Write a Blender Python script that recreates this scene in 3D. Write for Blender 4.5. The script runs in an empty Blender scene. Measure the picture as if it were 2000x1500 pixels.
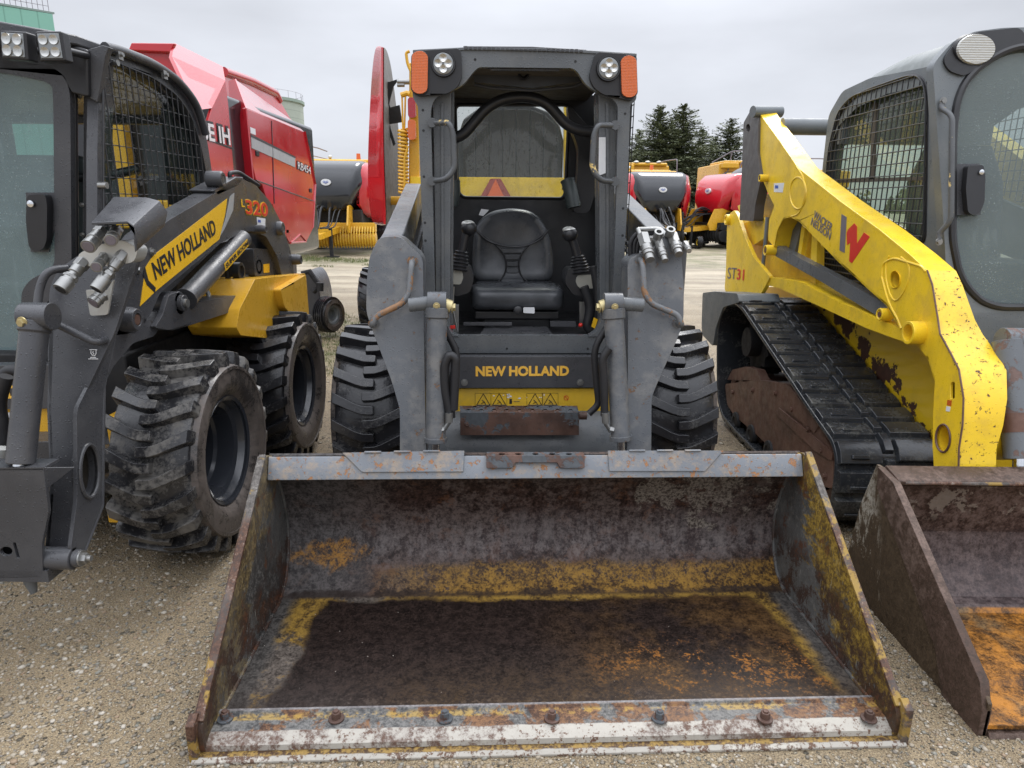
import bpy, math, random
import numpy as np
from mathutils import Vector, Matrix, noise as mnoise
from mathutils.geometry import tessellate_polygon
R = math.radians
rnd = random.Random(7)
S = bpy.context.scene
V = Vector

# ------------------------------------------------------------------ camera
EYE = V((0, 0, 1.37))
cam_data = bpy.data.cameras.new("camera")
cam = bpy.data.objects.new("camera", cam_data)
S.collection.objects.link(cam)
S.camera = cam
cam_data.sensor_width = 36
cam_data.lens = 24
cam_data.clip_start = 0.05
cam_data.clip_end = 3000
CM = Matrix.Translation(EYE) @ Matrix.Rotation(R(90 - 14.7), 4, 'X') @ Matrix.Rotation(0.0106, 4, 'Z')
cam.matrix_world = CM
S.render.resolution_x = 1024
S.render.resolution_y = 768

# ------------------------------------------------------------------ world: overcast sky
w = bpy.data.worlds.new("World")
S.world = w
w.use_nodes = True
nt = w.node_tree
nt.nodes.clear()
def wn(t, **k):
    n = nt.nodes.new(t)
    for a, b in k.items():
        setattr(n, a, b)
    return n
SUN_EL, SUN_ROT = 52, 200
out = wn('ShaderNodeOutputWorld'); bg = wn('ShaderNodeBackground')
sky = wn('ShaderNodeTexSky', sky_type='NISHITA', sun_disc=False, sun_elevation=R(SUN_EL), sun_rotation=R(SUN_ROT))
tc = wn('ShaderNodeTexCoord'); sp = wn('ShaderNodeSeparateXYZ')
mp = wn('ShaderNodeMapping'); mp.inputs['Scale'].default_value = (1, 1, 3.2)
nz = wn('ShaderNodeTexNoise'); nz.inputs['Scale'].default_value = 2.2; nz.inputs['Detail'].default_value = 5; nz.inputs['Roughness'].default_value = .5
mr = wn('ShaderNodeMapRange'); mr.inputs['From Min'].default_value = .22; mr.inputs['From Max'].default_value = .9
mr.inputs['To Min'].default_value = 7.3; mr.inputs['To Max'].default_value = 26
mr2 = wn('ShaderNodeMapRange'); mr2.inputs['From Min'].default_value = .3; mr2.inputs['From Max'].default_value = .7
mr2.inputs['To Min'].default_value = .86; mr2.inputs['To Max'].default_value = 1.16
mm = wn('ShaderNodeMath', operation='MULTIPLY')
vm = wn('ShaderNodeVectorMath', operation='SCALE'); vm.inputs[0].default_value = (.94, .975, 1.06)
mx = wn('ShaderNodeMix', data_type='RGBA'); mx.inputs[0].default_value = .96
L = nt.links.new
L(tc.outputs['Generated'], sp.inputs[0]); L(sp.outputs['Z'], mr.inputs['Value'])
L(tc.outputs['Generated'], mp.inputs[0]); L(mp.outputs[0], nz.inputs['Vector']); L(nz.outputs['Fac'], mr2.inputs['Value'])
L(mr.outputs[0], mm.inputs[0]); L(mr2.outputs[0], mm.inputs[1]); L(mm.outputs[0], vm.inputs['Scale'])
L(sky.outputs[0], mx.inputs[6]); L(vm.outputs[0], mx.inputs[7]); L(mx.outputs[2], bg.inputs['Color'])
bg.inputs['Strength'].default_value = .1
L(bg.outputs[0], out.inputs[0])

sun_d = bpy.data.lights.new("sun", 'SUN')
sun_d.energy = 1.3; sun_d.angle = R(22); sun_d.color = (1, .97, .93)
sun = bpy.data.objects.new("sun", sun_d); S.collection.objects.link(sun)
sun.rotation_euler = (R(90 - SUN_EL), 0, R(180 - SUN_ROT) + R(180))
sun.location = (0, 0, 20)
S.view_settings.view_transform = 'Standard'
S.view_settings.look = 'None'
S.view_settings.exposure = .16
S.view_settings.gamma = 1
S.cycles.max_bounces = 8
S.cycles.transparent_max_bounces = 12

# ------------------------------------------------------------------ node helper
class G:
    def __init__(s, name):
        s.m = bpy.data.materials.new(name); s.m.use_nodes = True
        s.t = s.m.node_tree; s.t.nodes.clear()
        s.out = s.t.nodes.new('ShaderNodeOutputMaterial')
        s.b = s.t.nodes.new('ShaderNodeBsdfPrincipled')
        s.t.links.new(s.b.outputs[0], s.out.inputs[0])
        s.co = s.t.nodes.new('ShaderNodeTexCoord').outputs['Object']
    def n(s, t, **k):
        n = s.t.nodes.new(t)
        for a, b in k.items(): setattr(n, a, b)
        return n
    def put(s, sock, v):
        if v is None: return
        if isinstance(v, bpy.types.NodeSocket): s.t.links.new(v, sock)
        elif isinstance(v, (tuple, list)) and len(v) == 3 and sock.type == 'RGBA': sock.default_value = (*v, 1)
        else: sock.default_value = v
    def map(s, scale=(1, 1, 1), rot=(0, 0, 0), loc=(0, 0, 0), v=None):
        n = s.n('ShaderNodeMapping'); s.put(n.inputs[0], v or s.co)
        n.inputs['Scale'].default_value = scale; n.inputs['Rotation'].default_value = rot; n.inputs['Location'].default_value = loc
        return n.outputs[0]
    def noise(s, sc, det=4, ro=.55, v=None, col=False, dist=0):
        n = s.n('ShaderNodeTexNoise'); s.put(n.inputs['Vector'], v or s.co)
        n.inputs['Scale'].default_value = sc; n.inputs['Detail'].default_value = det; n.inputs['Roughness'].default_value = ro
        n.inputs['Distortion'].default_value = dist
        return n.outputs['Color' if col else 'Fac']
    def vor(s, sc, v=None, feat='F1', o='Distance', rand=1):
        n = s.n('ShaderNodeTexVoronoi', feature=feat); s.put(n.inputs['Vector'], v or s.co); n.inputs['Scale'].default_value = sc
        n.inputs['Randomness'].default_value = rand
        return n.outputs[o]
    def xyz(s, v=None):
        n = s.n('ShaderNodeSeparateXYZ'); s.put(n.inputs[0], v or s.co); return n.outputs
    def m_(s, op, a, b=None, c=None, clamp=False):
        n = s.n('ShaderNodeMath', operation=op, use_clamp=clamp); s.put(n.inputs[0], a); s.put(n.inputs[1], b)
        if c is not None: s.put(n.inputs[2], c)
        return n.outputs[0]
    def rng(s, v, a, b, c=0., d=1., smooth=True):
        n = s.n('ShaderNodeMapRange', interpolation_type='SMOOTHSTEP' if smooth else 'LINEAR')
        s.put(n.inputs[0], v)
        for i, x in enumerate((a, b, c, d)): n.inputs[i + 1].default_value = x
        return n.outputs[0]
    def ramp(s, f, stops, const=False):
        n = s.n('ShaderNodeValToRGB'); s.put(n.inputs[0], f)
        cr = n.color_ramp
        if const: cr.interpolation = 'CONSTANT'
        while len(cr.elements) < len(stops): cr.elements.new(.5)
        for e, (p, c) in zip(cr.elements, stops):
            e.position = p; e.color = (*c, 1) if len(c) == 3 else c
        return n.outputs[0]
    def mix(s, f, a, b, mode='MIX'):
        n = s.n('ShaderNodeMix', data_type='RGBA', blend_type=mode); s.put(n.inputs[0], f); s.put(n.inputs[6], a); s.put(n.inputs[7], b)
        return n.outputs[2]
    def bump(s, h, strength=.3, dist=.01, nrm=None):
        n = s.n('ShaderNodeBump'); s.put(n.inputs['Height'], h); n.inputs['Strength'].default_value = strength; n.inputs['Distance'].default_value = dist
        if nrm: s.put(n.inputs['Normal'], nrm)
        return n.outputs[0]
    def fin(s, color=None, rough=None, metal=None, normal=None, **k):
        s.put(s.b.inputs['Base Color'], color); s.put(s.b.inputs['Roughness'], rough); s.put(s.b.inputs['Metallic'], metal); s.put(s.b.inputs['Normal'], normal)
        for a, v in k.items(): s.put(s.b.inputs[a.replace('_', ' ')], v)
        return s.m

def sc(c, f): return tuple(min(1, x * f) for x in c)

def paint(name, col, rough=.35, metal=0, var=.18, vs=2.5, chips=None, dust=None, drops=.35, coat=0, grain=.05, streak=0):
    g = G(name)
    n1 = g.noise(vs, 5, .6)
    c = g.mix(g.rng(n1, .3, .7), sc(col, 1 - var), sc(col, 1 + var))
    if streak:
        st = g.noise(9, 4, .6, v=g.map((1, 1, .12)))
        c = g.mix(g.m_('MULTIPLY', g.rng(st, .5, .72), streak), c, sc(col, .55))
    rr = g.rng(g.noise(vs * 5, 4, .6), .3, .75, rough * .75, min(1, rough * 1.35))
    h = None
    if dust:
        dc, da, ds = dust
        k = g.m_('MULTIPLY', g.rng(g.noise(ds, 7, .7), .45, .68), da)
        c = g.mix(k, c, dc)
        rr = g.m_('ADD', rr, g.m_('MULTIPLY', k, .25))
    if chips:
        cc, th, cs = chips[:3]
        k = g.rng(g.noise(cs, 9, .72, dist=.3), th, th + .025)
        rc = g.mix(g.noise(60, 3), cc, sc(cc, 2.0))
        c = g.mix(k, c, rc)
        rr = g.m_('ADD', rr, g.m_('MULTIPLY', k, .3), clamp=True)
        h = g.m_('MULTIPLY', k, -.6)
    hh = g.m_('MULTIPLY', g.noise(180, 2), grain)
    if h is not None: hh = g.m_('ADD', hh, h)
    if drops:
        d1 = g.rng(g.vor(95), .12, .30, 1., 0.)
        gate = g.rng(g.vor(95, o='Color'), .50, .55)
        d2 = g.rng(g.vor(190), .10, .34, 1., 0.)
        dr = g.m_('MAXIMUM', g.m_('MULTIPLY', d1, gate), g.m_('MULTIPLY', d2, .35))
        hh = g.m_('ADD', hh, g.m_('MULTIPLY', dr, drops))
        rr = g.m_('SUBTRACT', rr, g.m_('MULTIPLY', dr, .2), clamp=True)
    return g.fin(c, rr, metal, g.bump(hh, .55, .003), Coat_Weight=coat, Coat_Roughness=.08)

def plain(name, col, rough=.5, metal=0, **k):
    g = G(name)
    c = g.mix(g.noise(12, 5, .6), sc(col, .8), sc(col, 1.2))
    return g.fin(c, g.rng(g.noise(20, 3), .3, .7, rough * .8, min(1, rough * 1.2)), metal, g.bump(g.noise(120, 3), .12, .002), **k)

def glass(name, tint, body, bodyw=.3, dropscale=70, dropb=.5):
    g = G(name); g.t.nodes.remove(g.b)
    tr = g.n('ShaderNodeBsdfTransparent'); tr.inputs[0].default_value = (*tint, 1)
    gl = g.n('ShaderNodeBsdfGlossy'); gl.inputs['Roughness'].default_value = .04
    df = g.n('ShaderNodeBsdfDiffuse')
    s1 = g.noise(1.7, 5, .6)
    g.put(df.inputs[0], g.mix(s1, sc(body, .6), sc(body, 1.3)))
    d1 = g.rng(g.vor(dropscale), .1, .32, 1., 0.)
    gate = g.rng(g.noise(6, 3), .42, .6)
    dr = g.m_('MULTIPLY', d1, gate)
    st = g.rng(g.noise(40, 3, .5, v=g.map((1, 1, .15))), .6, .7)
    dr = g.m_('MAXIMUM', dr, g.m_('MULTIPLY', st, .35))
    bp = g.bump(dr, dropb, .004)
    g.put(gl.inputs['Normal'], bp)
    fr = g.n('ShaderNodeFresnel'); fr.inputs[0].default_value = 1.5; g.put(fr.inputs['Normal'], bp)
    m1 = g.n('ShaderNodeMixShader'); g.put(m1.inputs[0], g.m_('ADD', g.m_('MULTIPLY', dr, .16), bodyw, clamp=True))
    g.t.links.new(tr.outputs[0], m1.inputs[1]); g.t.links.new(df.outputs[0], m1.inputs[2])
    m2 = g.n('ShaderNodeMixShader'); bf = g.n('ShaderNodeNewGeometry').outputs['Backfacing']
    g.put(m2.inputs[0], g.m_('MULTIPLY', fr.outputs[0], g.m_('SUBTRACT', 1, bf), clamp=True))
    g.t.links.new(m1.outputs[0], m2.inputs[1]); g.t.links.new(gl.outputs[0], m2.inputs[2])
    g.t.links.new(m2.outputs[0], g.out.inputs[0])
    return g.m

# ------------------------------------------------------------------ mesh helper
def rc(pts, r=.02, n=4):
    """round every corner of a closed loop"""
    P = [V(p) for p in pts]; o = []
    N = len(P)
    for i in range(N):
        a, b, c = P[i - 1], P[i], P[(i + 1) % N]
        d1, d2 = a - b, c - b
        l1, l2 = d1.length, d2.length
        if l1 < 1e-6 or l2 < 1e-6: continue
        t = min(r, l1 * .45, l2 * .45)
        s, e = b + d1 / l1 * t, b + d2 / l2 * t
        for k in range(n + 1):
            u = k / n
            o.append(s * (1 - u) ** 2 + b * 2 * u * (1 - u) + e * u * u)
    return o

def rpath(pts, r, n=5):
    P = [V(p) for p in pts]
    if r <= 0 or len(P) < 3: return P
    o = [P[0]]
    for i in range(1, len(P) - 1):
        a, b, c = P[i - 1], P[i], P[i + 1]
        d1, d2 = a - b, c - b
        t = min(r, d1.length * .48, d2.length * .48)
        s, e = b + d1.normalized() * t, b + d2.normalized() * t
        for k in range(n + 1):
            u = k / n; o.append(s * (1 - u) ** 2 + b * 2 * u * (1 - u) + e * u * u)
    o.append(P[-1]); return o

class MB:
    def __init__(s): s.v = []; s.f = []
    def add(s, vs, fs):
        o = len(s.v); s.v += [V(v) for v in vs]; s.f += [tuple(i + o for i in f) for f in fs]; return s
    def box(s, lo, hi, M=None):
        x0, y0, z0 = lo; x1, y1, z1 = hi
        vs = [V((x, y, z)) for x in (x0, x1) for y in (y0, y1) for z in (z0, z1)]
        if M: vs = [M @ v for v in vs]
        return s.add(vs, [(0, 1, 3, 2), (4, 6, 7, 5), (0, 4, 5, 1), (2, 3, 7, 6), (0, 2, 6, 4), (1, 5, 7, 3)])
    def cbox(s, c, sz, rot=None):
        M = Matrix.Translation(V(c)) @ (rot.to_4x4() if rot else Matrix())
        h = V(sz) / 2
        return s.box(-h, h, M)
    def poly(s, pts, ext, holes=()):
        loops = [[V(p) for p in pts]] + [[V(p) for p in h] for h in holes]
        flat = [p for l in loops for p in l]
        tri = tessellate_polygon(loops)
        ext = V(ext); n = len(flat)
        fs = [tuple(t) for t in tri] + [tuple(i + n for i in reversed(t)) for t in tri]
        o = 0
        for l in loops:
            k = len(l)
            fs += [(o + i, o + (i + 1) % k, o + (i + 1) % k + n, o + i + n) for i in range(k)]
            o += k
        return s.add(flat + [p + ext for p in flat], fs)
    def loft(s, rings, caps=True, closed=True):
        n = len(rings[0]); vs = [p for r in rings for p in r]; fs = []
        for j in range(len(rings) - 1):
            for i in range(n if closed else n - 1):
                a = j * n + i; b = j * n + (i + 1) % n
                fs.append((a, b, b + n, a + n))
        if caps: fs += [tuple(range(n - 1, -1, -1)), tuple(range((len(rings) - 1) * n, len(rings) * n))]
        return s.add(vs, fs)
    def tube(s, path, r, n=12, round_=0, caps=True, flat=1.0):
        P = rpath(path, round_)
        rs = r if isinstance(r, (list, tuple)) else [r] * len(P)
        if len(rs) != len(P): rs = list(np.interp(np.linspace(0, 1, len(P)), np.linspace(0, 1, len(rs)), rs))
        t0 = (P[1] - P[0]).normalized()
        up = V((0, 0, 1)) if abs(t0.z) < .9 else V((1, 0, 0))
        nx = t0.cross(up).normalized(); rings = []
        for i, p in enumerate(P):
            t = (P[min(i + 1, len(P) - 1)] - P[max(i - 1, 0)]).normalized()
            nx = (nx - t * nx.dot(t)).normalized(); ny = t.cross(nx)
            rings.append([p + (nx * math.cos(2 * math.pi * k / n) + ny * math.sin(2 * math.pi * k / n) * flat) * rs[i] for k in range(n)])
        return s.loft(rings, caps)
    def cyl(s, a, b, r, r2=None, n=24): return s.tube([a, b], [r, r if r2 is None else r2], n)
    def lathe(s, prof, o, ax, n=40, caps=False):
        o = V(o); ax = V(ax).normalized()
        up = V((0, 0, 1)) if abs(ax.z) < .9 else V((1, 0, 0))
        u = ax.cross(up).normalized(); w_ = ax.cross(u)
        rings = [[o + ax * a + (u * math.cos(2 * math.pi * k / n) + w_ * math.sin(2 * math.pi * k / n)) * r for k in range(n)] for a, r in prof]
        return s.loft(rings, caps)
    def ball(s, c, r, sx=1, sy=1, sz=1, n=16, m=10):
        rings = []
        for j in range(m + 1):
            a = -math.pi / 2 + math.pi * j / m
            rr = max(.02, math.cos(a))
            rings.append([V(c) + V((sx * r * rr * math.cos(2 * math.pi * k / n), sy * r * rr * math.sin(2 * math.pi * k / n), sz * r * math.sin(a))) for k in range(n)])
        return s.loft(rings)
    def hexa(s, q, ext):
        return s.poly(q, ext)
    def grid(s, poly, du, dv, u, v, r):
        """wire grid clipped to a closed planar loop; u, v unit dirs"""
        P = [V(p) for p in poly]; o = P[0]; u = V(u).normalized(); v = V(v).normalized()
        Q = [((p - o).dot(u), (p - o).dot(v)) for p in P]
        def lines(a, b, step, ua, ub, off):
            lo = min(q[a] for q in Q); hi = max(q[a] for q in Q); c = lo + step * .5
            while c < hi:
                xs = []
                for i in range(len(Q)):
                    p, q = Q[i], Q[(i + 1) % len(Q)]
                    if (p[a] - c) * (q[a] - c) < 0:
                        t = (c - p[a]) / (q[a] - p[a]); xs.append(p[b] + t * (q[b] - p[b]))
                xs.sort()
                for i in range(0, len(xs) - 1, 2):
                    nn = ua.cross(ub).normalized() * off
                    s.cyl(o + ua * c + ub * xs[i] + nn, o + ua * c + ub * xs[i + 1] + nn, r, n=6)
                c += step
        lines(0, 1, du, u, v, r * .8); lines(1, 0, dv, v, u, r * .8)
        return s
    def build(s, name, mat, parent=None, bevel=0, smooth=38, seg=2, sub=0, loc=None):
        me = bpy.data.meshes.new(name)
        me.from_pydata([tuple(v) for v in s.v], [], s.f); me.validate()
        import bmesh
        bm = bmesh.new(); bm.from_mesh(me); bmesh.ops.recalc_face_normals(bm, faces=bm.faces)
        bm.to_mesh(me); bm.free()
        me.polygons.foreach_set('use_smooth', [True] * len(me.polygons))
        me.set_sharp_from_angle(angle=R(smooth))
        me.materials.append(mat)
        o = bpy.data.objects.new(name, me); S.collection.objects.link(o)
        if parent: o.parent = parent
        if loc is not None: o.location = loc
        if bevel:
            b = o.modifiers.new('bevel', 'BEVEL'); b.width = bevel; b.segments = seg; b.limit_method = 'ANGLE'; b.angle_limit = R(35)
            b.harden_normals = True
        if sub:
            b = o.modifiers.new('sub', 'SUBSURF'); b.levels = sub; b.render_levels = sub
        return o

def tag(o, label, cat, group=None, kind=None):
    if label: o['label'] = label
    if cat: o['category'] = cat
    if group: o['group'] = group
    if kind: o['kind'] = kind
    return o

class Fr:
    """a machine: an Empty at its base; photo rays cut planes of its own axes"""
    def __init__(s, name, loc, yaw, label, cat, group=None):
        e = bpy.data.objects.new(name, None); S.collection.objects.link(e)
        e.location = loc; e.rotation_euler = (0, 0, yaw); e.empty_display_size = .2
        s.e = e; tag(e, label, cat, group)
        s.M = Matrix.Translation(V(loc)) @ Matrix.Rotation(yaw, 4, 'Z'); s.I = s.M.inverted()
        s.o = s.I @ EYE
    def ray(s, px, py):
        d = CM.to_3x3() @ V(((px - 1000) / 1333.33, (750 - py) / 1333.33, -1)); return s.I.to_3x3() @ d
    def a(s, px, py, i, v):
        d = s.ray(px, py); return s.o + d * ((v - s.o[i]) / d[i])
    def X(s, px, py, v): return s.a(px, py, 0, v)
    def Y(s, px, py, v): return s.a(px, py, 1, v)
    def Z(s, px, py, v): return s.a(px, py, 2, v)
    def P(s, px, py, a, b):
        """plane that holds the X direction and the points a=(y,z), b=(y,z)"""
        dy, dz = b[0] - a[0], b[1] - a[1]; n = V((0, -dz, dy)); p0 = V((0, a[0], a[1])); d = s.ray(px, py)
        return s.o + d * ((p0 - s.o).dot(n) / d.dot(n))
    def Xs(s, pts, v): return [s.X(a, b, v) for a, b in pts]
    def Ys(s, pts, v): return [s.Y(a, b, v) for a, b in pts]
    def Ps(s, pts, a, b): return [s.P(x, y, a, b) for x, y in pts]

def text(parent, txt, p0, p1, up, mat, name='lettering', height=None, bold=.012, shear=0, th=.0012, lift=.0015, squeeze=None):
    """letters from p0 to p1 (baseline) with cap height; up = rough up vector"""
    cu = bpy.data.curves.new('t', 'FONT'); cu.body = txt; cu.size = 1; cu.offset = bold; cu.shear = shear; cu.extrude = .5; cu.resolution_u = 3
    o = bpy.data.objects.new('t', cu); S.collection.objects.link(o)
    me = bpy.data.meshes.new_from_object(o.evaluated_get(bpy.context.evaluated_depsgraph_get()))
    bpy.data.objects.remove(o); me.name = name
    co = np.empty(len(me.vertices) * 3); me.vertices.foreach_get('co', co); co = co.reshape(-1, 3)
    x0, x1 = co[:, 0].min(), co[:, 0].max(); y0, y1 = co[:, 1].min(), co[:, 1].max()
    p0 = V(p0); p1 = V(p1); ux = (p1 - p0); W = ux.length; ux.normalize()
    up = V(up); H = up.length if height is None else height
    uy = (up - ux * up.dot(ux)).normalized(); uz = ux.cross(uy)
    sx = W / (x1 - x0); sy = H / (y1 - y0)
    q = [p0 + ux * (c[0] - x0) * sx + uy * (c[1] - y0) * sy + uz * (c[2] * th + lift) for c in co]
    me.vertices.foreach_set('co', [x for v in q for x in v]); me.update()
    me.materials.clear(); me.materials.append(mat)
    ob = bpy.data.objects.new(name, me); S.collection.objects.link(ob)
    if parent: ob.parent = parent
    return ob

def copy_tree(o, parent=None, loc=None, rot=None):
    c = o.copy(); S.collection.objects.link(c); c.parent = parent
    if loc is not None: c.location = loc
    if rot is not None: c.rotation_euler = rot
    for ch in list(o.children): copy_tree(ch, c)
    return c

def hexbolt(mb, p, ax, r=.012, h=.01):
    mb.cyl(V(p), V(p) + V(ax).normalized() * h * .3, r * 1.5, n=16)
    mb.cyl(V(p), V(p) + V(ax).normalized() * h, r, n=6)

# ------------------------------------------------------------------ materials
m_grey = paint('grey_machine_paint', (.105, .113, .12), .32, var=.16, streak=.25, dust=((.2, .19, .17), .25, 6))
m_greyworn = paint('worn_grey_paint', (.092, .098, .106), .36, var=.16, chips=((.10, .055, .03), .61, 22), dust=((.27, .25, .22), .35, 9), streak=.3)
m_rail = paint('bucket_grey_paint', (.165, .178, .195), .38, var=.12, chips=((.20, .095, .04), .575, 34), dust=((.33, .25, .17), .7, 26), streak=.3)
m_dark = paint('charcoal_paint', (.052, .053, .058), .33, var=.15, drops=.55, dust=((.12, .115, .11), .2, 5))
m_black = plain('black_plastic', (.018, .018, .02), .38)
m_black_int = plain('black_trim', (.034, .035, .038), .5)
m_void = plain('dark_frame', (.012, .012, .013), .7)
m_head = plain('brown_headliner', (.11, .095, .075), .85)
m_hose = plain('rubber_hose', (.014, .014, .016), .55)
m_steel = plain('zinc_steel', (.30, .30, .29), .36, .8)
m_zinc = plain('pale_zinc', (.55, .55, .52), .4, .5)
m_brass = plain('yellow_zinc', (.5, .42, .22), .4, .6)
m_chrome = plain('chrome_rod', (.75, .77, .8), .15, 1)
m_nh_y = paint('warm_yellow_paint', (.66, .36, .025), .3, var=.06, drops=.3)
m_nh_y2 = paint('worn_warm_yellow_paint', (.70, .44, .035), .35, var=.10, drops=.3, dust=((.35, .25, .1), .35, 8))
m_decal_y = paint('decal_yellow', (.80, .46, .02), .3, var=.03, drops=.2)
m_letter = paint('letter_orange_yellow', (.80, .45, .06), .4, var=.1, chips=((.08, .08, .08), .63, 30), drops=0)
m_letter_k = plain('letter_black', (.02, .02, .022), .4)
m_letter_w = plain('letter_white', (.75, .75, .75), .4)
m_letter_r = plain('letter_red', (.65, .03, .02), .4)
m_letter_g = plain('letter_grey', (.16, .14, .16), .45)
m_decal_g = plain('decal_grey', (.35, .36, .36), .4)
m_white = plain('white_sticker', (.7, .71, .72), .4)
m_blue = plain('sticker_blue', (.02, .08, .4), .4)
m_rust = paint('rusty_steel', (.085, .045, .032), .6, var=.4, vs=9, chips=((.05, .055, .06), .52, 7), drops=.2)
m_rust2 = paint('brown_rusted_frame', (.105, .052, .036), .5, var=.35, vs=6, dust=((.2, .12, .09), .5, 7), drops=.2)
m_wn_y = paint('bright_yellow_paint', (.86, .575, .022), .34, var=.07, drops=.25, chips=((.035, .016, .01), .69, 24), dust=((.46, .30, .05), .45, 9), coat=.2, streak=.22)
m_wn_yw = paint('chipped_bright_yellow_paint', (.86, .575, .022), .36, var=.07, drops=.25, chips=((.05, .018, .01), .59, 55), dust=((.50, .30, .05), .35, 14), coat=.2)
m_wn_grey = paint('mid_grey_paint', (.135, .15, .158), .36, var=.12, drops=.3, dust=((.22, .22, .21), .3, 6))
m_wn_roof = plain('matt_grey_roof', (.17, .185, .18), .45)
m_wn_chip = paint('flaked_grey_paint', (.125, .135, .145), .4, var=.12, chips=((.10, .065, .055), .53, 14))
m_red = paint('glossy_red_panel', (.50, .015, .02), .22, var=.06, vs=.8, drops=0, grain=.01, coat=.6)
m_redfar = paint('red_baler_panel', (.50, .012, .022), .15, var=.05, vs=.8, drops=0, grain=0, coat=.8)
m_blackhood = paint('black_hood', (.018, .020, .024), .16, var=.05, drops=0, grain=0, coat=.3)
m_tan = plain('grey_inner_panel', (.16, .145, .125), .5)
m_lamp_or = None

def lens_mat(name, col, em=0):
    g = G(name)
    a = g.m_('SINE', g.m_('MULTIPLY', g.xyz()[0], 1150)); b = g.m_('SINE', g.m_('MULTIPLY', g.xyz()[2], 1150))
    h = g.m_('MAXIMUM', a, b)
    c = g.mix(g.rng(h, -.2, 1), sc(col, .75), sc(col, 1.25))
    return g.fin(c, .18, 0, g.bump(h, .4, .002), Transmission_Weight=0, Coat_Weight=.5)
m_orange = lens_mat('orange_lens', (.60, .115, .012))
m_redlens = lens_mat('red_lens', (.35, .01, .02))
m_lens = plain('clear_lens', (.26, .27, .27), .1, .5)
m_lens2 = plain('lamp_reflector', (.5, .5, .48), .22, .9)

def rubber(name, base=(.016, .016, .018), dustc=(.15, .145, .135), amt=.75, th=.5):
    g = G(name)
    n0 = g.m_('ADD', g.m_('MULTIPLY', g.noise(9, 10, .7), .65), g.m_('MULTIPLY', g.noise(75, 7, .75), .35))
    k = g.m_('MULTIPLY', g.rng(n0, th - .03, th + .11), amt)
    c = g.mix(k, g.mix(g.noise(30, 5), sc(base, .7), sc(base, 1.6)), g.mix(g.noise(50, 6), sc(dustc, .6), sc(dustc, 1.4)))
    rr = g.m_('ADD', .19, g.m_('MULTIPLY', k, .65), clamp=True)
    return g.fin(c, rr, 0, g.bump(g.m_('ADD', g.m_('MULTIPLY', g.noise(60, 6, .65), .6), g.m_('MULTIPLY', g.noise(14, 4, .6), .8)), .35, .005))
m_tyre = rubber('wet_tyre_rubber', amt=.5, th=.54)
m_tyre_d = rubber('dusty_tyre_rubber', (.020, .020, .022), (.19, .178, .16), .7, .49)
m_track = rubber('track_rubber', (.022, .024, .027), (.12, .118, .10), .45, .52)
m_side = rubber('tyre_sidewall', (.040, .036, .034), (.135, .11, .095), .75, .45)
m_rim = paint('black_wheel_rim', (.03, .033, .04), .2, var=.1, drops=.2, coat=.3)
m_rimy = plain('yellow_rim', (.6, .4, .03), .4)
m_seat = None
g = G('wet_seat_vinyl')
m_seat = g.fin(g.mix(g.rng(g.noise(5, 5, .6), .35, .7), (.032, .035, .040), (.085, .09, .098)),  # lighter blotches put the vinyl's wet sheen into the colour
               g.rng(g.noise(4, 4), .35, .65, .22, .45), 0, g.bump(g.m_('ADD', g.m_('MULTIPLY', g.noise(260, 3), .5), g.m_('MULTIPLY', g.rng(g.vor(110), .1, .3, 1., 0.), .5)), .4, .002))

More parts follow.
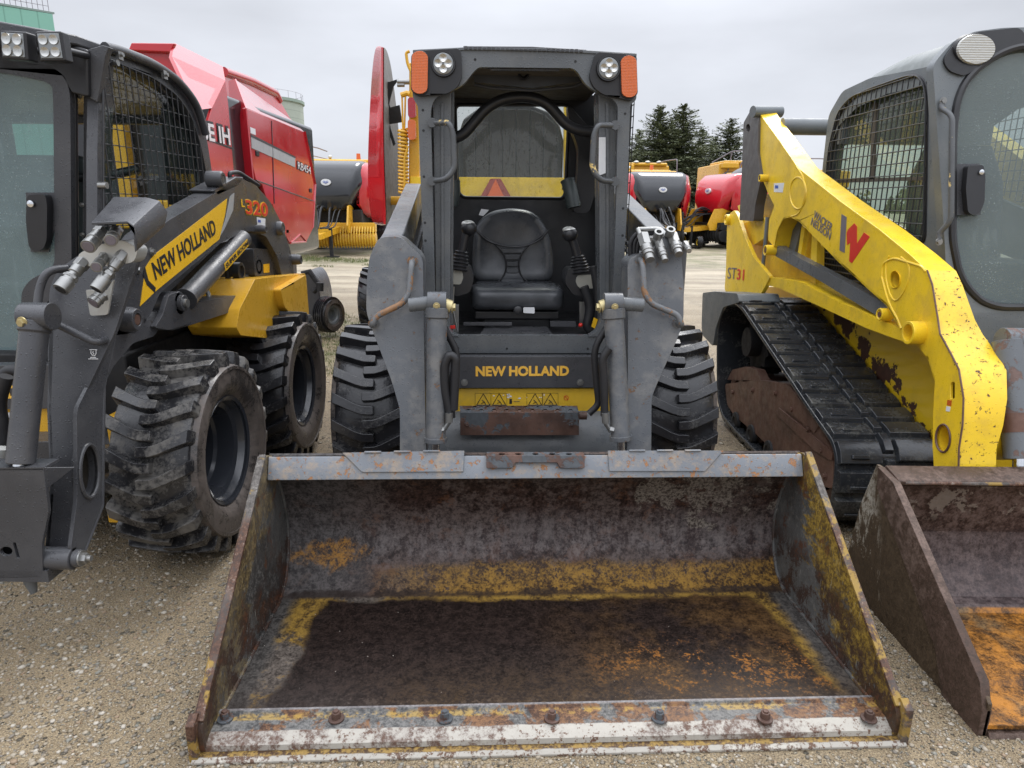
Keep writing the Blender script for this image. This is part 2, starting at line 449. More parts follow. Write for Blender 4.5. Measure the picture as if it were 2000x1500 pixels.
# bucket: worn steel, the stains and a painted sheen are laid out in the bucket's own coordinates
def bucket_mat(name, kind):
    g = G(name); X_, Y_, Z_ = g.xyz(); A_ = lambda a, b: g.m_('ADD', a, b); M_ = lambda a, b: g.m_('MULTIPLY', a, b); S__ = lambda a, b: g.m_('SUBTRACT', a, b)
    nb = g.noise(3.0, 10, .62); nm = g.noise(10, 10, .66, dist=.4); nf = g.noise(34, 9, .72); ns = g.noise(110, 6, .74); nl = g.noise(1.4, 3, .5)
    grit = A_(M_(nf, .5), M_(ns, .5))
    streak = g.noise(30, 7, .7, v=g.map((1, 1, .14)))
    sp_ = g.rng(ns, .50, .56)
    brown = g.mix(g.rng(grit, .40, .60), (.014, .008, .007), (.075, .040, .030))
    purple = g.mix(g.rng(grit, .38, .60), (.030, .021, .019), (.140, .104, .092))
    grey = g.mix(g.rng(grit, .38, .62), (.040, .040, .041), (.145, .146, .146))
    ochre = g.mix(g.rng(A_(M_(grit, .75), M_(nm, .25)), .43, .58), (.04, .020, .010), (.33, .18, .032))
    orange = g.mix(g.rng(grit, .40, .58), (.13, .05, .015), (.60, .27, .04))
    wob = A_(M_(S__(nm, .5), .16), M_(S__(nf, .5), .07))
    wobb = M_(S__(nb, .5), .35)
    rough = g.rng(grit, .35, .65, .38, .75); h = grit
    if kind == 'shell':
        wall = g.rng(Z_, .037, .042)
        cw = g.mix(g.rng(A_(nb, M_(S__(nf, .5), .5)), .44, .56), brown, purple)
        rustp = g.rng(A_(nm, M_(S__(ns, .5), .3)), .56, .62)
        cw = g.mix(M_(rustp, .55), cw, (.13, .055, .025))
        high = g.rng(A_(Z_, wobb), .33, .50)
        cw = g.mix(M_(high, .6), cw, g.mix(g.rng(grit, .42, .58), (.020, .015, .013), (.105, .085, .07)))
        painted_sheen = M_(g.rng(A_(Z_, wob), .11, .17), g.rng(A_(Z_, wobb), .33, .20))  # pale band paints the sky's reflection on the curved wall into its colour
        cw = g.mix(M_(painted_sheen, .5), cw, g.mix(g.rng(A_(M_(grit, .6), M_(streak, .4)), .42, .58), (.055, .042, .045), (.27, .245, .24)))
        leftg = g.rng(A_(X_, wobb), -.45, -.78)
        cw = g.mix(M_(leftg, .6), cw, grey)
        px = M_(S__(X_, .60), 3.0); pz = M_(S__(Z_, .40), 6)
        pr = A_(A_(M_(px, px), M_(pz, pz)), M_(S__(nm, .5), 7))
        cw = g.mix(M_(g.rng(pr, .45, .2), .7), cw, g.mix(g.rng(ns, .42, .56), (.07, .055, .045), (.30, .265, .22)))
        xb = g.rng(A_(X_, wobb), -.68, -.20)
        band = M_(g.rng(A_(Z_, A_(M_(wob, .5), M_(wobb, .12))), .125, .092), xb)
        cw = g.mix(M_(band, g.rng(A_(M_(ns, .5), M_(streak, .5)), .40, .47)), cw, ochre)
        qx = M_(A_(X_, .74), 5.6); qz = M_(S__(Z_, .145), 17)
        pr2 = A_(A_(M_(qx, qx), M_(qz, qz)), A_(M_(S__(nm, .5), 5.5), M_(S__(streak, .5), 2.)))
        cw = g.mix(M_(M_(g.rng(pr2, .8, -.1), g.rng(grit, .40, .54)), .85), cw, g.mix(.45, orange, ochre))
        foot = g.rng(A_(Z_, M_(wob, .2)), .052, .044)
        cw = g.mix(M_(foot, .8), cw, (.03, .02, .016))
        # floor
        ex = S__(S__(.895, g.m_('ABSOLUTE', X_)), A_(A_(.03, M_(Y_, .17)), M_(g.rng(X_, 0., -.5), .05)))
        ey = M_(S__(.665, Y_), 1.6)
        d = A_(g.m_('SMOOTH_MIN', ex, ey, .05), M_(wob, .35))
        wet = g.mix(g.rng(grit, .40, .62), (.0065, .004, .0035), (.028, .015, .011))
        wet = g.mix(M_(g.rng(nb, .42, .58), g.rng(X_, -.1, .5)), wet, g.mix(g.rng(grit, .4, .6), (.028, .014, .006), (.12, .062, .02)))
        orr = M_(g.rng(A_(M_(grit, .65), M_(nm, .35)), .515, .56), M_(g.rng(A_(X_, wobb), .10, .35), g.rng(A_(Y_, wobb), .46, .30)))
        wet = g.mix(M_(orr, .8), wet, g.mix(ns, (.16, .05, .008), (.50, .20, .025)))
        fr2 = M_(g.rng(A_(Y_, wob), .20, .13), g.rng(grit, .50, .58)); wet = g.mix(M_(fr2, .7), wet, (.14, .12, .11))
        och_side = g.mix(g.rng(A_(M_(grit, .6), M_(nm, .4)), .42, .57), (.045, .026, .014), (.36, .215, .04))
        gl = g.mix(g.rng(A_(nb, M_(S__(nf, .5), .6)), .46, .58), g.mix(g.rng(grit, .4, .6), (.045, .036, .030), (.18, .15, .125)), och_side)
        grime = g.mix(g.rng(X_, -.35, -.6), och_side, gl)
        edgen = A_(M_(S__(nb, .5), .22), M_(S__(grit, .5), .10)); cf = g.mix(g.rng(A_(d, edgen), -.012, .016), grime, wet)
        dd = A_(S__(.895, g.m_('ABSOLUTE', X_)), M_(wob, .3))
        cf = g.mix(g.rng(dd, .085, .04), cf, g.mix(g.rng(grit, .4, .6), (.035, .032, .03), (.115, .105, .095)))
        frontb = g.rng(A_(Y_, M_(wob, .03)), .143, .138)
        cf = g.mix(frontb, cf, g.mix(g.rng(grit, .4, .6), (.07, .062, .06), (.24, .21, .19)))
        spk = g.rng(g.vor(30), .035, .06, 1., 0.); spk = M_(spk, g.rng(g.vor(30, o='Color'), .60, .62))
        cf = g.mix(spk, cf, (.5, .44, .38))
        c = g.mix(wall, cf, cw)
        wetm = M_(g.rng(d, .0, .03), S__(1., wall))
        rough = S__(rough, M_(wetm, .08))
        h = A_(M_(grit, .8), M_(spk, .8))
    elif kind == 'side':
        c = g.mix(g.rng(A_(nb, M_(S__(grit, .5), .5)), .42, .58), (.115, .115, .11), (.045, .043, .04))
        c = g.mix(M_(g.rng(grit, .50, .58), .6), c, (.19, .18, .165))
        yl = g.noise(16, 9, .72, v=g.map((1, .45, 1.0), rot=(R(38), 0, 0)), dist=.5)
        e = A_(A_(Y_, M_(Z_, -1.1)), A_(M_(S__(yl, .5), .9), M_(S__(nb, .5), .5)))
        m1 = M_(g.rng(e, .22, .14), g.rng(X_, -.2, .3, .35, .9))
        c = g.mix(M_(m1, g.rng(grit, .36, .46)), c, g.mix(g.rng(grit, .42, .58), (.10, .055, .015), (.43, .275, .035)))
        m2 = M_(g.rng(A_(Z_, wobb), .27, .17), g.rng(A_(nm, M_(S__(ns, .5), .5)), .46, .52))
        c = g.mix(M_(m2, .92), c, g.mix(grit, (.02, .010, .008), (.085, .045, .03)))
        scr = g.rng(g.noise(26, 4, .6, v=g.map((1, 9, .8), rot=(R(-42), 0, 0))), .655, .69)
        c = g.mix(M_(scr, .6), c, (.45, .43, .37))
        rst = g.rng(A_(nm, M_(S__(ns, .5), .5)), .60, .64); c = g.mix(M_(rst, .8), c, (.12, .045, .02))
    elif kind == 'strip':
        c = g.mix(g.rng(A_(nb, M_(S__(grit, .5), .6)), .42, .56), g.mix(g.rng(grit, .4, .6), (.06, .052, .045), (.17, .155, .14)), g.mix(g.rng(grit, .42, .58), (.040, .020, .013), (.115, .058, .036)))
        c = g.mix(M_(g.rng(A_(nm, M_(X_, .05)), .52, .58), .75), c, (.33, .21, .04)); c = g.mix(M_(g.rng(grit, .55, .60), .35), c, (.38, .36, .32))
    elif kind == 'edge':
        e = A_(Y_, M_(wob, .07))
        white = g.mix(g.rng(A_(M_(nf, .5), M_(ns, .5)), .535, .56), (.36, .335, .29), (.12, .065, .04))
        white = g.mix(M_(g.rng(A_(nb, M_(S__(nf, .5), .5)), .44, .56), .8), white, g.mix(g.rng(grit, .45, .52), (.27, .24, .21), (.09, .05, .035)))
        top = g.mix(g.rng(A_(nm, M_(X_, .06)), .48, .53), g.mix(g.rng(grit, .4, .6), (.04, .04, .04), (.17, .165, .155)), g.mix(g.rng(grit, .42, .58), (.045, .020, .012), (.20, .10, .045)))
        yb = M_(g.rng(g.m_('ABSOLUTE', S__(e, .104)), .014, .007), M_(g.rng(A_(M_(nb, .5), M_(nf, .5)), .49, .55), .7))
        top = g.mix(yb, top, g.mix(g.rng(grit, .44, .55), (.07, .04, .02), (.36, .23, .04)))
        c = g.mix(g.rng(e, .060, .056), top, white)
        c = g.mix(g.rng(Y_, .120, .124), c, g.mix(g.rng(grit, .4, .6), (.12, .11, .11), (.24, .225, .22)))
        rough = g.rng(grit, .35, .65, .3, .6)
    elif kind == 'lip':
        white = g.mix(g.rng(A_(M_(nf, .5), M_(ns, .5)), .52, .55), (.36, .335, .29), (.12, .07, .045))
        c = g.mix(M_(g.rng(nb, .5, .56), .8), white, g.mix(g.rng(grit, .46, .52), (.45, .42, .36), (.10, .055, .035)))
        c = g.mix(g.rng(A_(Y_, M_(wob, .06)), .003, .006), c, g.mix(g.rng(grit, .44, .56), (.05, .025, .012), (.26, .165, .045)))
    else:  # brown bucket of the track loader
        c = g.mix(g.rng(A_(nb, M_(S__(nf, .5), .5)), .44, .56), g.mix(g.rng(grit, .4, .6), (.016, .009, .008), (.062, .035, .028)), g.mix(g.rng(grit, .4, .6), (.042, .026, .021), (.125, .086, .072)))
        if kind == 'brown':
            facet = M_(g.rng(A_(Z_, M_(wob, .3)), .30, .24), .55); c = g.mix(facet, c, g.mix(g.rng(A_(M_(streak, .3), M_(grit, .7)), .4, .6), (.05, .036, .036), (.155, .125, .125)))
            fl = M_(g.rng(Z_, .062, .055), g.rng(A_(Y_, M_(wob, .4)), -.06, -.14))
            rust = g.mix(g.rng(A_(M_(nm, .5), M_(grit, .5)), .42, .58), (.05, .022, .006), (.44, .175, .02))
            rust = g.mix(g.rng(nb, .52, .62), rust, g.mix(g.rng(grit, .4, .6), (.05, .03, .018), (.22, .13, .05)))
            c = g.mix(M_(fl, .95), c, rust)
            pat = M_(g.rng(A_(nm, M_(S__(ns, .5), .2)), .55, .58), g.rng(Z_, .3, .36)); c = g.mix(M_(pat, .75), c, (.20, .17, .14))
            rough = S__(rough, M_(fl, .1))
        if kind == 'brownside':
            c = g.mix(g.rng(grit, .4, .6), (.018, .012, .006), (.082, .058, .034))
            pn = g.noise(15, 10, .78, v=g.map((1, 1.5, .6), rot=(R(40), 0, 0)), dist=.6)
            pale = M_(g.rng(A_(pn, M_(Z_, .40)), .625, .65), g.rng(A_(Y_, M_(Z_, -.4)), -.2, -.1, .0, 1.))
            c = g.mix(M_(pale, .92), c, g.mix(g.rng(grit, .4, .55), (.13, .105, .065), (.46, .44, .38)))
    if kind in ('shell', 'side'): c = g.mix(.22, c, (.01, .008, .007))
    if kind in ('brownplain', 'brownside'): c = g.mix(.14, c, (.27, .18, .12))
    return g.fin(c, rough, g.rng(grit, .4, .6, .15, .0), g.bump(h, .5, .004), Specular_IOR_Level=.22 if kind == 'shell' else .35)

# ================================================================== CENTRE LOADER
A = Fr('skid_steer_loader', (.126, 1.46, 0), .0454, 'grey open-cab skid steer loader in the middle with wide rusty bucket', 'skid steer loader', 'compact loaders parked in a row')
AE = A.e

def tyre(name, R_, W, rimR, mat, parent, n=22, outer=1, lugw=.029, mat_side=None, plainp=False):
    """wheel centred on its own origin, axle along X, outer side = +X*outer"""
    b = MB()
    Rb = R_ - .036
    h = W / 2
    prof = [(-h * .72, rimR - .005), (-h * .80, rimR + .012), (-h * .96, rimR + .06), (-h * 1.0, (rimR + R_) / 2 + .01), (-h * .985, R_ - .075), (-h * .93, R_ - .048),
            (-h * .86, Rb - .006), (-h * .45, Rb), (0, Rb + .003)]
    prof = prof + [(-a, r) for a, r in prof[-2::-1]]
    b.lathe(prof, (0, 0, 0), (1, 0, 0), 72)
    def pt(u, ang, r): return V((u, -r * math.cos(ang), r * math.sin(ang)))
    if not plainp:
        for s in (-1, 1):
            for k in range(n):
                a0 = (k + (.5 if s > 0 else 0)) * 2 * math.pi / n
                # u, centre offset (arc m), half width base, half width top, base r, top r
                st = [(-.16, 0, .0225, .0160, Rb - .004, R_), (-.10, 0, .0245, .0185, Rb - .002, R_), (.16, .002, .0245, .0185, Rb - .004, R_),
                      (.36, .012, .025, .019, Rb - .006, R_ - .001), (.84, .047, .029, .022, Rb - .010, R_ - .005), (.985, .058, .030, .024, R_ - .062, R_ - .008), (1.03, .063, .028, .022, R_ - .100, R_ - .036)]
                rings = []
                j = rnd.uniform(-.0015, .0015)
                for (u, off, wb, wt, rb, rt) in st:
                    uu = s * u * h
                    wb *= lugw / .029 * 22 / n; wt *= lugw / .029 * 22 / n; off *= 22 / n
                    rings.append([pt(uu, a0 + (off - wb) / R_, rb), pt(uu, a0 + (off - wt) / R_, rt + j), pt(uu, a0 + (off + wt) / R_, rt + j), pt(uu, a0 + (off + wb) / R_, rb)])
                b.loft(rings)
    else:
        for u in (-.6, -.3, 0, .3, .6):
            b.lathe([(u * h - .008, Rb), (u * h - .006, R_ - .012), (u * h + .006, R_ - .012), (u * h + .008, Rb)], (0, 0, 0), (1, 0, 0), 60)
    o = b.build(name, mat, parent, bevel=.003 if not plainp else 0, smooth=30)
    # bare side wall with its moulded rings
    sw = MB(); x = outer
    sw.lathe([(x * h * .70, rimR - .002), (x * (h * .84), rimR + .006), (x * (h * .97), rimR + .035), (x * (h * 1.0 + .006), rimR + .05), (x * (h * 1.02 + .006), rimR + .075), (x * (h * 1.04 + .004), (rimR + R_) / 2 + .02),
              (x * (h * 1.035 + .008), R_ - .078), (x * (h * 1.03 + .008), R_ - .066), (x * (h * 1.0), R_ - .060), (x * h * .9, R_ - .056)], (0, 0, 0), (1, 0, 0), 72)
    sw.build('sidewall', mat_side or m_side, o)
    return o

def rim(parent, rimR, W, outer=1, mat=None, hub=None, deep=.5):
    b = MB(); x = outer; h = W / 2
    b.lathe([(x * h * .86, rimR - .004), (x * h * .90, rimR + .010), (x * h * .86, rimR + .014), (x * h * .83, rimR + .004), (x * h * .80, rimR - .008), (x * h * .62, rimR - .016), (x * h * .56, rimR - .034),
             (x * h * .1, rimR - .038), (x * h * .02, rimR - .05), (-x * h * deep, rimR - .052), (-x * h * (deep + .02), rimR * .5), (-x * h * (deep - .1), rimR * .42), (-x * h * (deep - .1), .001)], (0, 0, 0), (1, 0, 0), 60)
    b.lathe([(-x * h * .8, rimR - .01), (-x * h * .5, rimR - .04)], (0, 0, 0), (1, 0, 0), 40)
    o = b.build('rim', mat or m_rim, parent)
    return o

# ---- bucket
BW = .895
prof = [(.10, .040), (.70, .034)]
wall = []
for k in range(15):
    a = k / 14
    z = .034 + (.56 - .034) * a
    y = .70 + .125 * math.sin(math.pi * (a ** .75)) + .0 * a
    wall.append((y, z))
prof = [(.13, .040), (.30, .038), (.50, .036), (.66, .034)] + [(.70 + .0, .045)] + wall[1:]
def shell(prof, x0, x1, th):
    P = [V((0, a, b)) for a, b in prof]; O = []
    for i, p in enumerate(P):
        t = (P[min(i + 1, len(P) - 1)] - P[max(i - 1, 0)]).normalized()
        O.append(p + V((0, t.z, -t.y)) * th)
    loop = P + O[::-1]
    return [V((x0, p.y, p.z)) for p in loop], V((x1 - x0, 0, 0))
mb_shell = bucket_mat('worn_bucket_shell', 'shell'); mb_side = bucket_mat('worn_bucket_side', 'side'); mb_edge = bucket_mat('worn_cutting_edge', 'edge'); mb_lip = bucket_mat('worn_lip', 'lip'); mb_strip = bucket_mat('worn_wear_strip', 'strip')
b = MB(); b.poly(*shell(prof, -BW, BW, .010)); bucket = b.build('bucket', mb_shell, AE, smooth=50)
# weld beads along the fold and the sides
for s in (-1, 1):
    b = MB(); b.tube([(s * (BW - .004), .13, .042), (s * (BW - .004), .66, .038)] + [(s * (BW - .004), y, z) for y, z in prof[4:]], .006, 8); b.build('weld_bead', mb_side, bucket)
for s in (-1, 1):
    b = MB()
    sp_ = [(.015, .012), (.70, .012), (.80, .08), (.84, .25), (.82, .42), (.74, .545), (.70, .563), (.665, .566), (.045, .115), (.012, .085)]
    b.poly(rc([V((s * BW, y, z)) for y, z in sp_], .02, 3), (s * .012, 0, 0))
    sd = b.build('side_plate', mb_side, bucket, bevel=.002)
    b = MB()   # thick wear strip along the slanted front edge
    n_ = V((0, -(.60 - .10), (.685 - .03))).normalized()
    p0, p1 = V((0, .028, .10)), V((0, .672, .570))
    q = [p0, p1, p1 - n_ * .055 + V((0, .01, 0)), p0 - n_ * .03 + V((0, .05, 0))]
    b.poly([V((s * (BW + .012), p.y, p.z)) for p in q], (s * .016, 0, 0))
    b.poly([V((s * (BW - .001), p.y, p.z)) for p in [p0 + n_ * .0, p1, p1 + n_ * .010, p0 + n_ * .010]], (s * .022, 0, 0))
    b.poly([V((s * (BW + .012), y, z)) for y, z in [(0.0, .0), (.12, .0), (.12, .05), (.03, .125), (.0, .11)]], (s * .022, 0, 0))
    b.build('wear_strip', mb_strip, bucket, bevel=.002)
# cutting edge, lip below it and bolts
xe = BW + .028
b = MB(); b.poly([V((-xe, y, z)) for y, z in [(-.006, .0), (.16, .0), (.16, .016), (.006, .016), (-.006, .007)]], (2 * xe, 0, 0)); b.build('lower_lip', mb_lip, bucket, bevel=.002)
b = MB()
loop = rc([V((-BW - .010, .0, 0)), V((BW + .010, .0, 0)), V((BW + .010, .16, 0)), V((-BW - .010, .16, 0))], .03, 4)
def zt(y): return .034 if y < .07 else .044
b.poly([V((-BW - .012, y, z)) for y, z in [(.020, .0165), (.135, .0165), (.135, .046), (.130, .053), (.118, .053), (.112, .046), (.064, .045), (.058, .044), (.024, .030)]], (2 * BW + .024, 0, 0))
edge = b.build('cutting_edge', mb_edge, bucket, bevel=.002)
for px in (440, 657, 869, 1078, 1288, 1494, 1697):
    p = A.Z(px, 1402, .05); b = MB(); p.z = .047
    b.lathe([(0, .021), (.004, .021), (.005, .013), (.005, .0)], p, (0, 0, 1), 20); b.cyl(p + V((0, 0, .004)), p + V((0, 0, .022)), .0135, .0125, n=6); b.cyl(p + V((0, 0, .02)), p + V((0, 0, .027)), .008, .007, n=12)
    b.build('bolt', m_rust, bucket, bevel=.0015)
# top rail
yr = .655
zb, ztp = A.Y(1040, 935, yr).z, A.Y(1040, 889, yr + .035).z
b = MB(); b.poly([V((-BW + .002, y, z)) for y, z in [(yr, zb), (yr + .002, zb + .006), (yr + .030, ztp - .004), (yr + .035, ztp), (yr + .044, ztp - .004), (yr + .016, zb)]], (2 * BW - .004, 0, 0))
rail = b.build('top_rail', m_rail, bucket, bevel=.003)
b = MB(); b.poly([V((-BW + .002, y, z)) for y, z in [(yr + .03, ztp - .012), (.72, .535), (.72, .520), (yr + .03, ztp - .03)]], (2 * BW - .004, 0, 0)); b.build('rail_web', m_grey, rail)
ra, rb2 = (yr - .010, zb), (yr + .025, ztp)
nrm = V((0, -(ztp - zb), .035)).normalized()
for pts in ([(668, 884), (907, 880), (905, 921), (706, 922)], [(1187, 880), (1414, 880), (1378, 920), (1190, 920)]):
    b = MB(); q = A.Ps(pts, ra, rb2); b.poly(q, -nrm * .0098)
    b.build('step_plate', m_rail, bucket, bevel=.002)
    for k in range(3):
        t = q[0].lerp(q[1], .25 + .24 * k); b = MB(); b.cbox(t + V((0, -.002, .001)), (.055, .010, .004)); b.build('weld_bead', m_rail, bucket, bevel=.001)
b = MB()
q = A.Ps([(950, 890), (1142, 890), (1142, 914), (1094, 914), (1088, 903), (1006, 903), (1000, 914), (950, 914)], (yr - .020, zb), (yr + .012, ztp))
b.poly(rc(q, .004, 2), -nrm * .012)
tl, tr_ = q[0], q[1]
hl = []
for k in range(5):
    c_ = tl.lerp(tr_, (k + .9) / 5.8) + V((0, .018, 0)); hl.append([c_ + V((math.cos(a) * .011, math.sin(a) * .011, 0)) for a in [2 * math.pi * i / 12 for i in range(12)]])
b.poly([tl, tr_, tr_ + V((0, .036, 0)), tl + V((0, .036, 0))], (0, 0, -.005), hl)
b.build('perforated_bracket', m_rust, bucket, bevel=.0012)
# back of the bucket: quick-attach frame
b = MB(); b.box((-.5, .87, .12), (.5, .91, .44)); b.build('attach_frame', m_grey, AE, bevel=.004)

m_handle = paint('worn_handle_paint', (.12, .125, .13), .35, chips=((.16, .085, .04), .53, 16))
# ---- lift arms
pa, pb_ = (.93, .50), (1.13, 1.20)
def arm(sgn):
    if sgn < 0:
        pts = [(740, 463), (781, 461), (826, 503), (829, 700), (833, 905), (781, 905), (781, 800), (764, 742), (731, 655), (715, 610), (716, 548), (722, 500)]
        hp = [(806, 510), (801, 572), (788, 590), (738, 614), (730, 632)]
    else:
        pts = [(1226, 512), (1240, 498), (1262, 497), (1300, 462), (1318, 468), (1331, 500), (1336, 560), (1335, 630), (1322, 665), (1290, 735), (1273, 775), (1272, 905), (1224, 905), (1226, 700)]
        hp = [(1250, 507), (1253, 570), (1266, 590), (1318, 612), (1325, 632)]
    b = MB(); q = A.Ps(pts, pa, pb_)
    b.poly(rc(q, .025, 3), (0, .13, 0))
    o = b.build('lift_arm', m_greyworn, AE, bevel=.004)
    # upper boom running back along the cab
    b = MB()
    x0, x1 = (-.585, -.50) if sgn < 0 else (.50, .585)
    xb0, xb1 = (-.64, -.55) if sgn < 0 else (.55, .64)
    def sect(x0, x1, y, zc, h): return [V((x0, y, zc - h)), V((x1, y, zc - h)), V((x1, y, zc)), V((x0, y, zc))]
    b.loft([sect(x0 - .0, x1, 1.14, 1.225, .22), sect(x0, x1, 1.35, 1.26, .16), sect(xb0, xb1, 2.75, 1.485, .15), sect(xb0, xb1, 3.0, 1.44, .3)])
    b.loft([sect(xb0, xb1, 2.75, 1.42, .2), sect(xb0, xb1, 3.1, 1.40, .75), sect(xb0, xb1, 3.3, 1.0, .5)])
    b.build('boom_tube', m_greyworn, o, bevel=.008)
    b = MB()
    hh = A.Ps(hp, pa, pb_)
    off = V((0, -.045, 0))
    b.tube([hh[0] + V((0, .005, 0)), hh[0] + off + V((0, 0, -.005))] + [p + off for p in hh[1:-1]] + [hh[-1] + off, hh[-1] + V((0, .005, 0))], .0115, 12, round_=.025)
    for p in (hh[0], hh[-1]): b.cyl(p + V((0, -.004, 0)), p + V((0, .01, 0)), .02)
    b.build('grab_handle', m_handle, o)
    return o
arm(-1); arm(1)
# steel couplers on the right arm
b = MB(); base = A.P(1292, 478, pa, pb_) + V((0, 0, .0))
b.box(A.Y(1255, 492, 1.16) + V((0, 0, 0)), A.Y(1318, 462, 1.16) + V((0, .06, 0)))
cp = b.build('coupler_block', m_steel, AE, bevel=.006)
for (px, py, qx, qy, r) in [(1256, 460, 1270, 508, .021), (1285, 468, 1299, 510, .016), (1314, 460, 1326, 497, .019), (1338, 476, 1346, 490, .012)]:
    b = MB(); p = A.Y(px, py, 1.15); q = A.Y(qx, qy, 1.06); d = q - p
    b.cyl(p, p + d * .45, r * 1.15, n=6); b.cyl(p + d * .4, p + d * .8, r * 1.0); b.cyl(p + d * .8, q, r * .8); b.cyl(p + d * .62, p + d * .68, r * 1.12)
    b.build('coupler', m_steel, cp, bevel=.0015)
for (px, py) in [(1284, 464), (1307, 459)]:
    b = MB(); p = A.Y(px, py, 1.14); b.lathe([(0, .017), (.03, .017), (.03, .010), (.01, .010), (.01, 0)], p, (0, -.5, .6), 20); b.build('port', m_steel, cp)
b = MB()
for off in (0, 9, 17):
    b.tube(A.Ys([(1232 + off * .6, 505), (1230 + off, 470 - off * .2), (1250 + off, 450 + off * .25), (1300 + off, 450 + off * .3)], 1.2) , .009, 10, round_=.03)
b.build('hydraulic_pipe', m_hose, cp)
b = MB()
b.tube([A.Y(1246, 448, 1.2), A.Y(1290, 447, 1.18), A.Y(1302, 462, 1.15)], .009, 10, round_=.02); b.tube([A.Y(1246, 448, 1.2), A.Y(1255, 470, 1.15)], .010, 10)
b.build('steel_pipe', m_steel, cp)

for k, (dx_, r_) in enumerate(((0, .011), (.03, .009))):
    b = MB(); b.tube([V((-.475 + dx_, 1.20, 1.10)), V((-.48 + dx_, 1.6, 1.18)), V((-.50 + dx_, 2.3, 1.28)), V((-.52 + dx_, 2.9, 1.36))], r_, 8, round_=.2); b.build('hydraulic_pipe', m_hose, AE)
    b = MB(); b.tube([V((.475 - dx_, 1.20, 1.10)), V((.48 - dx_, 1.6, 1.18)), V((.50 - dx_, 2.3, 1.28)), V((.52 - dx_, 2.9, 1.36))], r_, 8, round_=.2); b.build('hydraulic_pipe', m_hose, AE)
# ---- tilt cylinders
def tiltcyl(sgn):
    if sgn < 0: top, bot, rodb, pin, inner = (854, 590), (851, 864), (849, 905), (815, 596), (882, 600)
    else: top, bot, rodb, pin, inner = (1197, 592), (1213, 860), (1214, 905), (1240, 596), (1172, 600)
    pq = ((.92, .50), (1.0, 1.05))
    T, B_, Rr = [A.P(*q, *pq) for q in (top, bot, rodb)]
    b = MB(); b.cyl(T + V((-.034, 0, 0)), T + V((.034, 0, 0)), .037, n=32); b.tube([T.lerp(B_, .04), T.lerp(B_, .11), T.lerp(B_, .115), T.lerp(B_, .99), B_], [.044, .042, .036, .036, .037], 32)
    b.cyl(T.lerp(B_, .965), B_, .042, n=32)
    o = b.build('tilt_cylinder', m_greyworn, AE, bevel=.002)
    b = MB(); b.cyl(B_, Rr, .0145); b.build('cylinder_rod', m_chrome, o)
    b = MB(); P_ = A.P(*pin, *pq); I_ = A.P(*inner, *pq)
    b.cyl(P_ + V((-sgn * -.03, 0, 0)), T, .025, n=28); b.build('pin', m_grey, o, bevel=.002)
    b = MB(); b.cyl(T, I_, .024, n=24); hexbolt(b, I_, (-sgn, 0, 0), .015, .014); hexbolt(b, T + V((0, -.040, -.008)), (0, -1, -.1), .0085, .008); b.build('bolt', m_brass, o, bevel=.001)
    s2 = -sgn
    b = MB()
    x = lambda q, y: A.Y(q[0], q[1], y)
    if sgn < 0: h1 = [(868, 640), (893, 688), (890, 720), (880, 745), (883, 815)]; h2 = [(885, 812), (868, 812), (866, 705), (880, 680), (900, 700), (888, 760), (886, 808)]; f = [(877, 812), (877, 824), (868, 838), (862, 840)]
    else: h1 = [(1185, 640), (1160, 680), (1164, 740), (1170, 790), (1150, 808)]; h2 = [(1181, 812), (1180, 760), (1176, 700), (1190, 680)]; f = [(1182, 812), (1183, 826), (1190, 838), (1198, 840)]
    b.tube([x(q, 1.02) for q in h1], .013, 12, round_=.05)
    if sgn < 0: b.tube([x(q, .93) for q in [(877, 805), (868, 760), (868, 712), (878, 692), (890, 700), (888, 760), (886, 800)]], .016, 12, round_=.04)
    else: b.tube([x(q, .93) for q in h2], .015, 12, round_=.04)
    b.build('hose', m_hose, o)
    b = MB(); F_ = [x(q, .915) for q in f]; b.cyl(F_[0] + V((0, 0, .01)), F_[1], .0135); b.tube(F_[1:], .009, 12, round_=.012); b.cyl(F_[2], F_[3], .013, n=6)
    b.build('hose_fitting', m_steel, o)
tiltcyl(-1); tiltcyl(1)

# ---- wheels
AR = .415
wcy = 1.70; wcx = .6725
w0 = tyre('wheel', AR, .305, .212, m_tyre, AE, outer=-1); w0.location = (-wcx, wcy, AR)
rim(w0, .212, .305, outer=-1)
w1 = tyre('wheel', AR, .305, .212, m_tyre, AE, outer=1); w1.location = (wcx, wcy, AR); w1.rotation_euler = (.31, 0, 0)
rim(w1, .212, .305, outer=1)
copy_tree(w0, AE, (-wcx, wcy + 1.08, AR), (.7, 0, 0)); copy_tree(w1, AE, (wcx, wcy + 1.08, AR), (1.1, 0, 0))

# ---- chassis
b = MB(); b.box((-.47, 1.42, .24), (.47, 2.95, .70)); b.box((-.50, 2.9, .30), (.50, 3.35, 1.12)); b.box((-.47, 2.5, .70), (.47, 3.1, .95))
ch = b.build('chassis', m_void, AE, bevel=.01)
for s in (-1, 1):
    b = MB(); b.cyl((s * .45, wcy, AR), (s * .60, wcy, AR), .10); b.cyl((s * .45, wcy + 1.08, AR), (s * .6, wcy + 1.08, AR), .10); b.build('axle', m_void, ch)
yf = 1.36
def frontp(pts, y, th, mat, name, bev=.003, r=.0, par=AE, holes=()):
    b = MB(); q = A.Ys(pts, y); q = rc(q, r, 4) if r else q
    b.poly(q, (0, th, 0), [A.Ys(h, y) for h in holes]); return b.build(name, mat, par, bevel=bev)
fp = frontp([(862, 697), (1188, 697), (1188, 757), (862, 758)], yf, .05, m_dark, 'front_panel')
text(fp, 'NEW HOLLAND', A.Y(929, 735, yf), A.Y(1111, 734, yf), A.Y(929, 715, yf) - A.Y(929, 735, yf), m_letter, bold=.045, lift=.002)
b = MB()
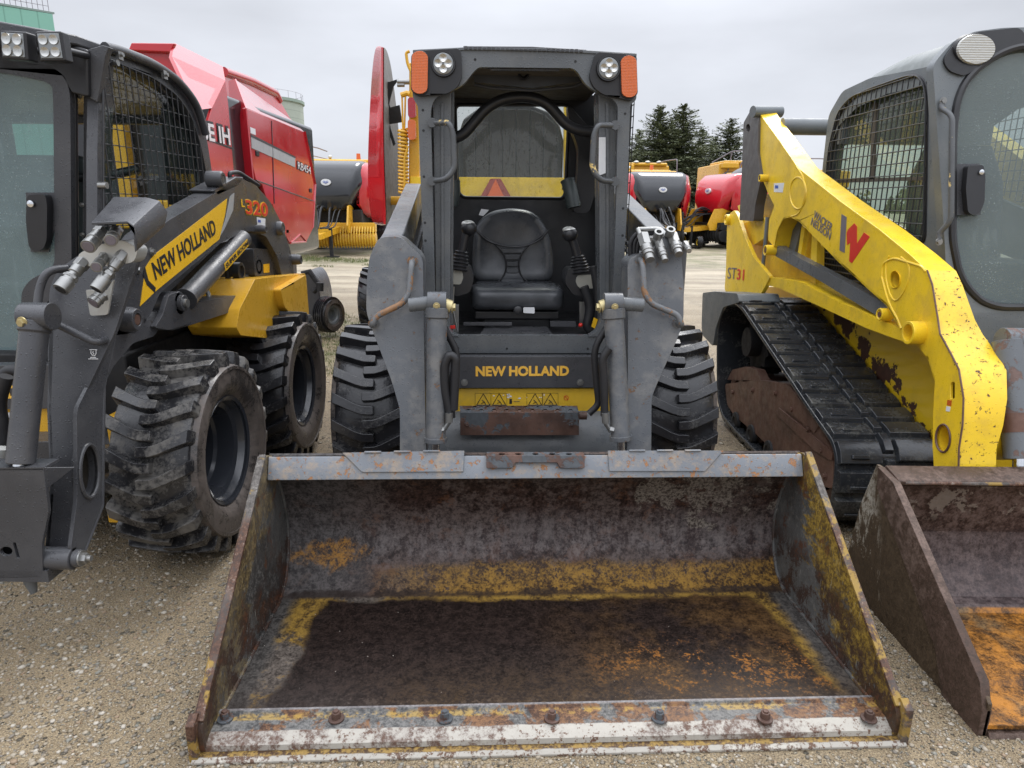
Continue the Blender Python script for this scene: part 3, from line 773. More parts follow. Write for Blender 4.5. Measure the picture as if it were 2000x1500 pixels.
for px in (907, 1133): hexbolt(b, A.Y(px, 747, yf), (0, -1, 0), .010, .010)
b.build('bolt', m_steel, fp)
cm = frontp([(818, 759), (1230, 759), (1230, 812), (818, 812)], yf + .02, .06, m_nh_y2, 'yellow_crossmember')
# warning decals: thin black triangles with a falling figure
wb = MB(); wy = MB()
for (cx, ok) in [(944, 1), (975, 1), (1045, 1), (1075, 1)]:
    yy = yf + .0185
    q = A.Ys([(cx - 16, 768), (cx + 15, 768), (cx + 15, 792), (cx - 16, 792)], yy)
    for i in range(4): wb.tube([q[i], q[(i + 1) % 4]], .0006, 4)
    t = A.Ys([(cx, 769), (cx + 13, 791), (cx - 13, 791)], yy)
    for i in range(3): wb.tube([t[i], t[(i + 1) % 3]], .0014, 4)
    f_ = A.Ys([(cx - 3, 781), (cx + 2, 785), (cx + 5, 790)], yy); wb.tube(f_, .0016, 5); f_ = A.Ys([(cx + 2, 785), (cx - 4, 788)], yy); wb.tube(f_, .0012, 5)
q = A.Ys([(995, 779), (1000, 779), (1000, 789), (995, 789)], yf + .019); wb.poly(q, (0, .0015, 0))
f_ = A.Ys([(1003, 784), (1015, 784)], yf + .0185); wb.tube(f_, .0011, 5)
wb.build('warning_decal', m_letter_k, cm)
b = MB(); c_ = A.Y(1106, 777, yf + .0185); b.lathe([(0, .0105), (.0012, .0105), (.0012, .0085), (0, .0085)], c_, (0, -1, 0), 24)
b.tube([c_ + V((-.007, 0, .007)), c_ + V((.007, 0, -.007))], .0012, 4); b.build('warning_sign', m_letter_r, cm)
b = MB(); 
for i in range(14):
    px = rnd.uniform(955, 1068); py = rnd.uniform(769, 778); p = A.Y(px, py, yf + .0186); s_ = rnd.uniform(.002, .007)
    b.poly([p + V((math.cos(a) * s_ * rnd.uniform(.6, 1.4), 0, math.sin(a) * s_ * .6)) for a in [2 * math.pi * k / 7 for k in range(7)]], (0, .0012, 0))
b.build('scraped_patch', m_letter_w, cm)
# curved lower apron
b = MB(); za, zb_ = A.Y(1040, 805, yf).z, .30
b.poly([V((-.47, y, z)) for y, z in [(yf + .05, za + .01), (yf - .06, za - .03), (yf - .11, za - .10), (yf - .12, zb_ + .05), (yf - .05, zb_ - .03), (yf + .06, zb_ - .03)]], (.94, 0, 0)); b.build('lower_apron', m_grey, AE, bevel=.01)
# rusty step
ys = yf - .17
q = A.Ys([(899, 806), (1131, 806), (1131, 850), (899, 850)], ys); b = MB(); b.poly(q, (0, .006, 0))
zt_, zd = q[0].z, .045
tl, tr_ = q[0], q[1]; dep = .10
hl = []
for r_ in range(2):
    for k in range(8 if r_ else 9):
        c_ = tl.lerp(tr_, (k + (1.1 if r_ else .6)) / 9.2) + V((0, .028 + .042 * r_, 0)); hl.append([c_ + V((math.cos(a) * .008, math.sin(a) * .008, 0)) for a in [2 * math.pi * i / 10 for i in range(10)]])
b.poly([tl + V((0, .0062, 0)), tr_ + V((0, .0062, 0)), tr_ + V((.006, dep, 0)), tl + V((-.006, dep, 0))], (0, 0, -.006), hl)
b.box((tl.x, ys + .006, q[3].z), (tl.x + .006, ys + .1, tl.z - .006)); b.box((tr_.x - .006, ys + .006, q[3].z), (tr_.x, ys + .1, tl.z - .006))
for h_ in hl:
    c_ = sum(h_, V()) / len(h_); b.lathe([(-.001, .0125), (.004, .0095), (.0045, .0080)], c_, (0, 0, 1), 10)
for px in (912, 1116): hexbolt(b, A.Y(px, 829, ys), (0, -1, 0), .007, .006)
b.build('step', m_rust, AE, bevel=.001)
b = MB(); p_ = A.Y(1140, 812, ys + .02); b.cyl(p_ + V((-.02, 0, 0)), p_ + V((.012, 0, 0)), .016); b.build('step_pipe', m_rust, AE)

# ---- cab: face frame
yc = 1.46
outer = [(806, 97), (905, 93), (1040, 94), (1150, 99), (1244, 104), (1243, 196), (1231, 204), (1224, 420), (1211, 640), (1208, 690), (837, 690), (834, 640), (824, 420), (816, 206), (806, 192)]
hole = [(851, 640), (846, 420), (841, 212), (850, 190), (880, 178), (905, 166), (925, 140), (935, 131), (1118, 133), (1128, 140), (1143, 165), (1168, 182), (1196, 192), (1207, 206), (1203, 420), (1195, 640), (1172, 655), (883, 655)]
sill_hole = [(869, 590), (869, 655)]
b = MB(); b.poly(rc(A.Ys(outer, yc), .02, 3), (0, .03, 0), [rc(A.Ys([p for p in hole], yc), .03, 3)])
face = b.build('cab_frame', m_grey, AE, bevel=.004)
# sill corners curve up inside the posts
for s_, pts in ((-1, [(848, 585), (868, 585), (870, 625), (880, 648), (898, 658), (848, 660)]), (1, [(1198, 585), (1180, 585), (1176, 625), (1164, 648), (1148, 658), (1198, 660)])):
    b = MB(); b.poly(rc(A.Ys(pts, yc - .004), .006, 2), (0, .05, 0)); b.build('sill_corner', m_grey, face, bevel=.002)
b = MB()
for (px, py) in [(826, 215), (827, 255), (828, 345), (830, 435), (831, 470), (1221, 222), (1217, 407), (1216, 460), (895, 680), (990, 681), (1148, 681), (928, 116), (1124, 120)]:
    p = A.Y(px, py, yc - .001); b.cyl(p, p + V((0, .004, 0)), .005, n=12)
b.build('bolt_hole', m_void, face)
# inner posts (folded channel behind the face)
for s_, (x0, x1, x2, x3) in ((-1, (846, 881, 852, 879)), (1, (1169, 1204, 1172, 1199))):
    b = MB(); t = A.Ys([(x0, 178), (x1, 178), (x3 + (0 if s_ < 0 else -2), 640), (x2, 640)], yc + .055); b.poly(t, (0, .06, 0))
    xm = (x0 + x1) / 2
    b.poly(A.Ys([(xm - 3, 200), (xm + 3, 200), (xm + 4, 610), (xm - 2, 610)], yc + .045), (0, .01, 0))
    b.build('inner_post', m_grey, face, bevel=.003)
    b = MB()   # window side rail visible behind the post
    if s_ < 0: pts = [(878, 175), (887, 175), (884, 640), (874, 640)]
    else: pts = [(1163, 180), (1173, 180), (1176, 640), (1168, 640)]
    b.poly(A.Ys(pts, yc + .12), (0, .05, 0)); b.build('post_gusset', m_grey, face, bevel=.003)
# roof
q0 = A.Ys([(806, 97), (905, 92), (1040, 93), (1150, 98), (1244, 104)], yc - .005)
b = MB(); r0 = q0; r1 = [p + V((0, .9, .01)) for p in q0]; b.loft([r0 + [p + V((0, 0, -.012)) for p in r0[::-1]], r1 + [p + V((0, 0, -.012)) for p in r1[::-1]]]); roof = b.build('roof', m_grey, AE, bevel=.003)
b = MB()
for px in range(910, 1140, 9):
    p = A.Y(px, 93 + (px - 900) * .025, yc - .006); hh_ = rnd.uniform(-.001, .004) if px < 1000 else (.003 if 1070 < px < 1135 else .0); b.box(p + V((-.006, -.004, -.006)), p + V((.006, .016, .002 + hh_)))
b.tube([A.Y(905, 92, yc + .0), A.Y(1040, 93, yc), A.Y(1090, 96, yc), A.Y(1145, 99, yc)], .004, 6)
b.build('roof_lip', m_dark, roof, bevel=.001)
b = MB(); p = A.Ys([(850, 105), (1205, 112)], yc + .03); b.box((p[0].x, yc + .04, p[0].z - .05), (p[1].x, 2.35, p[0].z - .028)); b.build('headliner', m_head, AE)
b = MB(); b.tube([A.Y(925, 165, 1.62), A.Y(960, 172, 1.62), A.Y(1040, 177, 1.62), A.Y(1120, 170, 1.62), A.Y(1140, 160, 1.62)], .006, 8, round_=.02)
q = A.Ys([(925, 135), (1140, 135), (1140, 158), (1040, 172), (925, 160)], 1.63); b.poly(q, (0, .01, 0)); b.build('header_liner', m_black_int, AE)
b = MB(); p = A.Y(1023, 143, 1.58); b.lathe([(0, .018), (.015, .024), (.03, .008)], p, (0, 1, 0), 20); b.cyl(p, p + V((0, 0, .03)), .006)
b.build('dome_knob', m_black, AE)
b = MB(); q = A.Ys([(958, 134), (1092, 135), (1092, 138), (958, 137)], yc + .02); b.poly(q, (0, .02, 0)); b.build('mirror_rail', m_dark, AE)
# lamp pods
for s_, pod, lamp, ref in ((-1, [(811, 99), (900, 94), (903, 150), (893, 172), (872, 184), (812, 188)], (866, 125), [(820, 97), (820, 187)]), (1, [(1164, 101), (1239, 106), (1238, 198), (1180, 186), (1160, 172), (1150, 150)], (1188, 134), [(1228, 106), (1228, 194)])):
    b = MB(); b.poly(rc(A.Ys(pod, yc - .022), .02, 4), (0, .021, 0)); o = b.build('lamp_pod', m_black, face, bevel=.006)
    c_ = A.Y(*lamp, yc - .024); rr = .0425
    b = MB(); b.lathe([(0, rr + .006), (.012, rr + .004), (.012, rr - .002), (.004, rr - .003), (.003, 0.001)], c_, (0, -1, 0), 36); lo = b.build('work_light', m_black, o)
    b = MB(); b.lathe([(0, .040), (.006, .039), (.008, .030), (.009, .001)], c_ + V((0, -.004, 0)), (0, -1, 0), 32); b.build('lens', m_lens, lo)
    for (dx, dz) in ((0, .019), (0, -.019), (.019, 0), (-.019, 0)):
        b = MB(); b.lathe([(0, .0155), (.006, .015), (.002, .008), (.0, .001)], c_ + V((dx, -.012, dz)), (0, -1, 0), 20); b.build('led', m_lens2, lo)
    t_, u_ = A.Y(*ref[0], yc - .03), A.Y(*ref[1], yc - .03)
    hw = .031; pts = []
    for k in range(13): a = math.pi * k / 12; pts.append(V((t_.x + math.cos(a) * hw, 0, t_.z - hw + math.sin(a) * hw * .8)))
    for k in range(13): a = math.pi + math.pi * k / 12; pts.append(V((u_.x + math.cos(a) * hw, 0, u_.z + hw + math.sin(a) * hw * .8)))
    b = MB(); b.poly([V((p.x, yc - .040, p.z)) for p in pts], (0, .020, 0)); b.build('orange_lamp', m_orange, face, bevel=.005)
    cc = sum(pts, V()) / len(pts)
    b = MB(); b.poly([V((cc.x + (p.x - cc.x) * 1.12, yc - .028, cc.z + (p.z - cc.z) * 1.04)) for p in pts], (0, .0275, 0)); b.build('lamp_base', m_black, face, bevel=.004)
# grab bars on the posts
for s_, pts in ((-1, [(842, 237), (878, 239), (885, 262), (888, 330), (872, 350), (842, 353)]), (1, [(1206, 242), (1168, 244), (1160, 262), (1156, 330), (1172, 352), (1205, 354)])):
    P_ = A.Ys(pts, yc - .06); P_[0].y = yc; P_[-1].y = yc
    b = MB(); b.tube(P_, .0115, 12, round_=.03); b.cyl(P_[0] + V((0, -.02, 0)), P_[0], .018); b.cyl(P_[-1] + V((0, -.02, 0)), P_[-1], .018)
    b.build('grab_bar', paint('grab_bar_paint', (.09, .095, .10), .35, chips=((.55, .38, .14), .60, 8)) if s_ < 0 else bpy.data.materials['grab_bar_paint'], face)
b = MB(); q = A.Ys([(1170, 268), (1183, 268), (1183, 338), (1169, 343)], yc + .044); b.poly(q, (0, .004, 0)); b.build('label', m_white, face)
# right gusset sheet on the post (wide part upper right / left)
b = MB(); b.poly(A.Ys([(1166, 250), (1176, 250), (1176, 640), (1180, 640), (1180, 430), (1166, 400)], yc + .10), (0, .004, 0)); b.build('post_sheet', m_grey, face)

# ---- cab: inside
yb = 2.30
cx0, cx1 = A.Y(868, 400, yc).x, A.Y(1190, 400, yc).x
b = MB()
rw = [(-.44, .62), (.44, .62), (.44, 1.92), (-.44, 1.92)]
win = rc(A.Ys([(889, 205), (1112, 205), (1104, 378), (1098, 388), (905, 386), (894, 374)], yb), .03, 4)
b.poly([V((x, yb, z)) for x, z in rw], (0, .03, 0), [win]); b.build('rear_wall', m_black_int, AE)
b = MB()
wi = [win[i] for i in range(len(win))]
b.tube(wi + [wi[0]], .009, 8); b.build('window_seal', m_black, AE)
g_clear = glass('wet_clear_glass', (.95, .97, .95), (.60, .63, .60), .17, 60, .9)
b = MB(); b.poly([p + V((0, .012, 0)) for p in win], (0, .005, 0)); b.build('rear_window', g_clear, AE)
# side walls: lower solid part, upper wire guard
for s_ in (-1, 1):
    xx = s_ * .435
    b = MB(); b.poly([V((xx, y, z)) for y, z in [(yc + .12, .70), (yb, .70), (yb, 1.15), (yc + .12, .95)]], (s_ * .01, 0, 0)); b.poly([V((xx, y, z)) for y, z in [(yc + .16, 1.62), (yb, 1.62), (yb, 1.92), (yc + .16, 1.92)]], (s_ * .01, 0, 0))
    b.poly([V((xx, y, z)) for y, z in [(yb - .14, 1.0), (yb, 1.0), (yb, 1.7), (yb - .14, 1.7)]], (s_ * .01, 0, 0)); b.build('side_wall', m_black_int, AE)
    b = MB(); b.grid([V((xx + s_ * .012, y, z)) for y, z in [(yc + .12, .95), (yb, .95), (yb, 1.9), (yc + .12, 1.9)]], .045, .045, (0, 1, 0), (0, 0, 1), .0022); b.build('side_guard', m_black, AE)
# black A-shaped inner trim right of the window and cushions
for pts in ([(1108, 200), (1160, 260), (1165, 370), (1150, 418), (1118, 415), (1128, 340), (1130, 290), (1112, 240)], [(870, 240), (892, 262), (894, 400), (872, 420)]):
    b = MB(); b.poly(rc(A.Ys(pts, 2.12), .03, 4), (0, .08, 0)); b.build('inner_trim', m_black, AE, bevel=.01)
for px in (1115, 890):
    b = MB(); p = [A.Y(px + (0 if px > 1000 else -8), 358, 2.08), A.Y(px + 8, 380, 2.06), A.Y(px + 10, 405, 2.05)]; p = [A.Y(px - 6, 352, 2.1), A.Y(px, 375, 2.08), A.Y(px + 6, 405, 2.07)] if px > 1000 else [A.Y(884, 352, 2.1), A.Y(886, 375, 2.1), A.Y(880, 400, 2.1)]
    b.tube(p, .036, 16, round_=.04)
    for k in range(5): c_ = p[0].lerp(p[-1], k / 4.5); b.tube([c_, c_ + (p[-1] - p[0]).normalized() * .006], .039, 16)
    b.build('air_duct', plain('grey_green_duct', (.06, .075, .075), .35) if px > 1000 else bpy.data.materials['grey_green_duct'], AE)
# lap bar
b = MB(); yl = 1.78
b.tube(A.Ys([(878, 272), (905, 264), (950, 210), (985, 192), (1030, 188), (1068, 200), (1106, 244), (1132, 256), (1170, 258)], yl), .024, 16, round_=.09)
b.tube([A.Y(880, 270, yl), A.Y(876, 300, yl + .15), A.Y(874, 330, yl + .45)], .022, 12, round_=.04); b.tube([A.Y(1168, 258, yl), A.Y(1166, 290, yl + .15), A.Y(1164, 330, yl + .45)], .022, 12, round_=.04)
b.build('lap_bar', m_black, AE)
# seat
ysb = 2.02
out_ = A.Ys([(924, 552), (921, 500), (925, 450), (938, 428), (962, 412), (1000, 406), (1036, 411), (1060, 430), (1076, 462), (1083, 510), (1081, 552)], ysb)
out_ = rc(out_, .05, 5)
c_ = sum(out_, V()) / len(out_)
def scl(l, k, dy): return [V((c_.x + (p.x - c_.x) * k, p.y + dy, c_.z + (p.z - c_.z) * k)) for p in l]
b = MB(); b.loft([scl(out_, .93, .12), scl(out_, 1.0, .10), scl(out_, 1.0, .03), scl(out_, .97, .005), scl(out_, .90, -.008), scl(out_, .78, .004), scl(out_, .5, .020)]); seat = b.build('seat', m_seat, AE, smooth=80)
pipe = MB()
def yl_(px, py, d=.012): return A.Y(px, py, ysb - d)
pipe.tube([yl_(928, 448), yl_(950, 470), yl_(980, 480), yl_(1005, 483, .010), yl_(1030, 480), yl_(1056, 468), yl_(1071, 450)], .0045, 8, round_=.06)
for sx_ in (1, -1):
    f = lambda q: yl_(1001 + sx_ * (q[0] - 1001), q[1], .006)
    pipe.tube([f((930, 450)), f((965, 475)), f((985, 495)), f((990, 520)), f((984, 540)), f((970, 552))], .004, 8, round_=.05)
pipe.build('seam', m_black, seat)
b = MB()
for (y0, y1, w0_, w1_) in [(486, 494, 26, 20), (497, 507, 17, 14), (511, 520, 12, 11), (524, 533, 12, 12), (538, 552, 15, 24)]:
    q = A.Ys([(1001 - w0_, y0), (1001 + w0_, y0), (1001 + w1_, y1), (1001 - w1_, y1)], ysb - .004); b.poly(rc(q, .008, 2), (0, .03, 0))
b.build('backrest_pad', m_seat, seat, bevel=.005)
# cushion
zc0, zc1 = A.Y(1010, 607, 1.72).z, A.Y(1010, 566, 1.72).z
b = MB()
def cs(y, w_, z0, z1, r=.03): return rc([V((.0 + cxm - w_, y, z0)), V((cxm + w_, y, z0)), V((cxm + w_, y, z1)), V((cxm - w_, y, z1))], r, 4)
cxm = A.Y(1011, 590, 1.72).x
b.loft([cs(1.695, .175, zc0 + .03, zc1 - .025), cs(1.705, .20, zc0 + .01, zc1 - .008), cs(1.74, .218, zc0, zc1 + .006), cs(1.85, .22, zc0, zc1 + .012), cs(2.06, .20, zc0, zc1 + .006)]); b.build('cushion', m_seat, seat, smooth=80)
b = MB(); p = A.Y(1011, 606, 1.69); b.lathe([(0, .018), (.022, .02), (.026, .012), (.026, .001)], p, (0, -1, .1), 12); b.build('seat_knob', m_black, seat)
b = MB(); b.poly(rc(A.Ys([(1022, 600), (1044, 600), (1044, 612), (1022, 611)], 1.692), .005, 3), (0, -.004, 0)); b.build('dial_label', m_white, seat)
b = MB(); b.box((cxm - .20, 1.74, zc0 - .045), (cxm + .20, 2.05, zc0 - .004)); b.box((cxm - .16, 1.77, zc0 - .12), (cxm + .16, 2.03, zc0 - .045)); b.box((cxm - .18, 1.70, zc0 - .16), (cxm + .18, 2.05, zc0 - .12)); b.build('seat_base', m_black, seat, bevel=.008)
fl = A.Y(1030, 655, yc + .05).z
b = MB(); b.box((-.43, yc + .03, fl - .03), (.43, yb, fl - .012)); b.build('cab_floor', m_black, AE)
b = MB(); q = [A.Z(935, 658, fl), A.Z(1082, 658, fl), A.Z(1068, 640, fl), A.Z(948, 640, fl)]; b.poly(rc(q, .01, 3), (0, 0, .006)); b.build('floor_plate', m_dark, AE, bevel=.002)
for (x0, x1, y0, y1) in [(884, 896, 595, 650), (1132, 1150, 590, 640), (905, 1000, 630, 636), (1075, 1125, 628, 638)]:
    b = MB(); b.poly(A.Ys([(x0, y0), (x1, y0), (x1, y1), (x0, y1)], 1.66), (0, .02, 0)); b.build('linkage', m_steel if x1 - x0 < 40 else m_dark, AE, bevel=.001)
b = MB(); b.tube(A.Ys([(886, 560), (884, 600), (893, 645)], 1.6), .005, 8, round_=.02); b.build('linkage', m_steel, AE)
b = MB(); p = A.Y(1134, 635, 1.6); b.ball(p, .01); q = A.Ys([(874, 636), (889, 636), (889, 642), (874, 642)], 1.55); b.poly(q, (0, .01, 0)); b.build('red_catch', m_letter_r, AE)
b = MB(); q = A.Ys([(1160, 620), (1168, 624), (1162, 642), (1155, 638)], 1.56); b.poly(q, (0, .003, 0)); b.build('yellow_label', m_decal_y, AE)
b = MB(); b.tube(A.Ys([(1140, 560), (1155, 600), (1145, 640), (1165, 652)], 1.6), .022, 12, round_=.05); b.tube(A.Ys([(1160, 520), (1168, 570), (1160, 640)], 1.62), .02, 12, round_=.05); b.build('wiring_loom', m_hose, AE)
# joysticks
for s_, base, boot, grip, top, pad in ((-1, (896, 527), (902, 493), (909, 462), (916, 446), (886, 542)), (1, (1133, 532), (1128, 502), (1120, 475), (1113, 458), (1144, 550))):
    yj = 1.70
    Pb, Pt, Pg, Pk = [A.Y(*q, yj) for q in (base, boot, grip, top)]
    b = MB(); q = [(base[0] - 26, 525), (base[0] + 22, 520), (base[0] + 30, 545), (base[0] + 22, 572), (base[0] - 8, 580), (base[0] - 26, 565)] if s_ < 0 else [(base[0] - 24, 525), (base[0] + 24, 524), (base[0] + 24, 560), (base[0] + 12, 580), (base[0] - 14, 576), (base[0] - 30, 552)]
    b.poly(rc(A.Ys(q, yj - .03), .02, 5), (0, .16, 0)); pod = b.build('armrest_pod', m_black, AE, bevel=.012)
    b = MB(); c0 = pad; b.poly(rc(A.Ys([(c0[0] - 15, c0[1] - 15), (c0[0] + 16, c0[1] - 15), (c0[0] + 19, c0[1]), (c0[0] + 14, c0[1] + 14), (c0[0] - 15, c0[1] + 12)] if s_ < 0 else [(c0[0] - 17, c0[1] - 12), (c0[0] + 15, c0[1] - 14), (c0[0] + 15, c0[1] + 14), (c0[0] - 14, c0[1] + 12), (c0[0] - 20, c0[1])], yj - .0325), .012, 5), (0, .004, 0)); b.build('pad', plain('tan_pad', (.30, .29, .25), .5) if s_ < 0 else bpy.data.materials['tan_pad'], pod)
    b = MB()
    prof_ = []
    Lh = (Pt - Pb).length * 1.15
    for k in range(6):
        a = k / 6 * Lh; r_ = .048 - .026 * k / 6; prof_ += [(a, r_), (a + Lh / 14, r_ + .004), (a + Lh / 8, r_ - .004)]
    b.lathe(prof_, Pb + V((0, 0, -.0)), Pt - Pb + V((0, 0, .01)), 24); js = b.build('joystick', m_black, AE)
    b = MB(); b.tube([Pt.lerp(Pb, .1), Pg, Pk], [.021, .019, .022], 16); b.ball(Pk + V((0, -.004, .0)), .034, 1.05, 1, .95); b.build('grip', m_black, js)
    b = MB(); b.ball(Pk + V((-.004, .0, .020)), .029, 1.05, 1, .55); b.build('grip_cap', m_zinc, js)
b = MB(); p = A.Ys([(935, 420), (940, 408), (955, 410), (944, 422)], 2.1); b.poly(p, (0, .006, 0)); b.build('tag', m_white, AE)
b = MB(); b.box((-.6, 2.95, .95), (.6, 3.3, 1.1)); b.box((-.42, 2.45, .9), (.42, 3.2, 1.18)); b.build('engine_hood', m_grey, AE, bevel=.03)

# ================================================================== LEFT LOADER (closed cab, long side boom)
B = Fr('skid_steer_loader', (-2.0, 2.0, 0), 0, 'charcoal closed-cab skid steer loader at the left with yellow side decal', 'skid steer loader', 'compact loaders parked in a row')
BE = B.e
bx = lambda pts, wx: [B.X(a, c, wx + 2.0) for a, c in pts]
by = lambda pts, wy: [B.Y(a, c, wy - 2.0) for a, c in pts]
bp = lambda pts, a=(1.86, .30), c=(2.12, 1.15): [B.P(x, y, (a[0] - 2, a[1]), (c[0] - 2, c[1])) for x, y in pts]
def add(parent, name, mat, fn, **k):
    b = MB(); fn(b); return b.build(name, mat, parent, **k)

# wheels
for i, (yy, mt, rot) in enumerate(((2.545, m_tyre_d, .1), (3.56, m_tyre, .25))):
    w_ = tyre('wheel', .405, .30, .208, mt, BE, outer=1); w_.location = (.73, yy - 2.0 + .04, .405); w_.rotation_euler = (rot, 0, 0)
    rim(w_, .208, .30, outer=1, deep=.75)
    copy_tree(w_, BE, (-.73, yy - 2.0 + .04, .405), (rot + .5, 0, math.pi * 0))
# chassis
add(BE, 'chassis', m_void, lambda b: (b.box((-.48, .55, .22), (.52, 2.1, .80)), b.box((-.5, .62, .75), (.5, 2.2, .95))), bevel=.01)
for yy in (.53, 1.59):
    add(BE, 'axle', m_void, lambda b: b.cyl((.4, yy, .415), (.62, yy, .415), .10))
# yellow frame seen between arm and tyre, yellow front strip
add(BE, 'yellow_frame', m_nh_y, lambda b: (b.box((.50, .40, .22), (.565, .62, .60)), b.box((.44, .42, .16), (.50, .6, .24))), bevel=.006)
add(BE, 'yellow_crossmember', m_nh_y, lambda b: b.poly(by([(-60, 800), (140, 797), (140, 862), (-60, 862)], 2.42), (0, .08, 0)), bevel=.004)
fpB = add(BE, 'front_panel', m_dark, lambda b: b.poly(by([(-60, 715), (110, 712), (110, 798), (-60, 801)], 2.40), (0, .06, 0)), bevel=.003)
p0, p1 = by([(-255, 782), (44, 778)], 2.40)
text(fpB, 'NEW HOLLAND', p0, p1, by([(-255, 757)], 2.40)[0] - p0, m_letter, bold=.03, lift=.002)
add(BE, 'lower_apron', m_dark, lambda b: b.poly(by([(-60, 865), (120, 862), (120, 960), (-60, 960)], 2.3), (0, .12, 0)), bevel=.004)
add(BE, 'warning_decal', m_white, lambda b: b.poly(by([(12, 806), (24, 805), (24, 850), (12, 852)], 2.415), (0, .003, 0)))

# cab side: frame, glass, guard
xs = -1.5
so = [(193, 118), (215, 92), (300, 128), (352, 165), (385, 212), (405, 275), (420, 375), (424, 470), (190, 640), (190, 300)]
sh = [(201, 140), (215, 116), (300, 152), (345, 185), (373, 225), (392, 285), (408, 370), (410, 440), (203, 560)]
b = MB(); b.poly(rc(bx(so, xs), .03, 4), (-.04, 0, 0), [rc(bx(sh, xs), .05, 4)]); cs_ = b.build('cab_side', m_dark, BE, bevel=.004)
gB = glass('tinted_side_glass', (.80, .86, .84), (.03, .035, .035), .06, 70, .4)
b = MB(); b.poly(rc(bx(sh, xs - .03), .05, 4), (-.004, 0, 0)); b.build('side_window', gB, BE)
b = MB(); gp = rc(bx(sh, xs + .015), .05, 4); b.grid(gp, .0465, .058, (0, 1, 0), (0, 0, 1), .0021)
b.tube(gp + [gp[0]], .004, 6); gd = b.build('window_guard', m_black, cs_)
for q in [(193, 362), (215, 122)]:
    b = MB(); p = bx([q], xs + .0)[0]; b.cyl(p, p + V((.03, 0, 0)), .012, n=16); b.build('guard_bolt', m_steel, cs_)
b = MB(); p = bx([(322, 210), (335, 210), (352, 400), (338, 400)], xs - .05)
b.poly(p, (-.02, 0, 0)); b.build('window_bar', m_black, cs_)
# roof gutter rail with bolts
b = MB(); rp = bx([(205, 92), (232, 98), (300, 124), (350, 158), (385, 205), (402, 262)], xs + .02)
b.tube(rp, .018, 10, round_=.1); b.build('roof_rail', m_dark, cs_)
for q in [(233, 107), (321, 146)]:
    b = MB(); p = bx([q], xs + .03)[0]; b.cbox(p, (.012, .03, .035)); hexbolt(b, p, (1, 0, 0), .008, .016); b.build('rail_bolt', m_steel, cs_)
# far side wall and rear so the cab is closed
b = MB(); q = bx(so, xs); b.poly([V((p.x - 1.0, p.y, p.z)) for p in rc(q, .03, 3)], (.03, 0, 0), [[V((p.x - 1.0, p.y, p.z)) for p in rc(bx(sh, xs), .05, 4)]]); b.build('cab_side', m_dark, BE)
b = MB(); b.box((-.48, 1.40, .8), (-.40, 1.46, 1.85)); b.box((.38, 1.40, .8), (.46, 1.46, 1.85)); b.box((-.48, 1.40, .8), (.46, 1.46, 1.08)); b.box((-.48, 1.40, 1.72), (.46, 1.46, 1.80)); b.build('cab_rear', m_black_int, BE)
b = MB(); b.box((-.48, .66, .80), (.46, 1.4, .86)); b.build('cab_floor', m_black_int, BE)
# roof slab with chamfered front visor
zr = B.Y(75, 45, .45).z
b = MB()
rt = [(-.5, .42), (.33, .42), (.47, .60), (.49, .74), (.49, 1.10), (.44, 1.50), (-.5, 1.50)]
top = [V((x, y, {0: zr, 1: zr, 2: zr + .0, 3: zr - .005, 4: zr - .04, 5: zr - .16, 6: zr - .16}[i])) for i, (x, y) in enumerate(rt)]
b.loft([[p + V((0, 0, -.035)) for p in top], top]); b.build('roof', m_dark, BE, bevel=.008)
# front header below the visor
b = MB(); q = by([(-80, 60), (70, 62), (110, 78), (170, 96), (172, 190), (140, 182), (120, 150), (-80, 128)], 2.60)
b.poly(q, (0, .10, 0)); hd = b.build('front_header', m_black, BE, bevel=.01)
for (cx, cy, w_, h_, tilt) in [(26, 88, 25, 22, .08), (98, 90, 22, 23, -.02)]:
    c = by([(cx, cy)], 2.41)[0]
    Mx = Matrix.Translation(c) @ Matrix.Rotation(tilt, 4, 'Y') @ Matrix.Rotation(-.15 if cx < 50 else .0, 4, 'Z')
    w2 = w_ / 1333 * 2.6; h2 = h_ / 1333 * 2.6
    b = MB(); b.box((-w2, 0, -h2), (w2, .045, h2), Mx); lm = b.build('work_light', m_black, hd, bevel=.006)
    b = MB(); b.box((-w2 * .82, -.003, -h2 * .82), (w2 * .82, .006, h2 * .82), Mx); b.build('lens', m_lens, lm, bevel=.002)
    for ax_ in (-1, 1):
        for az in (-1, 1):
            b = MB(); b.lathe([(0.001, w2 * .36), (.006, w2 * .34), (.003, w2 * .15), (.003, .0008)], Mx @ V((ax_ * w2 * .4, -.001, az * h2 * .4)), Mx.to_3x3() @ V((0, -1, 0)), 16); b.build('led', m_lens2, lm)
    b = MB(); b.cyl(Mx @ V((0, .03, 0)), Mx @ V((0, .20, .01)), .012); b.build('lamp_bracket', m_black, lm)
# corner post (three folds) and front bolts
b = MB(); q = by([(163, 96), (190, 100), (193, 600), (160, 600)], 2.66); b.poly(q, (0, .05, 0)); b.build('corner_post', m_dark, BE, bevel=.004)
b = MB(); q = by([(182, 96), (205, 94), (203, 300), (196, 640), (184, 640)], 2.72); b.poly(q, (0, .06, 0)); b.build('corner_post', m_dark, BE, bevel=.004)
for py in (188, 400, 458): 
    b = MB(); p = by([(156 + (py - 188) * .02, py)], 2.655)[0]; hexbolt(b, p, (0, -1, 0), .006, .012); b.build('bolt', m_steel, BE)
b = MB(); q = by([(172, 96), (200, 88), (213, 92), (206, 110), (190, 200), (172, 190)], 2.62); b.poly(q, (0, .03, 0)); b.build('corner_gusset', m_dark, BE, bevel=.003)
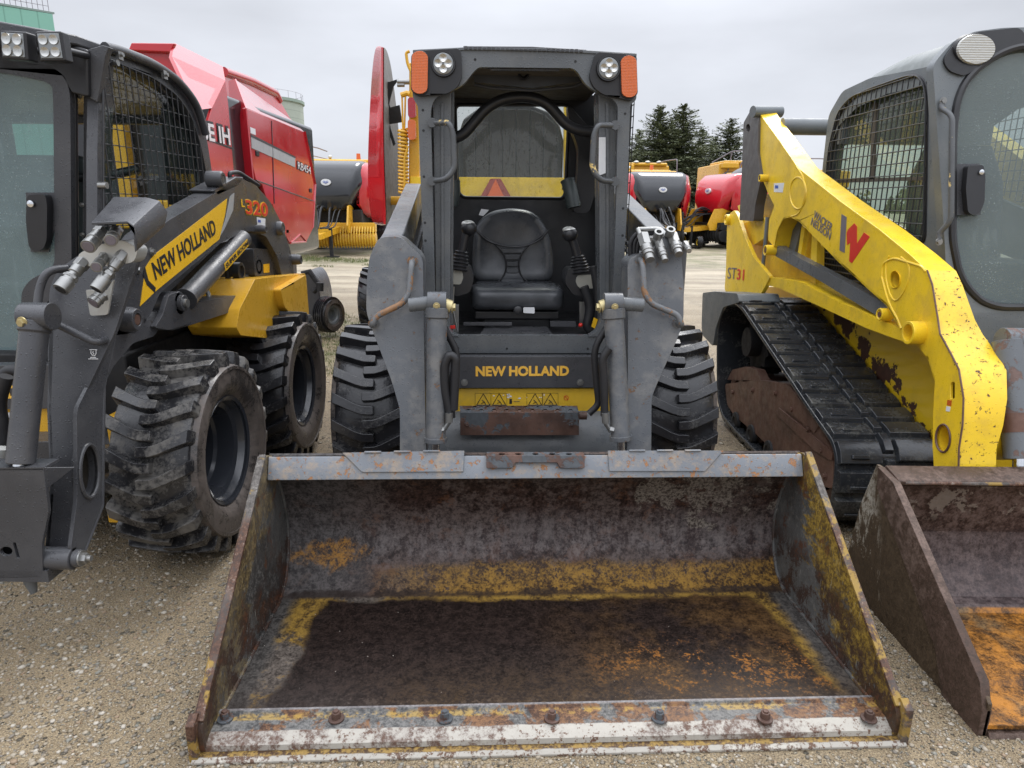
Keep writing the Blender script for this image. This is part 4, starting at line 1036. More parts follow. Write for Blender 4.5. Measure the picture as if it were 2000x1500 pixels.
# door: frame, glass, seal, handle
yd = 2.60
do = [(-240, 118), (60, 122), (105, 132), (128, 150), (137, 185), (140, 560), (60, 610), (45, 700), (-240, 705)]
dg = [(-200, 132), (0, 141), (85, 158), (102, 168), (104, 200), (107, 522), (60, 545), (42, 568), (40, 686), (-200, 690)]
b = MB(); b.poly(rc(by(do, yd), .04, 5), (0, .035, 0), [rc(by(dg, yd), .04, 5)]); dr = b.build('door', m_dark, BE, bevel=.006)
gD = glass('hazy_door_glass', (.62, .74, .74), (.40, .50, .51), .30, 75, .5)
b = MB(); b.poly(rc(by(dg, yd + .012), .04, 5), (0, .005, 0)); b.build('door_glass', gD, dr)
b = MB(); q = rc(by([(-210, 112), (70, 116), (118, 130), (139, 152), (146, 185), (149, 600), (60, 640), (50, 712), (-210, 720)], yd + .035), .04, 5); b.tube(q + [q[0]], .010, 8); b.build('door_seal', m_black, dr)
b = MB(); b.poly(by([(50, 376), (107, 376), (108, 440), (95, 492), (60, 492)], yd + .006), (0, .004, 0)); b.build('handle_plate', m_dark, dr)
b = MB(); q = rc(by([(52, 381), (88, 379), (92, 400), (91, 470), (84, 488), (66, 491), (56, 482), (50, 430)], yd - .03), .015, 4); b.poly(q, (0, .034, 0)); hn = b.build('door_handle', m_black, dr, bevel=.008)
b = MB(); p = by([(61, 398)], yd - .034)[0]; b.lathe([(0, .012), (.006, .012), (.008, .004), (.008, .001)], p, (0, -1, 0), 20); b.build('lock', m_chrome, hn)
b = MB(); q = rc(by([(40, 560), (100, 520), (112, 528), (112, 600), (40, 690)], yd + .04), .03, 4); b.poly(q, (0, .03, 0)); b.build('door_corner', m_black, dr)
add(BE, 'joystick', m_black, lambda b: (b.cyl((-.3, .85, 1.05), (-.28, .83, 1.22), .018), b.ball((-.28, .83, 1.25), .035)))
add(BE, 'lap_bar', m_black, lambda b: b.tube([V((-.35, 1.1, 1.5)), V((-.3, .85, 1.45)), V((0, .8, 1.5)), V((.3, .85, 1.45)), V((.35, 1.1, 1.5))], .02, 10, round_=.1))
# inside: seat and yellow things are dim shapes
b = MB(); b.box((-.25, .95, 1.0), (.22, 1.15, 1.55)); b.box((-.25, .75, .95), (.22, 1.1, 1.05)); b.build('seat', m_black_int, BE, bevel=.03)

# boom on the side
XA = -1.30
bo = [(224, 655), (245, 590), (272, 500), (290, 462), (330, 430), (425, 374), (455, 352), (475, 350), (500, 362), (528, 394), (552, 440), (568, 492), (577, 548), (553, 548), (541, 500), (520, 462), (497, 452), (478, 452), (440, 470), (425, 478), (372, 522), (312, 573), (296, 610), (270, 650)]
b = MB(); b.poly(rc(bx(bo, XA), .02, 3), (-.09, 0, 0)); boom = b.build('lift_arm', m_dark, BE, bevel=.006)
# front drop plates
b = MB(); b.poly(rc(bx([(150, 800), (224, 652), (248, 600), (312, 640), (301, 657), (260, 670), (222, 715), (202, 756), (199, 800), (200, 988), (162, 1082), (138, 1078), (151, 975)], XA), .02, 3), (-.012, 0, 0), [[p for p in bx([(175 + 17 * math.cos(a), 920 + 50 * math.sin(a)) for a in [2 * math.pi * k / 28 for k in range(28)]], XA)]]); sp2 = b.build('side_plate', m_dark, boom, bevel=.004)
b = MB(); q = bx([(175 + 18.5 * math.cos(a), 920 + 52 * math.sin(a)) for a in [2 * math.pi * k / 28 for k in range(28)]], XA + .003); b.tube(q + [q[0]], .006, 8)
q2 = bx([(175 + 17 * math.cos(a), 920 + 50 * math.sin(a)) for a in [2 * math.pi * k / 28 for k in range(28)]], XA); b.loft([q2, [p + V((-.03, 0, 0)) for p in q2]], caps=False); b.build('tube_ring', m_dark, sp2)
# front plate
fpts = [(97, 562), (112, 528), (150, 500), (215, 470), (262, 478), (272, 500), (250, 570), (224, 650), (150, 803), (152, 978), (139, 1078), (133, 1100), (84, 1108), (92, 1040), (100, 950), (95, 800), (92, 640)]
b = MB(); b.poly(rc(bp(fpts), .02, 3), (0, .02, 0)); fpl = b.build('front_plate', m_dark, boom, bevel=.005)
b = MB(); q = bp([(97, 640), (92, 800), (98, 950), (86, 1100)]); q2 = [p + V((0, .14, 0)) for p in q]; b.loft([[q[i], q[i] + V((.012, 0, 0)), q2[i] + V((.012, 0, 0)), q2[i]] for i in range(4)]); b.build('inner_plate', m_dark, boom)
# weld seam at plate edge and lower pin
b = MB(); b.tube(bx([(224, 652), (202, 754), (199, 988), (162, 1082)], XA - .006), .007, 8); b.build('weld_bead', m_dark, boom)
b = MB(); p = bx([(146, 1090)], XA)[0]; b.cyl(p + V((-.17, 0, .0)), p + V((.0, 0, 0)), .034, n=32); b.cyl(p, p + V((.02, 0, 0)), .026); pn = b.build('pivot_pin', m_dark, boom, bevel=.003)
add(pn, 'nut', m_steel, lambda b: (hexbolt(b, p + V((.018, 0, 0)), (1, 0, 0), .016, .02), b.cyl(p + V((.03, 0, 0)), p + V((.05, 0, 0)), .009)))
# decals on the boom
XD = XA + .002
dy_ = [(273, 598), (281, 535), (284, 520), (299, 500), (330, 478), (443, 388), (440, 415), (427, 468), (370, 515), (303, 569), (300, 560), (292, 545), (288, 560), (294, 572), (284, 590)]
dy_ = [(273, 598), (284, 522), (299, 499), (443, 388), (440, 415), (428, 467), (303, 569)]
b = MB(); b.poly(bx(dy_, XA), (.0015, 0, 0)); dc = b.build('decal', m_decal_y, boom)
add(dc, 'decal_stripe', m_letter_k, lambda b: b.poly(bx([(283, 521), (290, 548), (304, 562), (302, 572), (286, 556), (279, 536)], XA + .0015), (.001, 0, 0)))
add(dc, 'decal_stripe', m_decal_g, lambda b: b.poly(bx([(449, 384), (457, 377), (455, 410), (438, 447), (429, 462), (441, 425)], XA), (.0015, 0, 0)))
p0, p1 = bx([(303, 548), (422, 456)], XA)
text(dc, 'NEW HOLLAND', p0, p1, bx([(295, 513)], XA)[0] - p0, m_letter_k, bold=.022, lift=.0025)
p0, p1 = bx([(480, 418), (523, 423)], XA)
u_ = bx([(481, 391)], XA)[0] - p0
text(boom, '320', p0 - u_ * .06, p1 - u_ * .06, u_ * 1.12, m_decal_y, bold=.05, lift=.001); text(boom, '320', p0, p1, u_, m_letter_r, bold=.02, lift=.003)
p0, p1 = bx([(471, 404), (478, 405)], XA); text(boom, 'L', p0, p1, bx([(471, 389)], XA)[0] - p0, m_decal_y, bold=.02, lift=.002)
add(boom, 'sticker', m_white, lambda b: b.poly(bx([(501, 424), (518, 427), (518, 445), (503, 446)], XA), (.0012, 0, 0)))
add(boom, 'sticker', m_blue, lambda b: b.poly(bx([(504, 429), (509, 430), (509, 435), (504, 434)], XA + .0012), (.0008, 0, 0)))
# boom top cap plate + hinge bosses
b = MB(); q = bx([(415, 372), (462, 345), (478, 346), (468, 365), (425, 385)], XA); b.poly(q, (-.11, 0, 0)); b.build('top_cap', m_dark, boom, bevel=.01)
for (cx, cy, r_, t) in [(543, 446, .038, .03), (501, 448, .022, .05), (572, 507, .03, .05), (495, 520, .05, .03), (241, 624, .042, .05), (428, 350, .035, .02)]:
    b = MB(); p = bx([(cx, cy)], XA if cx != 495 else XA - .06)[0]; b.lathe([(-.05, r_), (t * .6, r_), (t, r_ * .85), (t, r_ * .5), (t * .8, r_ * .48), (t * .8, .001)], p, (1, 0, 0), 32); o = b.build('pin_boss', m_dark, boom, bevel=.002)
    add(o, 'pin_head', m_rust if cx == 241 else m_dark, lambda b: b.cyl(p + V((t * .7, 0, 0)), p + V((t * .95, 0, 0)), r_ * .42, n=24))
for (cx, cy) in [(296, 492), (269, 527)]:
    add(boom, 'bolt', m_steel, lambda b: hexbolt(b, bx([(cx, cy)], XA)[0], (1, 0, 0), .010, .012))
b = MB(); b.tube(bx([(450, 352), (448, 338), (465, 336), (490, 352), (505, 362)], XA - .03), .010, 10, round_=.03); b.build('hose_loop', m_hose, boom)
# rear body, shelf link, lower link, lift cylinder
b = MB(); b.poly(rc(bx([(462, 640), (468, 604), (498, 545), (596, 534), (604, 616), (611, 640), (611, 668), (560, 665), (470, 655)], -1.24), .01, 2), (-.22, 0, 0)); rb = b.build('rear_body', m_nh_y, BE, bevel=.012)
add(BE, 'tail_housing', m_nh_y, lambda b: b.box((-.72, 2.05, .55), (.55, 2.5, 1.0)), bevel=.02)
b = MB(); q = rc(bx([(548, 565), (598, 536), (604, 616), (612, 628), (610, 658), (556, 600)], -1.20), .02, 3); b.poly(q, (-.05, 0, 0)); b.build('fender', m_nh_y, rb, bevel=.006)
b = MB(); b.poly(rc(bx([(495, 485), (556, 487), (560, 535), (498, 540)], XA - .03), .02, 3), (-.10, 0, 0)); lk = b.build('rear_link', m_dark, BE, bevel=.006)
add(lk, 'label', m_decal_y, lambda b: b.poly(bx([(514, 516), (526, 515), (526, 532), (515, 533)], XA - .029), (.001, 0, 0)))
b = MB(); q = bx([(330, 608), (378, 592), (500, 570), (513, 576), (511, 590), (375, 634), (335, 646), (328, 630)], XA + .01); b.poly(rc(q, .01, 2), (-.12, 0, 0)); ll = b.build('lower_link', m_dark, BE, bevel=.006)
b = MB(); q = bx([(302, 640), (318, 615), (330, 575), (350, 570), (362, 590), (375, 612), (372, 632), (330, 645)], XA + .02); b.poly(rc(q, .02, 3), (-.02, 0, 0)); b.build('clevis', m_dark, ll, bevel=.004)
p = bx([(352, 592)], XA + .02)[0]; b = MB(); b.cyl(p + V((-.12, 0, 0)), p, .045, n=28); b.cyl(p, p + V((.02, 0, 0)), .032); o = b.build('pivot_pin', m_dark, ll, bevel=.003); add(o, 'pin_head', m_steel, lambda b: b.cyl(p + V((.018, 0, 0)), p + V((.03, 0, 0)), .017))
b = MB(); p0, p1 = bx([(362, 585), (474, 466)], XA + .0); b.tube([p0, p0.lerp(p1, .05), p0.lerp(p1, .95), p1], [.046, .040, .040, .043], 32); lc = b.build('lift_cylinder', m_dark, BE, bevel=.002)
b = MB(); d = (p1 - p0); up_ = V((0, -d.z, d.y)).normalized() * .017
q0_, q1_ = bx([(421, 526), (470, 473)], XA + .0); q0_ = p0.lerp(p1, .48); q1_ = p0.lerp(p1, .93)
xo = V((.0405, 0, 0)); b.poly([q0_ + xo - up_, q1_ + xo - up_, q1_ + xo + up_, q0_ + xo + up_], (.001, 0, 0)); dd = b.build('decal', m_decal_y, lc)
text(dd, 'SUPER BOOM', q0_ + xo - up_ * .55 + d * .015, q1_ + xo - up_ * .55 - d * .01, up_ * 1.2, m_letter_k, bold=.02, lift=.002)
# dark engine bay and fittings behind the cylinder
b = MB(); b.poly(bx([(300, 600), (430, 475), (500, 455), (520, 560), (470, 580), (330, 640)], XA - .15), (-.3, 0, 0)); b.build('engine_bay', m_void, BE)
for k, (a_, c_, r_) in enumerate([((400, 560), (404, 600), .010), ((430, 500), (445, 560), .012), ((395, 590), (470, 560), .009), ((450, 560), (480, 535), .009)]):
    add(BE, 'hose', m_steel if k == 0 else m_hose, lambda b: b.tube([bx([a_], XA - .10)[0], bx([((a_[0] + c_[0]) / 2 + 8, (a_[1] + c_[1]) / 2)], XA - .08)[0], bx([c_], XA - .09)[0]], r_, 10, round_=.05))
b = MB(); p = bx([(460, 530)], XA - .06)[0]; b.lathe([(0, .045), (.03, .045), (.032, .03), (.02, .028), (.02, .001)], p, (1, 0, 0), 28); b.build('filler_cap', m_black, BE)
for (a_, c_) in [((452, 575), (466, 545)), ((455, 577), (470, 548))]:
    b = MB(); b.tube(bx([a_, c_], XA - .07), .009, 10); b.tube(bx([c_, (490, 535)], XA - .07), .007, 8); b.build('hose_fitting', m_steel, BE)
# handle on front plate
b = MB(); off = V((0, -.05, 0)); hp = bp([(132, 524), (112, 525), (98, 560), (94, 600), (112, 618), (205, 664)]); b.tube([hp[0]] + [p + off for p in hp[1:-1]] + [hp[-1] + off * .9, hp[-1]], .012, 12, round_=.03); b.build('grab_handle', m_dark, fpl)
# white pictogram (bucket load symbol)
b = MB()
for q in ([(175, 683), (190, 683)], [(178, 684), (178, 690), (181, 694), (186, 694), (188, 690), (188, 684)], [(173, 701), (192, 701)], [(177, 698), (188, 698)], [(183, 686), (181, 688), (184, 690), (182, 692)]): b.tube([p + V((0, -.001, 0)) for p in bp(q)], .0012, 4)
b.build('pictogram', m_letter_w, fpl)
# coupler cover and couplers
b = MB(); yk = 2.08
a0, a1, a2, a3 = by([(178, 430), (220, 383), (282, 385), (326, 412)], 2.0)
sec = by([(178, 434), (248, 432), (260, 440), (265, 460), (268, 488)], 1.95); back = by([(222, 384), (286, 385), (312, 392), (328, 414), (322, 440)], 2.2)
b.loft([[p for p in sec] + [p + V((0, .0, -.008)) + (V((-.008, 0, 0)) if i > 2 else V()) for i, p in reversed(list(enumerate(sec)))], [p for p in back] + [p + V((0, 0, -.008)) + (V((-.008, 0, 0)) if i > 2 else V()) for i, p in reversed(list(enumerate(back)))]]); b.build('coupler_cover', m_dark, boom, bevel=.004)
b = MB(); b.poly(rc(by([(150, 498), (182, 480), (240, 468), (270, 486), (262, 512), (215, 520), (160, 520)], 2.02), .015, 3), (0, .06, 0)); b.poly(rc(by([(168, 566), (208, 568), (222, 545), (210, 615), (176, 617), (168, 570)], 2.06), .008, 3), (0, .008, 0)); b.build('manifold', m_zinc, boom, bevel=.005)
for (a_, c_, r_) in [((198, 452), (172, 482), .0185), ((228, 450), (216, 470), .016), ((165, 510), (118, 566), .018), ((205, 500), (188, 522), .014), ((243, 494), (188, 566), .016), ((200, 575), (182, 592), .018)]:
    p, q = by([a_], 2.03)[0], by([c_], 1.95 if a_[0] != 200 else 2.0)[0]; d = q - p; dn = d.normalized()
    b = MB(); b.cyl(p, p + d * .22, r_ * 1.15, n=6)
    if a_[0] in (165, 243):
        b.tube([p + d * .2, p + d * .42, p + d * .44, p + d * .5, p + d * .52, p + d * .72], [r_, r_, r_ * .75, r_ * .75, r_ * 1.05, r_ * .95], 20); b.cyl(p + d * .70, q, r_ * 1.2, n=28); b.cyl(p + d * .55, p + d * .62, r_ * 1.2, n=6)
    else:
        b.cyl(p + d * .2, q, r_, n=24); b.cyl(p + d * .5, p + d * .62, r_ * 1.12, n=24); b.cyl(p + d * .8, q, r_ * 1.1, n=24)
    o = b.build('coupler', m_steel, boom, bevel=.001)
    add(o, 'coupler_mouth', m_void if a_[0] in (165, 243) else m_letter_g, lambda b: b.lathe([(.0, r_ * .85), (.0015, r_ * .82), (.0015, .0008)], q, d, 20))
# tilt cylinder + quick attach plate
T, B2, R2 = bp([(70, 618), (40, 905), (38, 915)], (1.80, .55), (1.98, 1.15))
b = MB(); b.cyl(T + V((-.035, 0, 0)), T + V((.05, 0, 0)), .040, n=32); b.tube([T.lerp(B2, .03), T.lerp(B2, .10), T.lerp(B2, .11), B2], [.042, .042, .037, .037], 32); tcB = b.build('tilt_cylinder', m_dark, BE, bevel=.003)
add(tcB, 'bolt', m_brass, lambda b: hexbolt(b, T + V((-.01, -.042, -.01)), (-.2, -1, -.1), .011, .012))
add(tcB, 'cylinder_rod', m_chrome, lambda b: b.cyl(B2, R2, .018))
add(tcB, 'hose', m_hose, lambda b: b.tube(by([(-30, 780), (0, 740), (20, 722), (40, 725)], 2.1), .02, 12, round_=.05))
add(tcB, 'hose', m_hose, lambda b: b.tube(by([(12, 735), (-4, 790), (8, 840), (4, 900)], 2.05), .02, 12, round_=.05))
add(tcB, 'hose_fitting', m_zinc, lambda b: b.cyl(*by([(4, 875), (2, 905)], 2.0), .018))
yq = 1.80
b = MB(); b.poly(rc(by([(-200, 916), (85, 914), (95, 1000), (82, 1062), (84, 1128), (-200, 1134)], yq), .006, 2), (0, .012, 0), [by([(12 + 12 * math.cos(a), 1077 + 9 * math.sin(a)) for a in [2 * math.pi * k / 20 for k in range(20)]], yq), rc(by([(25, 1060), (30, 1059), (39, 1090), (33, 1090)], yq), .004, 2)])
qa = b.build('quick_attach_plate', m_dark, BE, bevel=.003)
b = MB(); q = by([(-200, 915), (85, 913)], yq); b.poly([q[0], q[1], q[1] + V((.0, .07, -.0)), q[0] + V((0, .08, 0))], (0, 0, -.008)); r_ = by([(85, 914), (109, 934), (88, 957)], yq); r_[1].y += .08; b.poly([r_[0], r_[1], r_[2]], (0, .006, 0)); b.build('top_flange', m_dark, qa)
b = MB(); b.box(by([(-200, 1128)], yq)[0] + V((0, .0, -.01)), by([(92, 1115)], yq)[0] + V((0, .12, .0))); b.build('lower_flange', m_dark, qa)
b = MB(); p = by([(58, 1128)], yq + .04)[0]; b.tube([p, p + V((0, 0, -.012)), p + V((.004, 0, -.05))], [.018, .018, .010], 16); b.build('lock_pin', m_grey, qa)
b = MB(); b.poly(by([(-40, 1050), (60, 1040), (60, 1100), (-40, 1100)], yq + .06), (0, .01, 0)); b.build('back_plate', m_void, qa)

# ================================================================== RIGHT LOADER (rubber tracks)
Cc = Fr('track_loader', (2.25, 2.2, 0), 0, 'bright yellow and grey compact track loader at the right with chipped paint and brown bucket', 'track loader', 'compact loaders parked in a row')
CE = Cc.e
cX = lambda pts, wx: [Cc.X(a, c, wx - 2.25) for a, c in pts]
cY = lambda pts, wy: [Cc.Y(a, c, wy - 2.2) for a, c in pts]
XC = 1.55
# paint chips at the track side follow the panel's lower edge
def chipped(name, pa_, pb_, w_, col=(.86, .575, .022)):
    g = G(name); _, y, z = g.xyz()
    dy, dz = pb_.y - pa_.y, pb_.z - pa_.z; L_ = math.hypot(dy, dz); ny, nz_ = -dz / L_, dy / L_
    d = g.m_('ADD', g.m_('MULTIPLY', g.m_('SUBTRACT', y, pa_.y), ny), g.m_('MULTIPLY', g.m_('SUBTRACT', z, pa_.z), nz_))
    d = g.m_('ABSOLUTE', d)
    n1 = g.noise(7, 9, .66); k = g.rng(g.m_('SUBTRACT', g.m_('ADD', n1, g.m_('MULTIPLY', g.noise(40, 5, .7), .12)), g.m_('MULTIPLY', d, w_)), .475, .49)
    c = g.mix(g.noise(3, 4), sc(col, .92), sc(col, 1.08))
    c = g.mix(g.m_('MULTIPLY', g.rng(g.noise(5, 6), .5, .7), .25), c, (.40, .27, .05))
    c = g.mix(k, c, g.mix(g.noise(30, 5), (.03, .013, .009), (.11, .045, .025)))
    return g.fin(c, g.m_('ADD', .33, g.m_('MULTIPLY', k, .35)), 0, g.bump(g.m_('ADD', g.m_('MULTIPLY', k, -1), g.m_('MULTIPLY', g.rng(g.vor(110), .1, .3, 1., 0.), .2)), .5, .003), Coat_Weight=.15)

# ---- track belt
ol = [(1399, 720), (1402, 650), (1416, 608), (1440, 590), (1468, 592), (1500, 640), (1558, 738), (1610, 815), (1632, 868), (1640, 920), (1638, 980), (1630, 1020)]
pts = cX(ol, 1.37)
top_y, top_z = [p.y for p in pts], [p.z for p in pts]
PTS = None
X0, X1 = 1.37 - 2.25, 1.80 - 2.25
loopw = [(2.69, .12), (2.685, .25), (2.70, .36), (2.76, .415), (3.0, .478), (3.30, .568), (3.60, .658), (3.90, .748), (4.08, .80), (4.22, .815), (4.36, .785), (4.47, .70), (4.52, .58), (4.49, .44), (4.44, .28), (4.38, .12), (4.26, .045), (4.0, .03), (3.6, .03), (3.2, .03), (2.9, .032), (2.76, .055)]
loop = [V((0, y - 2.2, z)) for y, z in loopw]
# resample the closed loop evenly
def resample(lp, n):
    P = lp + [lp[0]]; d = [0]
    for a, c in zip(P, P[1:]): d.append(d[-1] + (c - a).length)
    o = []
    for k in range(n):
        t = d[-1] * k / n
        j = max(i for i in range(len(d) - 1) if d[i] <= t); u = (t - d[j]) / (d[j + 1] - d[j]); o.append(P[j].lerp(P[j + 1], u))
    return o, d[-1]
ls, LT = resample(rc(loop, .12, 4), 176)
def tn(i, l): t = (l[(i + 1) % len(l)] - l[i - 1]).normalized(); return t, V((0, t.z, -t.y)) * -1
def track_obj(x0, x1):
    b = MB(); outr = []; n = len(ls)
    for i in range(n):
        t, nn = tn(i, ls)
        outr.append((ls[i], nn))
    c_ = sum(ls, V()) / n
    sg = 1 if (outr[0][0] - c_).dot(outr[0][1]) > 0 else -1
    rings = []
    for p, nn in outr:
        nn = nn * sg; a = p - nn * .022; c2 = p
        rings.append([V((x0, a.y, a.z)), V((x0 - .004, (a.y + c2.y) / 2, (a.z + c2.z) / 2)), V((x0, c2.y, c2.z)), V((x1, c2.y, c2.z)), V((x1, a.y, a.z))])
    rings.append(rings[0]); b.loft(rings, caps=False)
    # tread blocks: long pads across, notched in the middle
    N = 36; per = n / N; w_ = x1 - x0
    for k in range(N):
        i0 = k * per; i1 = i0 + per * .80
        def at(i, h, x):
            j = int(i) % n; u = i - int(i); p = outr[j][0].lerp(outr[(j + 1) % n][0], u); nn = outr[j][1].lerp(outr[(j + 1) % n][1], u).normalized() * sg; q = p + nn * h; return V((x, q.y, q.z))
        for (xa, xb, sh_) in ((x0 + .002, x0 + w_ * .44, 0), (x0 + w_ * .455, x0 + w_ * .565, per * .40), (x0 + w_ * .58, x1 - .002, per * .10)):
            a0, a1 = i0 + sh_, i1 + sh_
            sec = []
            for x in (xa, xb):
                ins = .006 if x == xa else -.006
                sec.append([at(a0 - .15, -.002, x), at(a0 + .25, .021, x + ins), at((a0 + a1) / 2, .024, x + ins), at(a1 - .25, .021, x + ins), at(a1 + .15, -.002, x), at((a0 + a1) / 2, -.002, x)])
            b.loft(sec)
        # the raised hook on the outer pad
        xa = x0 + .05
        b.loft([[at(i0 + .8, .020, xa), at(i0 + .9, .030, xa + .004), at(i0 + 1.4, .030, xa + .004), at(i0 + 1.5, .020, xa)], [at(i0 + .8, .020, xa + .08), at(i0 + .9, .030, xa + .076), at(i0 + 1.4, .030, xa + .076), at(i0 + 1.5, .020, xa + .08)]])
    # inner guide teeth
    for k in range(0, n, 4):
        p, nn = outr[k]; t, _ = tn(k, ls); q = p - nn * sg * .05; xc = (x0 + x1) / 2
        b.cbox((xc, q.y, q.z), (.06, .03, .05))
    return b.build('track_belt', m_track, CE, bevel=.003)
track_obj(X0, X1)
tb = track_obj(-X1, -X0)
# undercarriage
m_rb = m_rust2
b = MB(); q = cX([(1416, 750), (1480, 742), (1536, 750), (1560, 778), (1596, 818), (1620, 870), (1628, 900), (1627, 955), (1600, 948), (1560, 915), (1510, 880), (1470, 842), (1434, 812), (1420, 790)], 1.40)
b.poly(rc(q, .03, 3), (.05, 0, 0)); uc = b.build('track_frame', m_rb, CE, bevel=.006)
b = MB(); q = cX([(1420, 770), (1540, 752), (1600, 830), (1590, 846), (1534, 800)], 1.395); b.poly([q[1], q[2], q[3], q[4]], (.02, 0, 0)); b.build('frame_rib', m_rb, uc, bevel=.003)
for (cx, cy) in [(1438, 822), (1468, 848), (1502, 880), (1540, 912)]:
    b = MB(); p = cX([(cx, cy)], 1.40)[0]; b.lathe([(0, .058), (-.022, .055), (-.026, .030), (-.018, .022), (-.018, .001)], p + V((.01, 0, 0)), (1, 0, 0), 26); b.build('roller_cap', m_void, uc, bevel=.002)
b = MB(); b.poly(rc(cX([(1512, 806), (1520, 796), (1600, 862), (1626, 886), (1624, 900), (1590, 880)], 1.393), .005, 2), (.02, 0, 0)); b.build('frame_brace', m_rb, uc, bevel=.003)
b = MB(); b.poly(rc(cX([(1420, 742), (1430, 722), (1456, 716), (1478, 722), (1488, 744)], 1.43), .01, 2), (.05, 0, 0)); b.build('motor_guard', m_rb, uc, bevel=.005)
for (cx, cy) in [(1432, 766), (1470, 762), (1515, 768), (1548, 800), (1580, 838), (1606, 880), (1612, 930)]:
    b = MB(); hexbolt(b, cX([(cx, cy)], 1.40)[0], (-1, 0, 0), .012, .012); b.build('bolt', m_rb, uc, bevel=.001)
add(uc, 'frame_box', m_rb, lambda b: b.box((X0 + .08, .62, .13), (X1 - .04, 1.95, .33)), bevel=.01)
for (y, z, r_) in [(2.93, .22, .17), (4.20, .22, .14), (3.25, .12, .075), (3.42, .12, .075), (3.59, .12, .075), (3.76, .12, .075), (3.93, .12, .075)]:
    b = MB(); b.lathe([(-.15, r_ * .6), (-.15, r_), (-.06, r_), (-.05, r_ * .75), (.05, r_ * .75), (.06, r_), (.15, r_), (.15, r_ * .3), (.151, .001)], ((X0 + X1) / 2, y - 2.2, z), (1, 0, 0), 28); b.build('roller', m_rb, uc)
b = MB(); o_ = V(((X0 + X1) / 2, 4.18 - 2.2, .56)); pr = []
for k in range(28):
    r_ = .20 if k % 2 else .165; a = 2 * math.pi * k / 28; pr.append(o_ + V((-.06, math.cos(a) * r_, math.sin(a) * r_)))
b.poly(pr, (.12, 0, 0)); b.cyl(o_ + V((-.13, 0, 0)), o_ + V((.1, 0, 0)), .09); b.build('sprocket', m_void, uc)
# ---- body
m_chip1 = chipped('chipped_yellow_panel', Cc.X(1700, 700, -.44), Cc.X(1822, 862, -.44), 2.3)
XB = 1.815
b = MB(); b.poly(cX([(1480, 560), (1574, 560), (1740, 640), (1800, 660), (1830, 700), (1832, 900), (1826, 912), (1788, 845), (1683, 722), (1616, 655), (1574, 595), (1520, 592)], XB), (.05, 0, 0)); bd = b.build('body_side', m_chip1, CE, bevel=.004)
add(CE, 'chassis', m_void, lambda b: (b.box((-.38, .62, .2), (.38, 2.2, .78)), b.box((-.42, .9, .7), (.42, 2.5, 1.0))), bevel=.01)
add(CE, 'front_body', m_wn_y, lambda b: b.box((-.38, .50, .25), (.38, .63, .72)), bevel=.01)
# fender beam above the track
b = MB(); q = cX([(1500, 541), (1560, 549), (1640, 590), (1700, 616), (1752, 638), (1790, 664), (1780, 672), (1744, 660), (1690, 640), (1600, 598), (1560, 580), (1520, 562), (1497, 557)], XC + .01); b.poly(rc(q, .01, 2), (.28, 0, 0)); b.build('fender', m_wn_y, CE, bevel=.006)
b = MB(); q = cX([(1415, 567), (1418, 520), (1420, 440), (1424, 418), (1434, 410), (1441, 422), (1448, 445), (1456, 466), (1472, 503), (1504, 541), (1494, 560), (1482, 580), (1470, 590), (1440, 590)], XC); b.poly(rc(q, .03, 3), (.025, 0, 0)); tw = b.build('tower_plate', m_wn_y, CE, bevel=.004)
add(tw, 'pivot_boss', m_wn_y, lambda b: b.lathe([(0, .038), (-.025, .038), (-.028, .025), (-.015, .02), (-.015, .001)], cX([(1424, 429)], XC)[0], (1, 0, 0), 28))
p0, p1 = cX([(1421, 544), (1438, 546)], XC); text(tw, 'ST', p0, p1, cX([(1422, 522)], XC)[0] - p0, m_letter_g, bold=.0, lift=.002)
p0, p1 = cX([(1439, 546), (1453, 548)], XC); text(tw, '31', p0, p1, cX([(1440, 525)], XC)[0] - p0, m_letter_r, bold=.02, lift=.002)
b = MB(); b.poly(cX([(1440, 402), (1500, 378), (1560, 420), (1600, 480), (1600, 560), (1510, 545), (1470, 500)], XC + .12), (.03, 0, 0))
b.poly(cX([(1443, 440), (1475, 425), (1492, 425), (1500, 460), (1470, 480)], XC + .05), (.12, 0, 0)); b.build('tower_inner', m_wn_y, tw, bevel=.004)
b = MB(); b.poly(cX([(1538, 450), (1556, 432), (1566, 436), (1552, 492), (1538, 482)], XC + .09), (.03, 0, 0)); b.build('side_pad', m_wn_grey, tw)
b = MB(); b.poly(cX([(1590, 440), (1760, 600), (1730, 625), (1600, 560)], XC + .20), (.02, 0, 0)); b.build('side_screen', m_void, CE)
b = MB(); b.grid(cX([(1597, 470), (1720, 590), (1700, 612), (1600, 556)], XC + .19), .03, .03, (0, 1, 0), (0, 0, 1), .004); b.build('side_grille', m_black, CE)
add(CE, 'post', m_wn_y, lambda b: (b.poly(cX([(1566, 440), (1572, 445), (1562, 515), (1556, 510)], XC + .07), (.02, 0, 0)), b.poly(cX([(1586, 452), (1597, 462), (1592, 560), (1582, 550)], XC + .07), (.02, 0, 0))))
for (cx, cy) in [(1280, 0)][:0]: pass
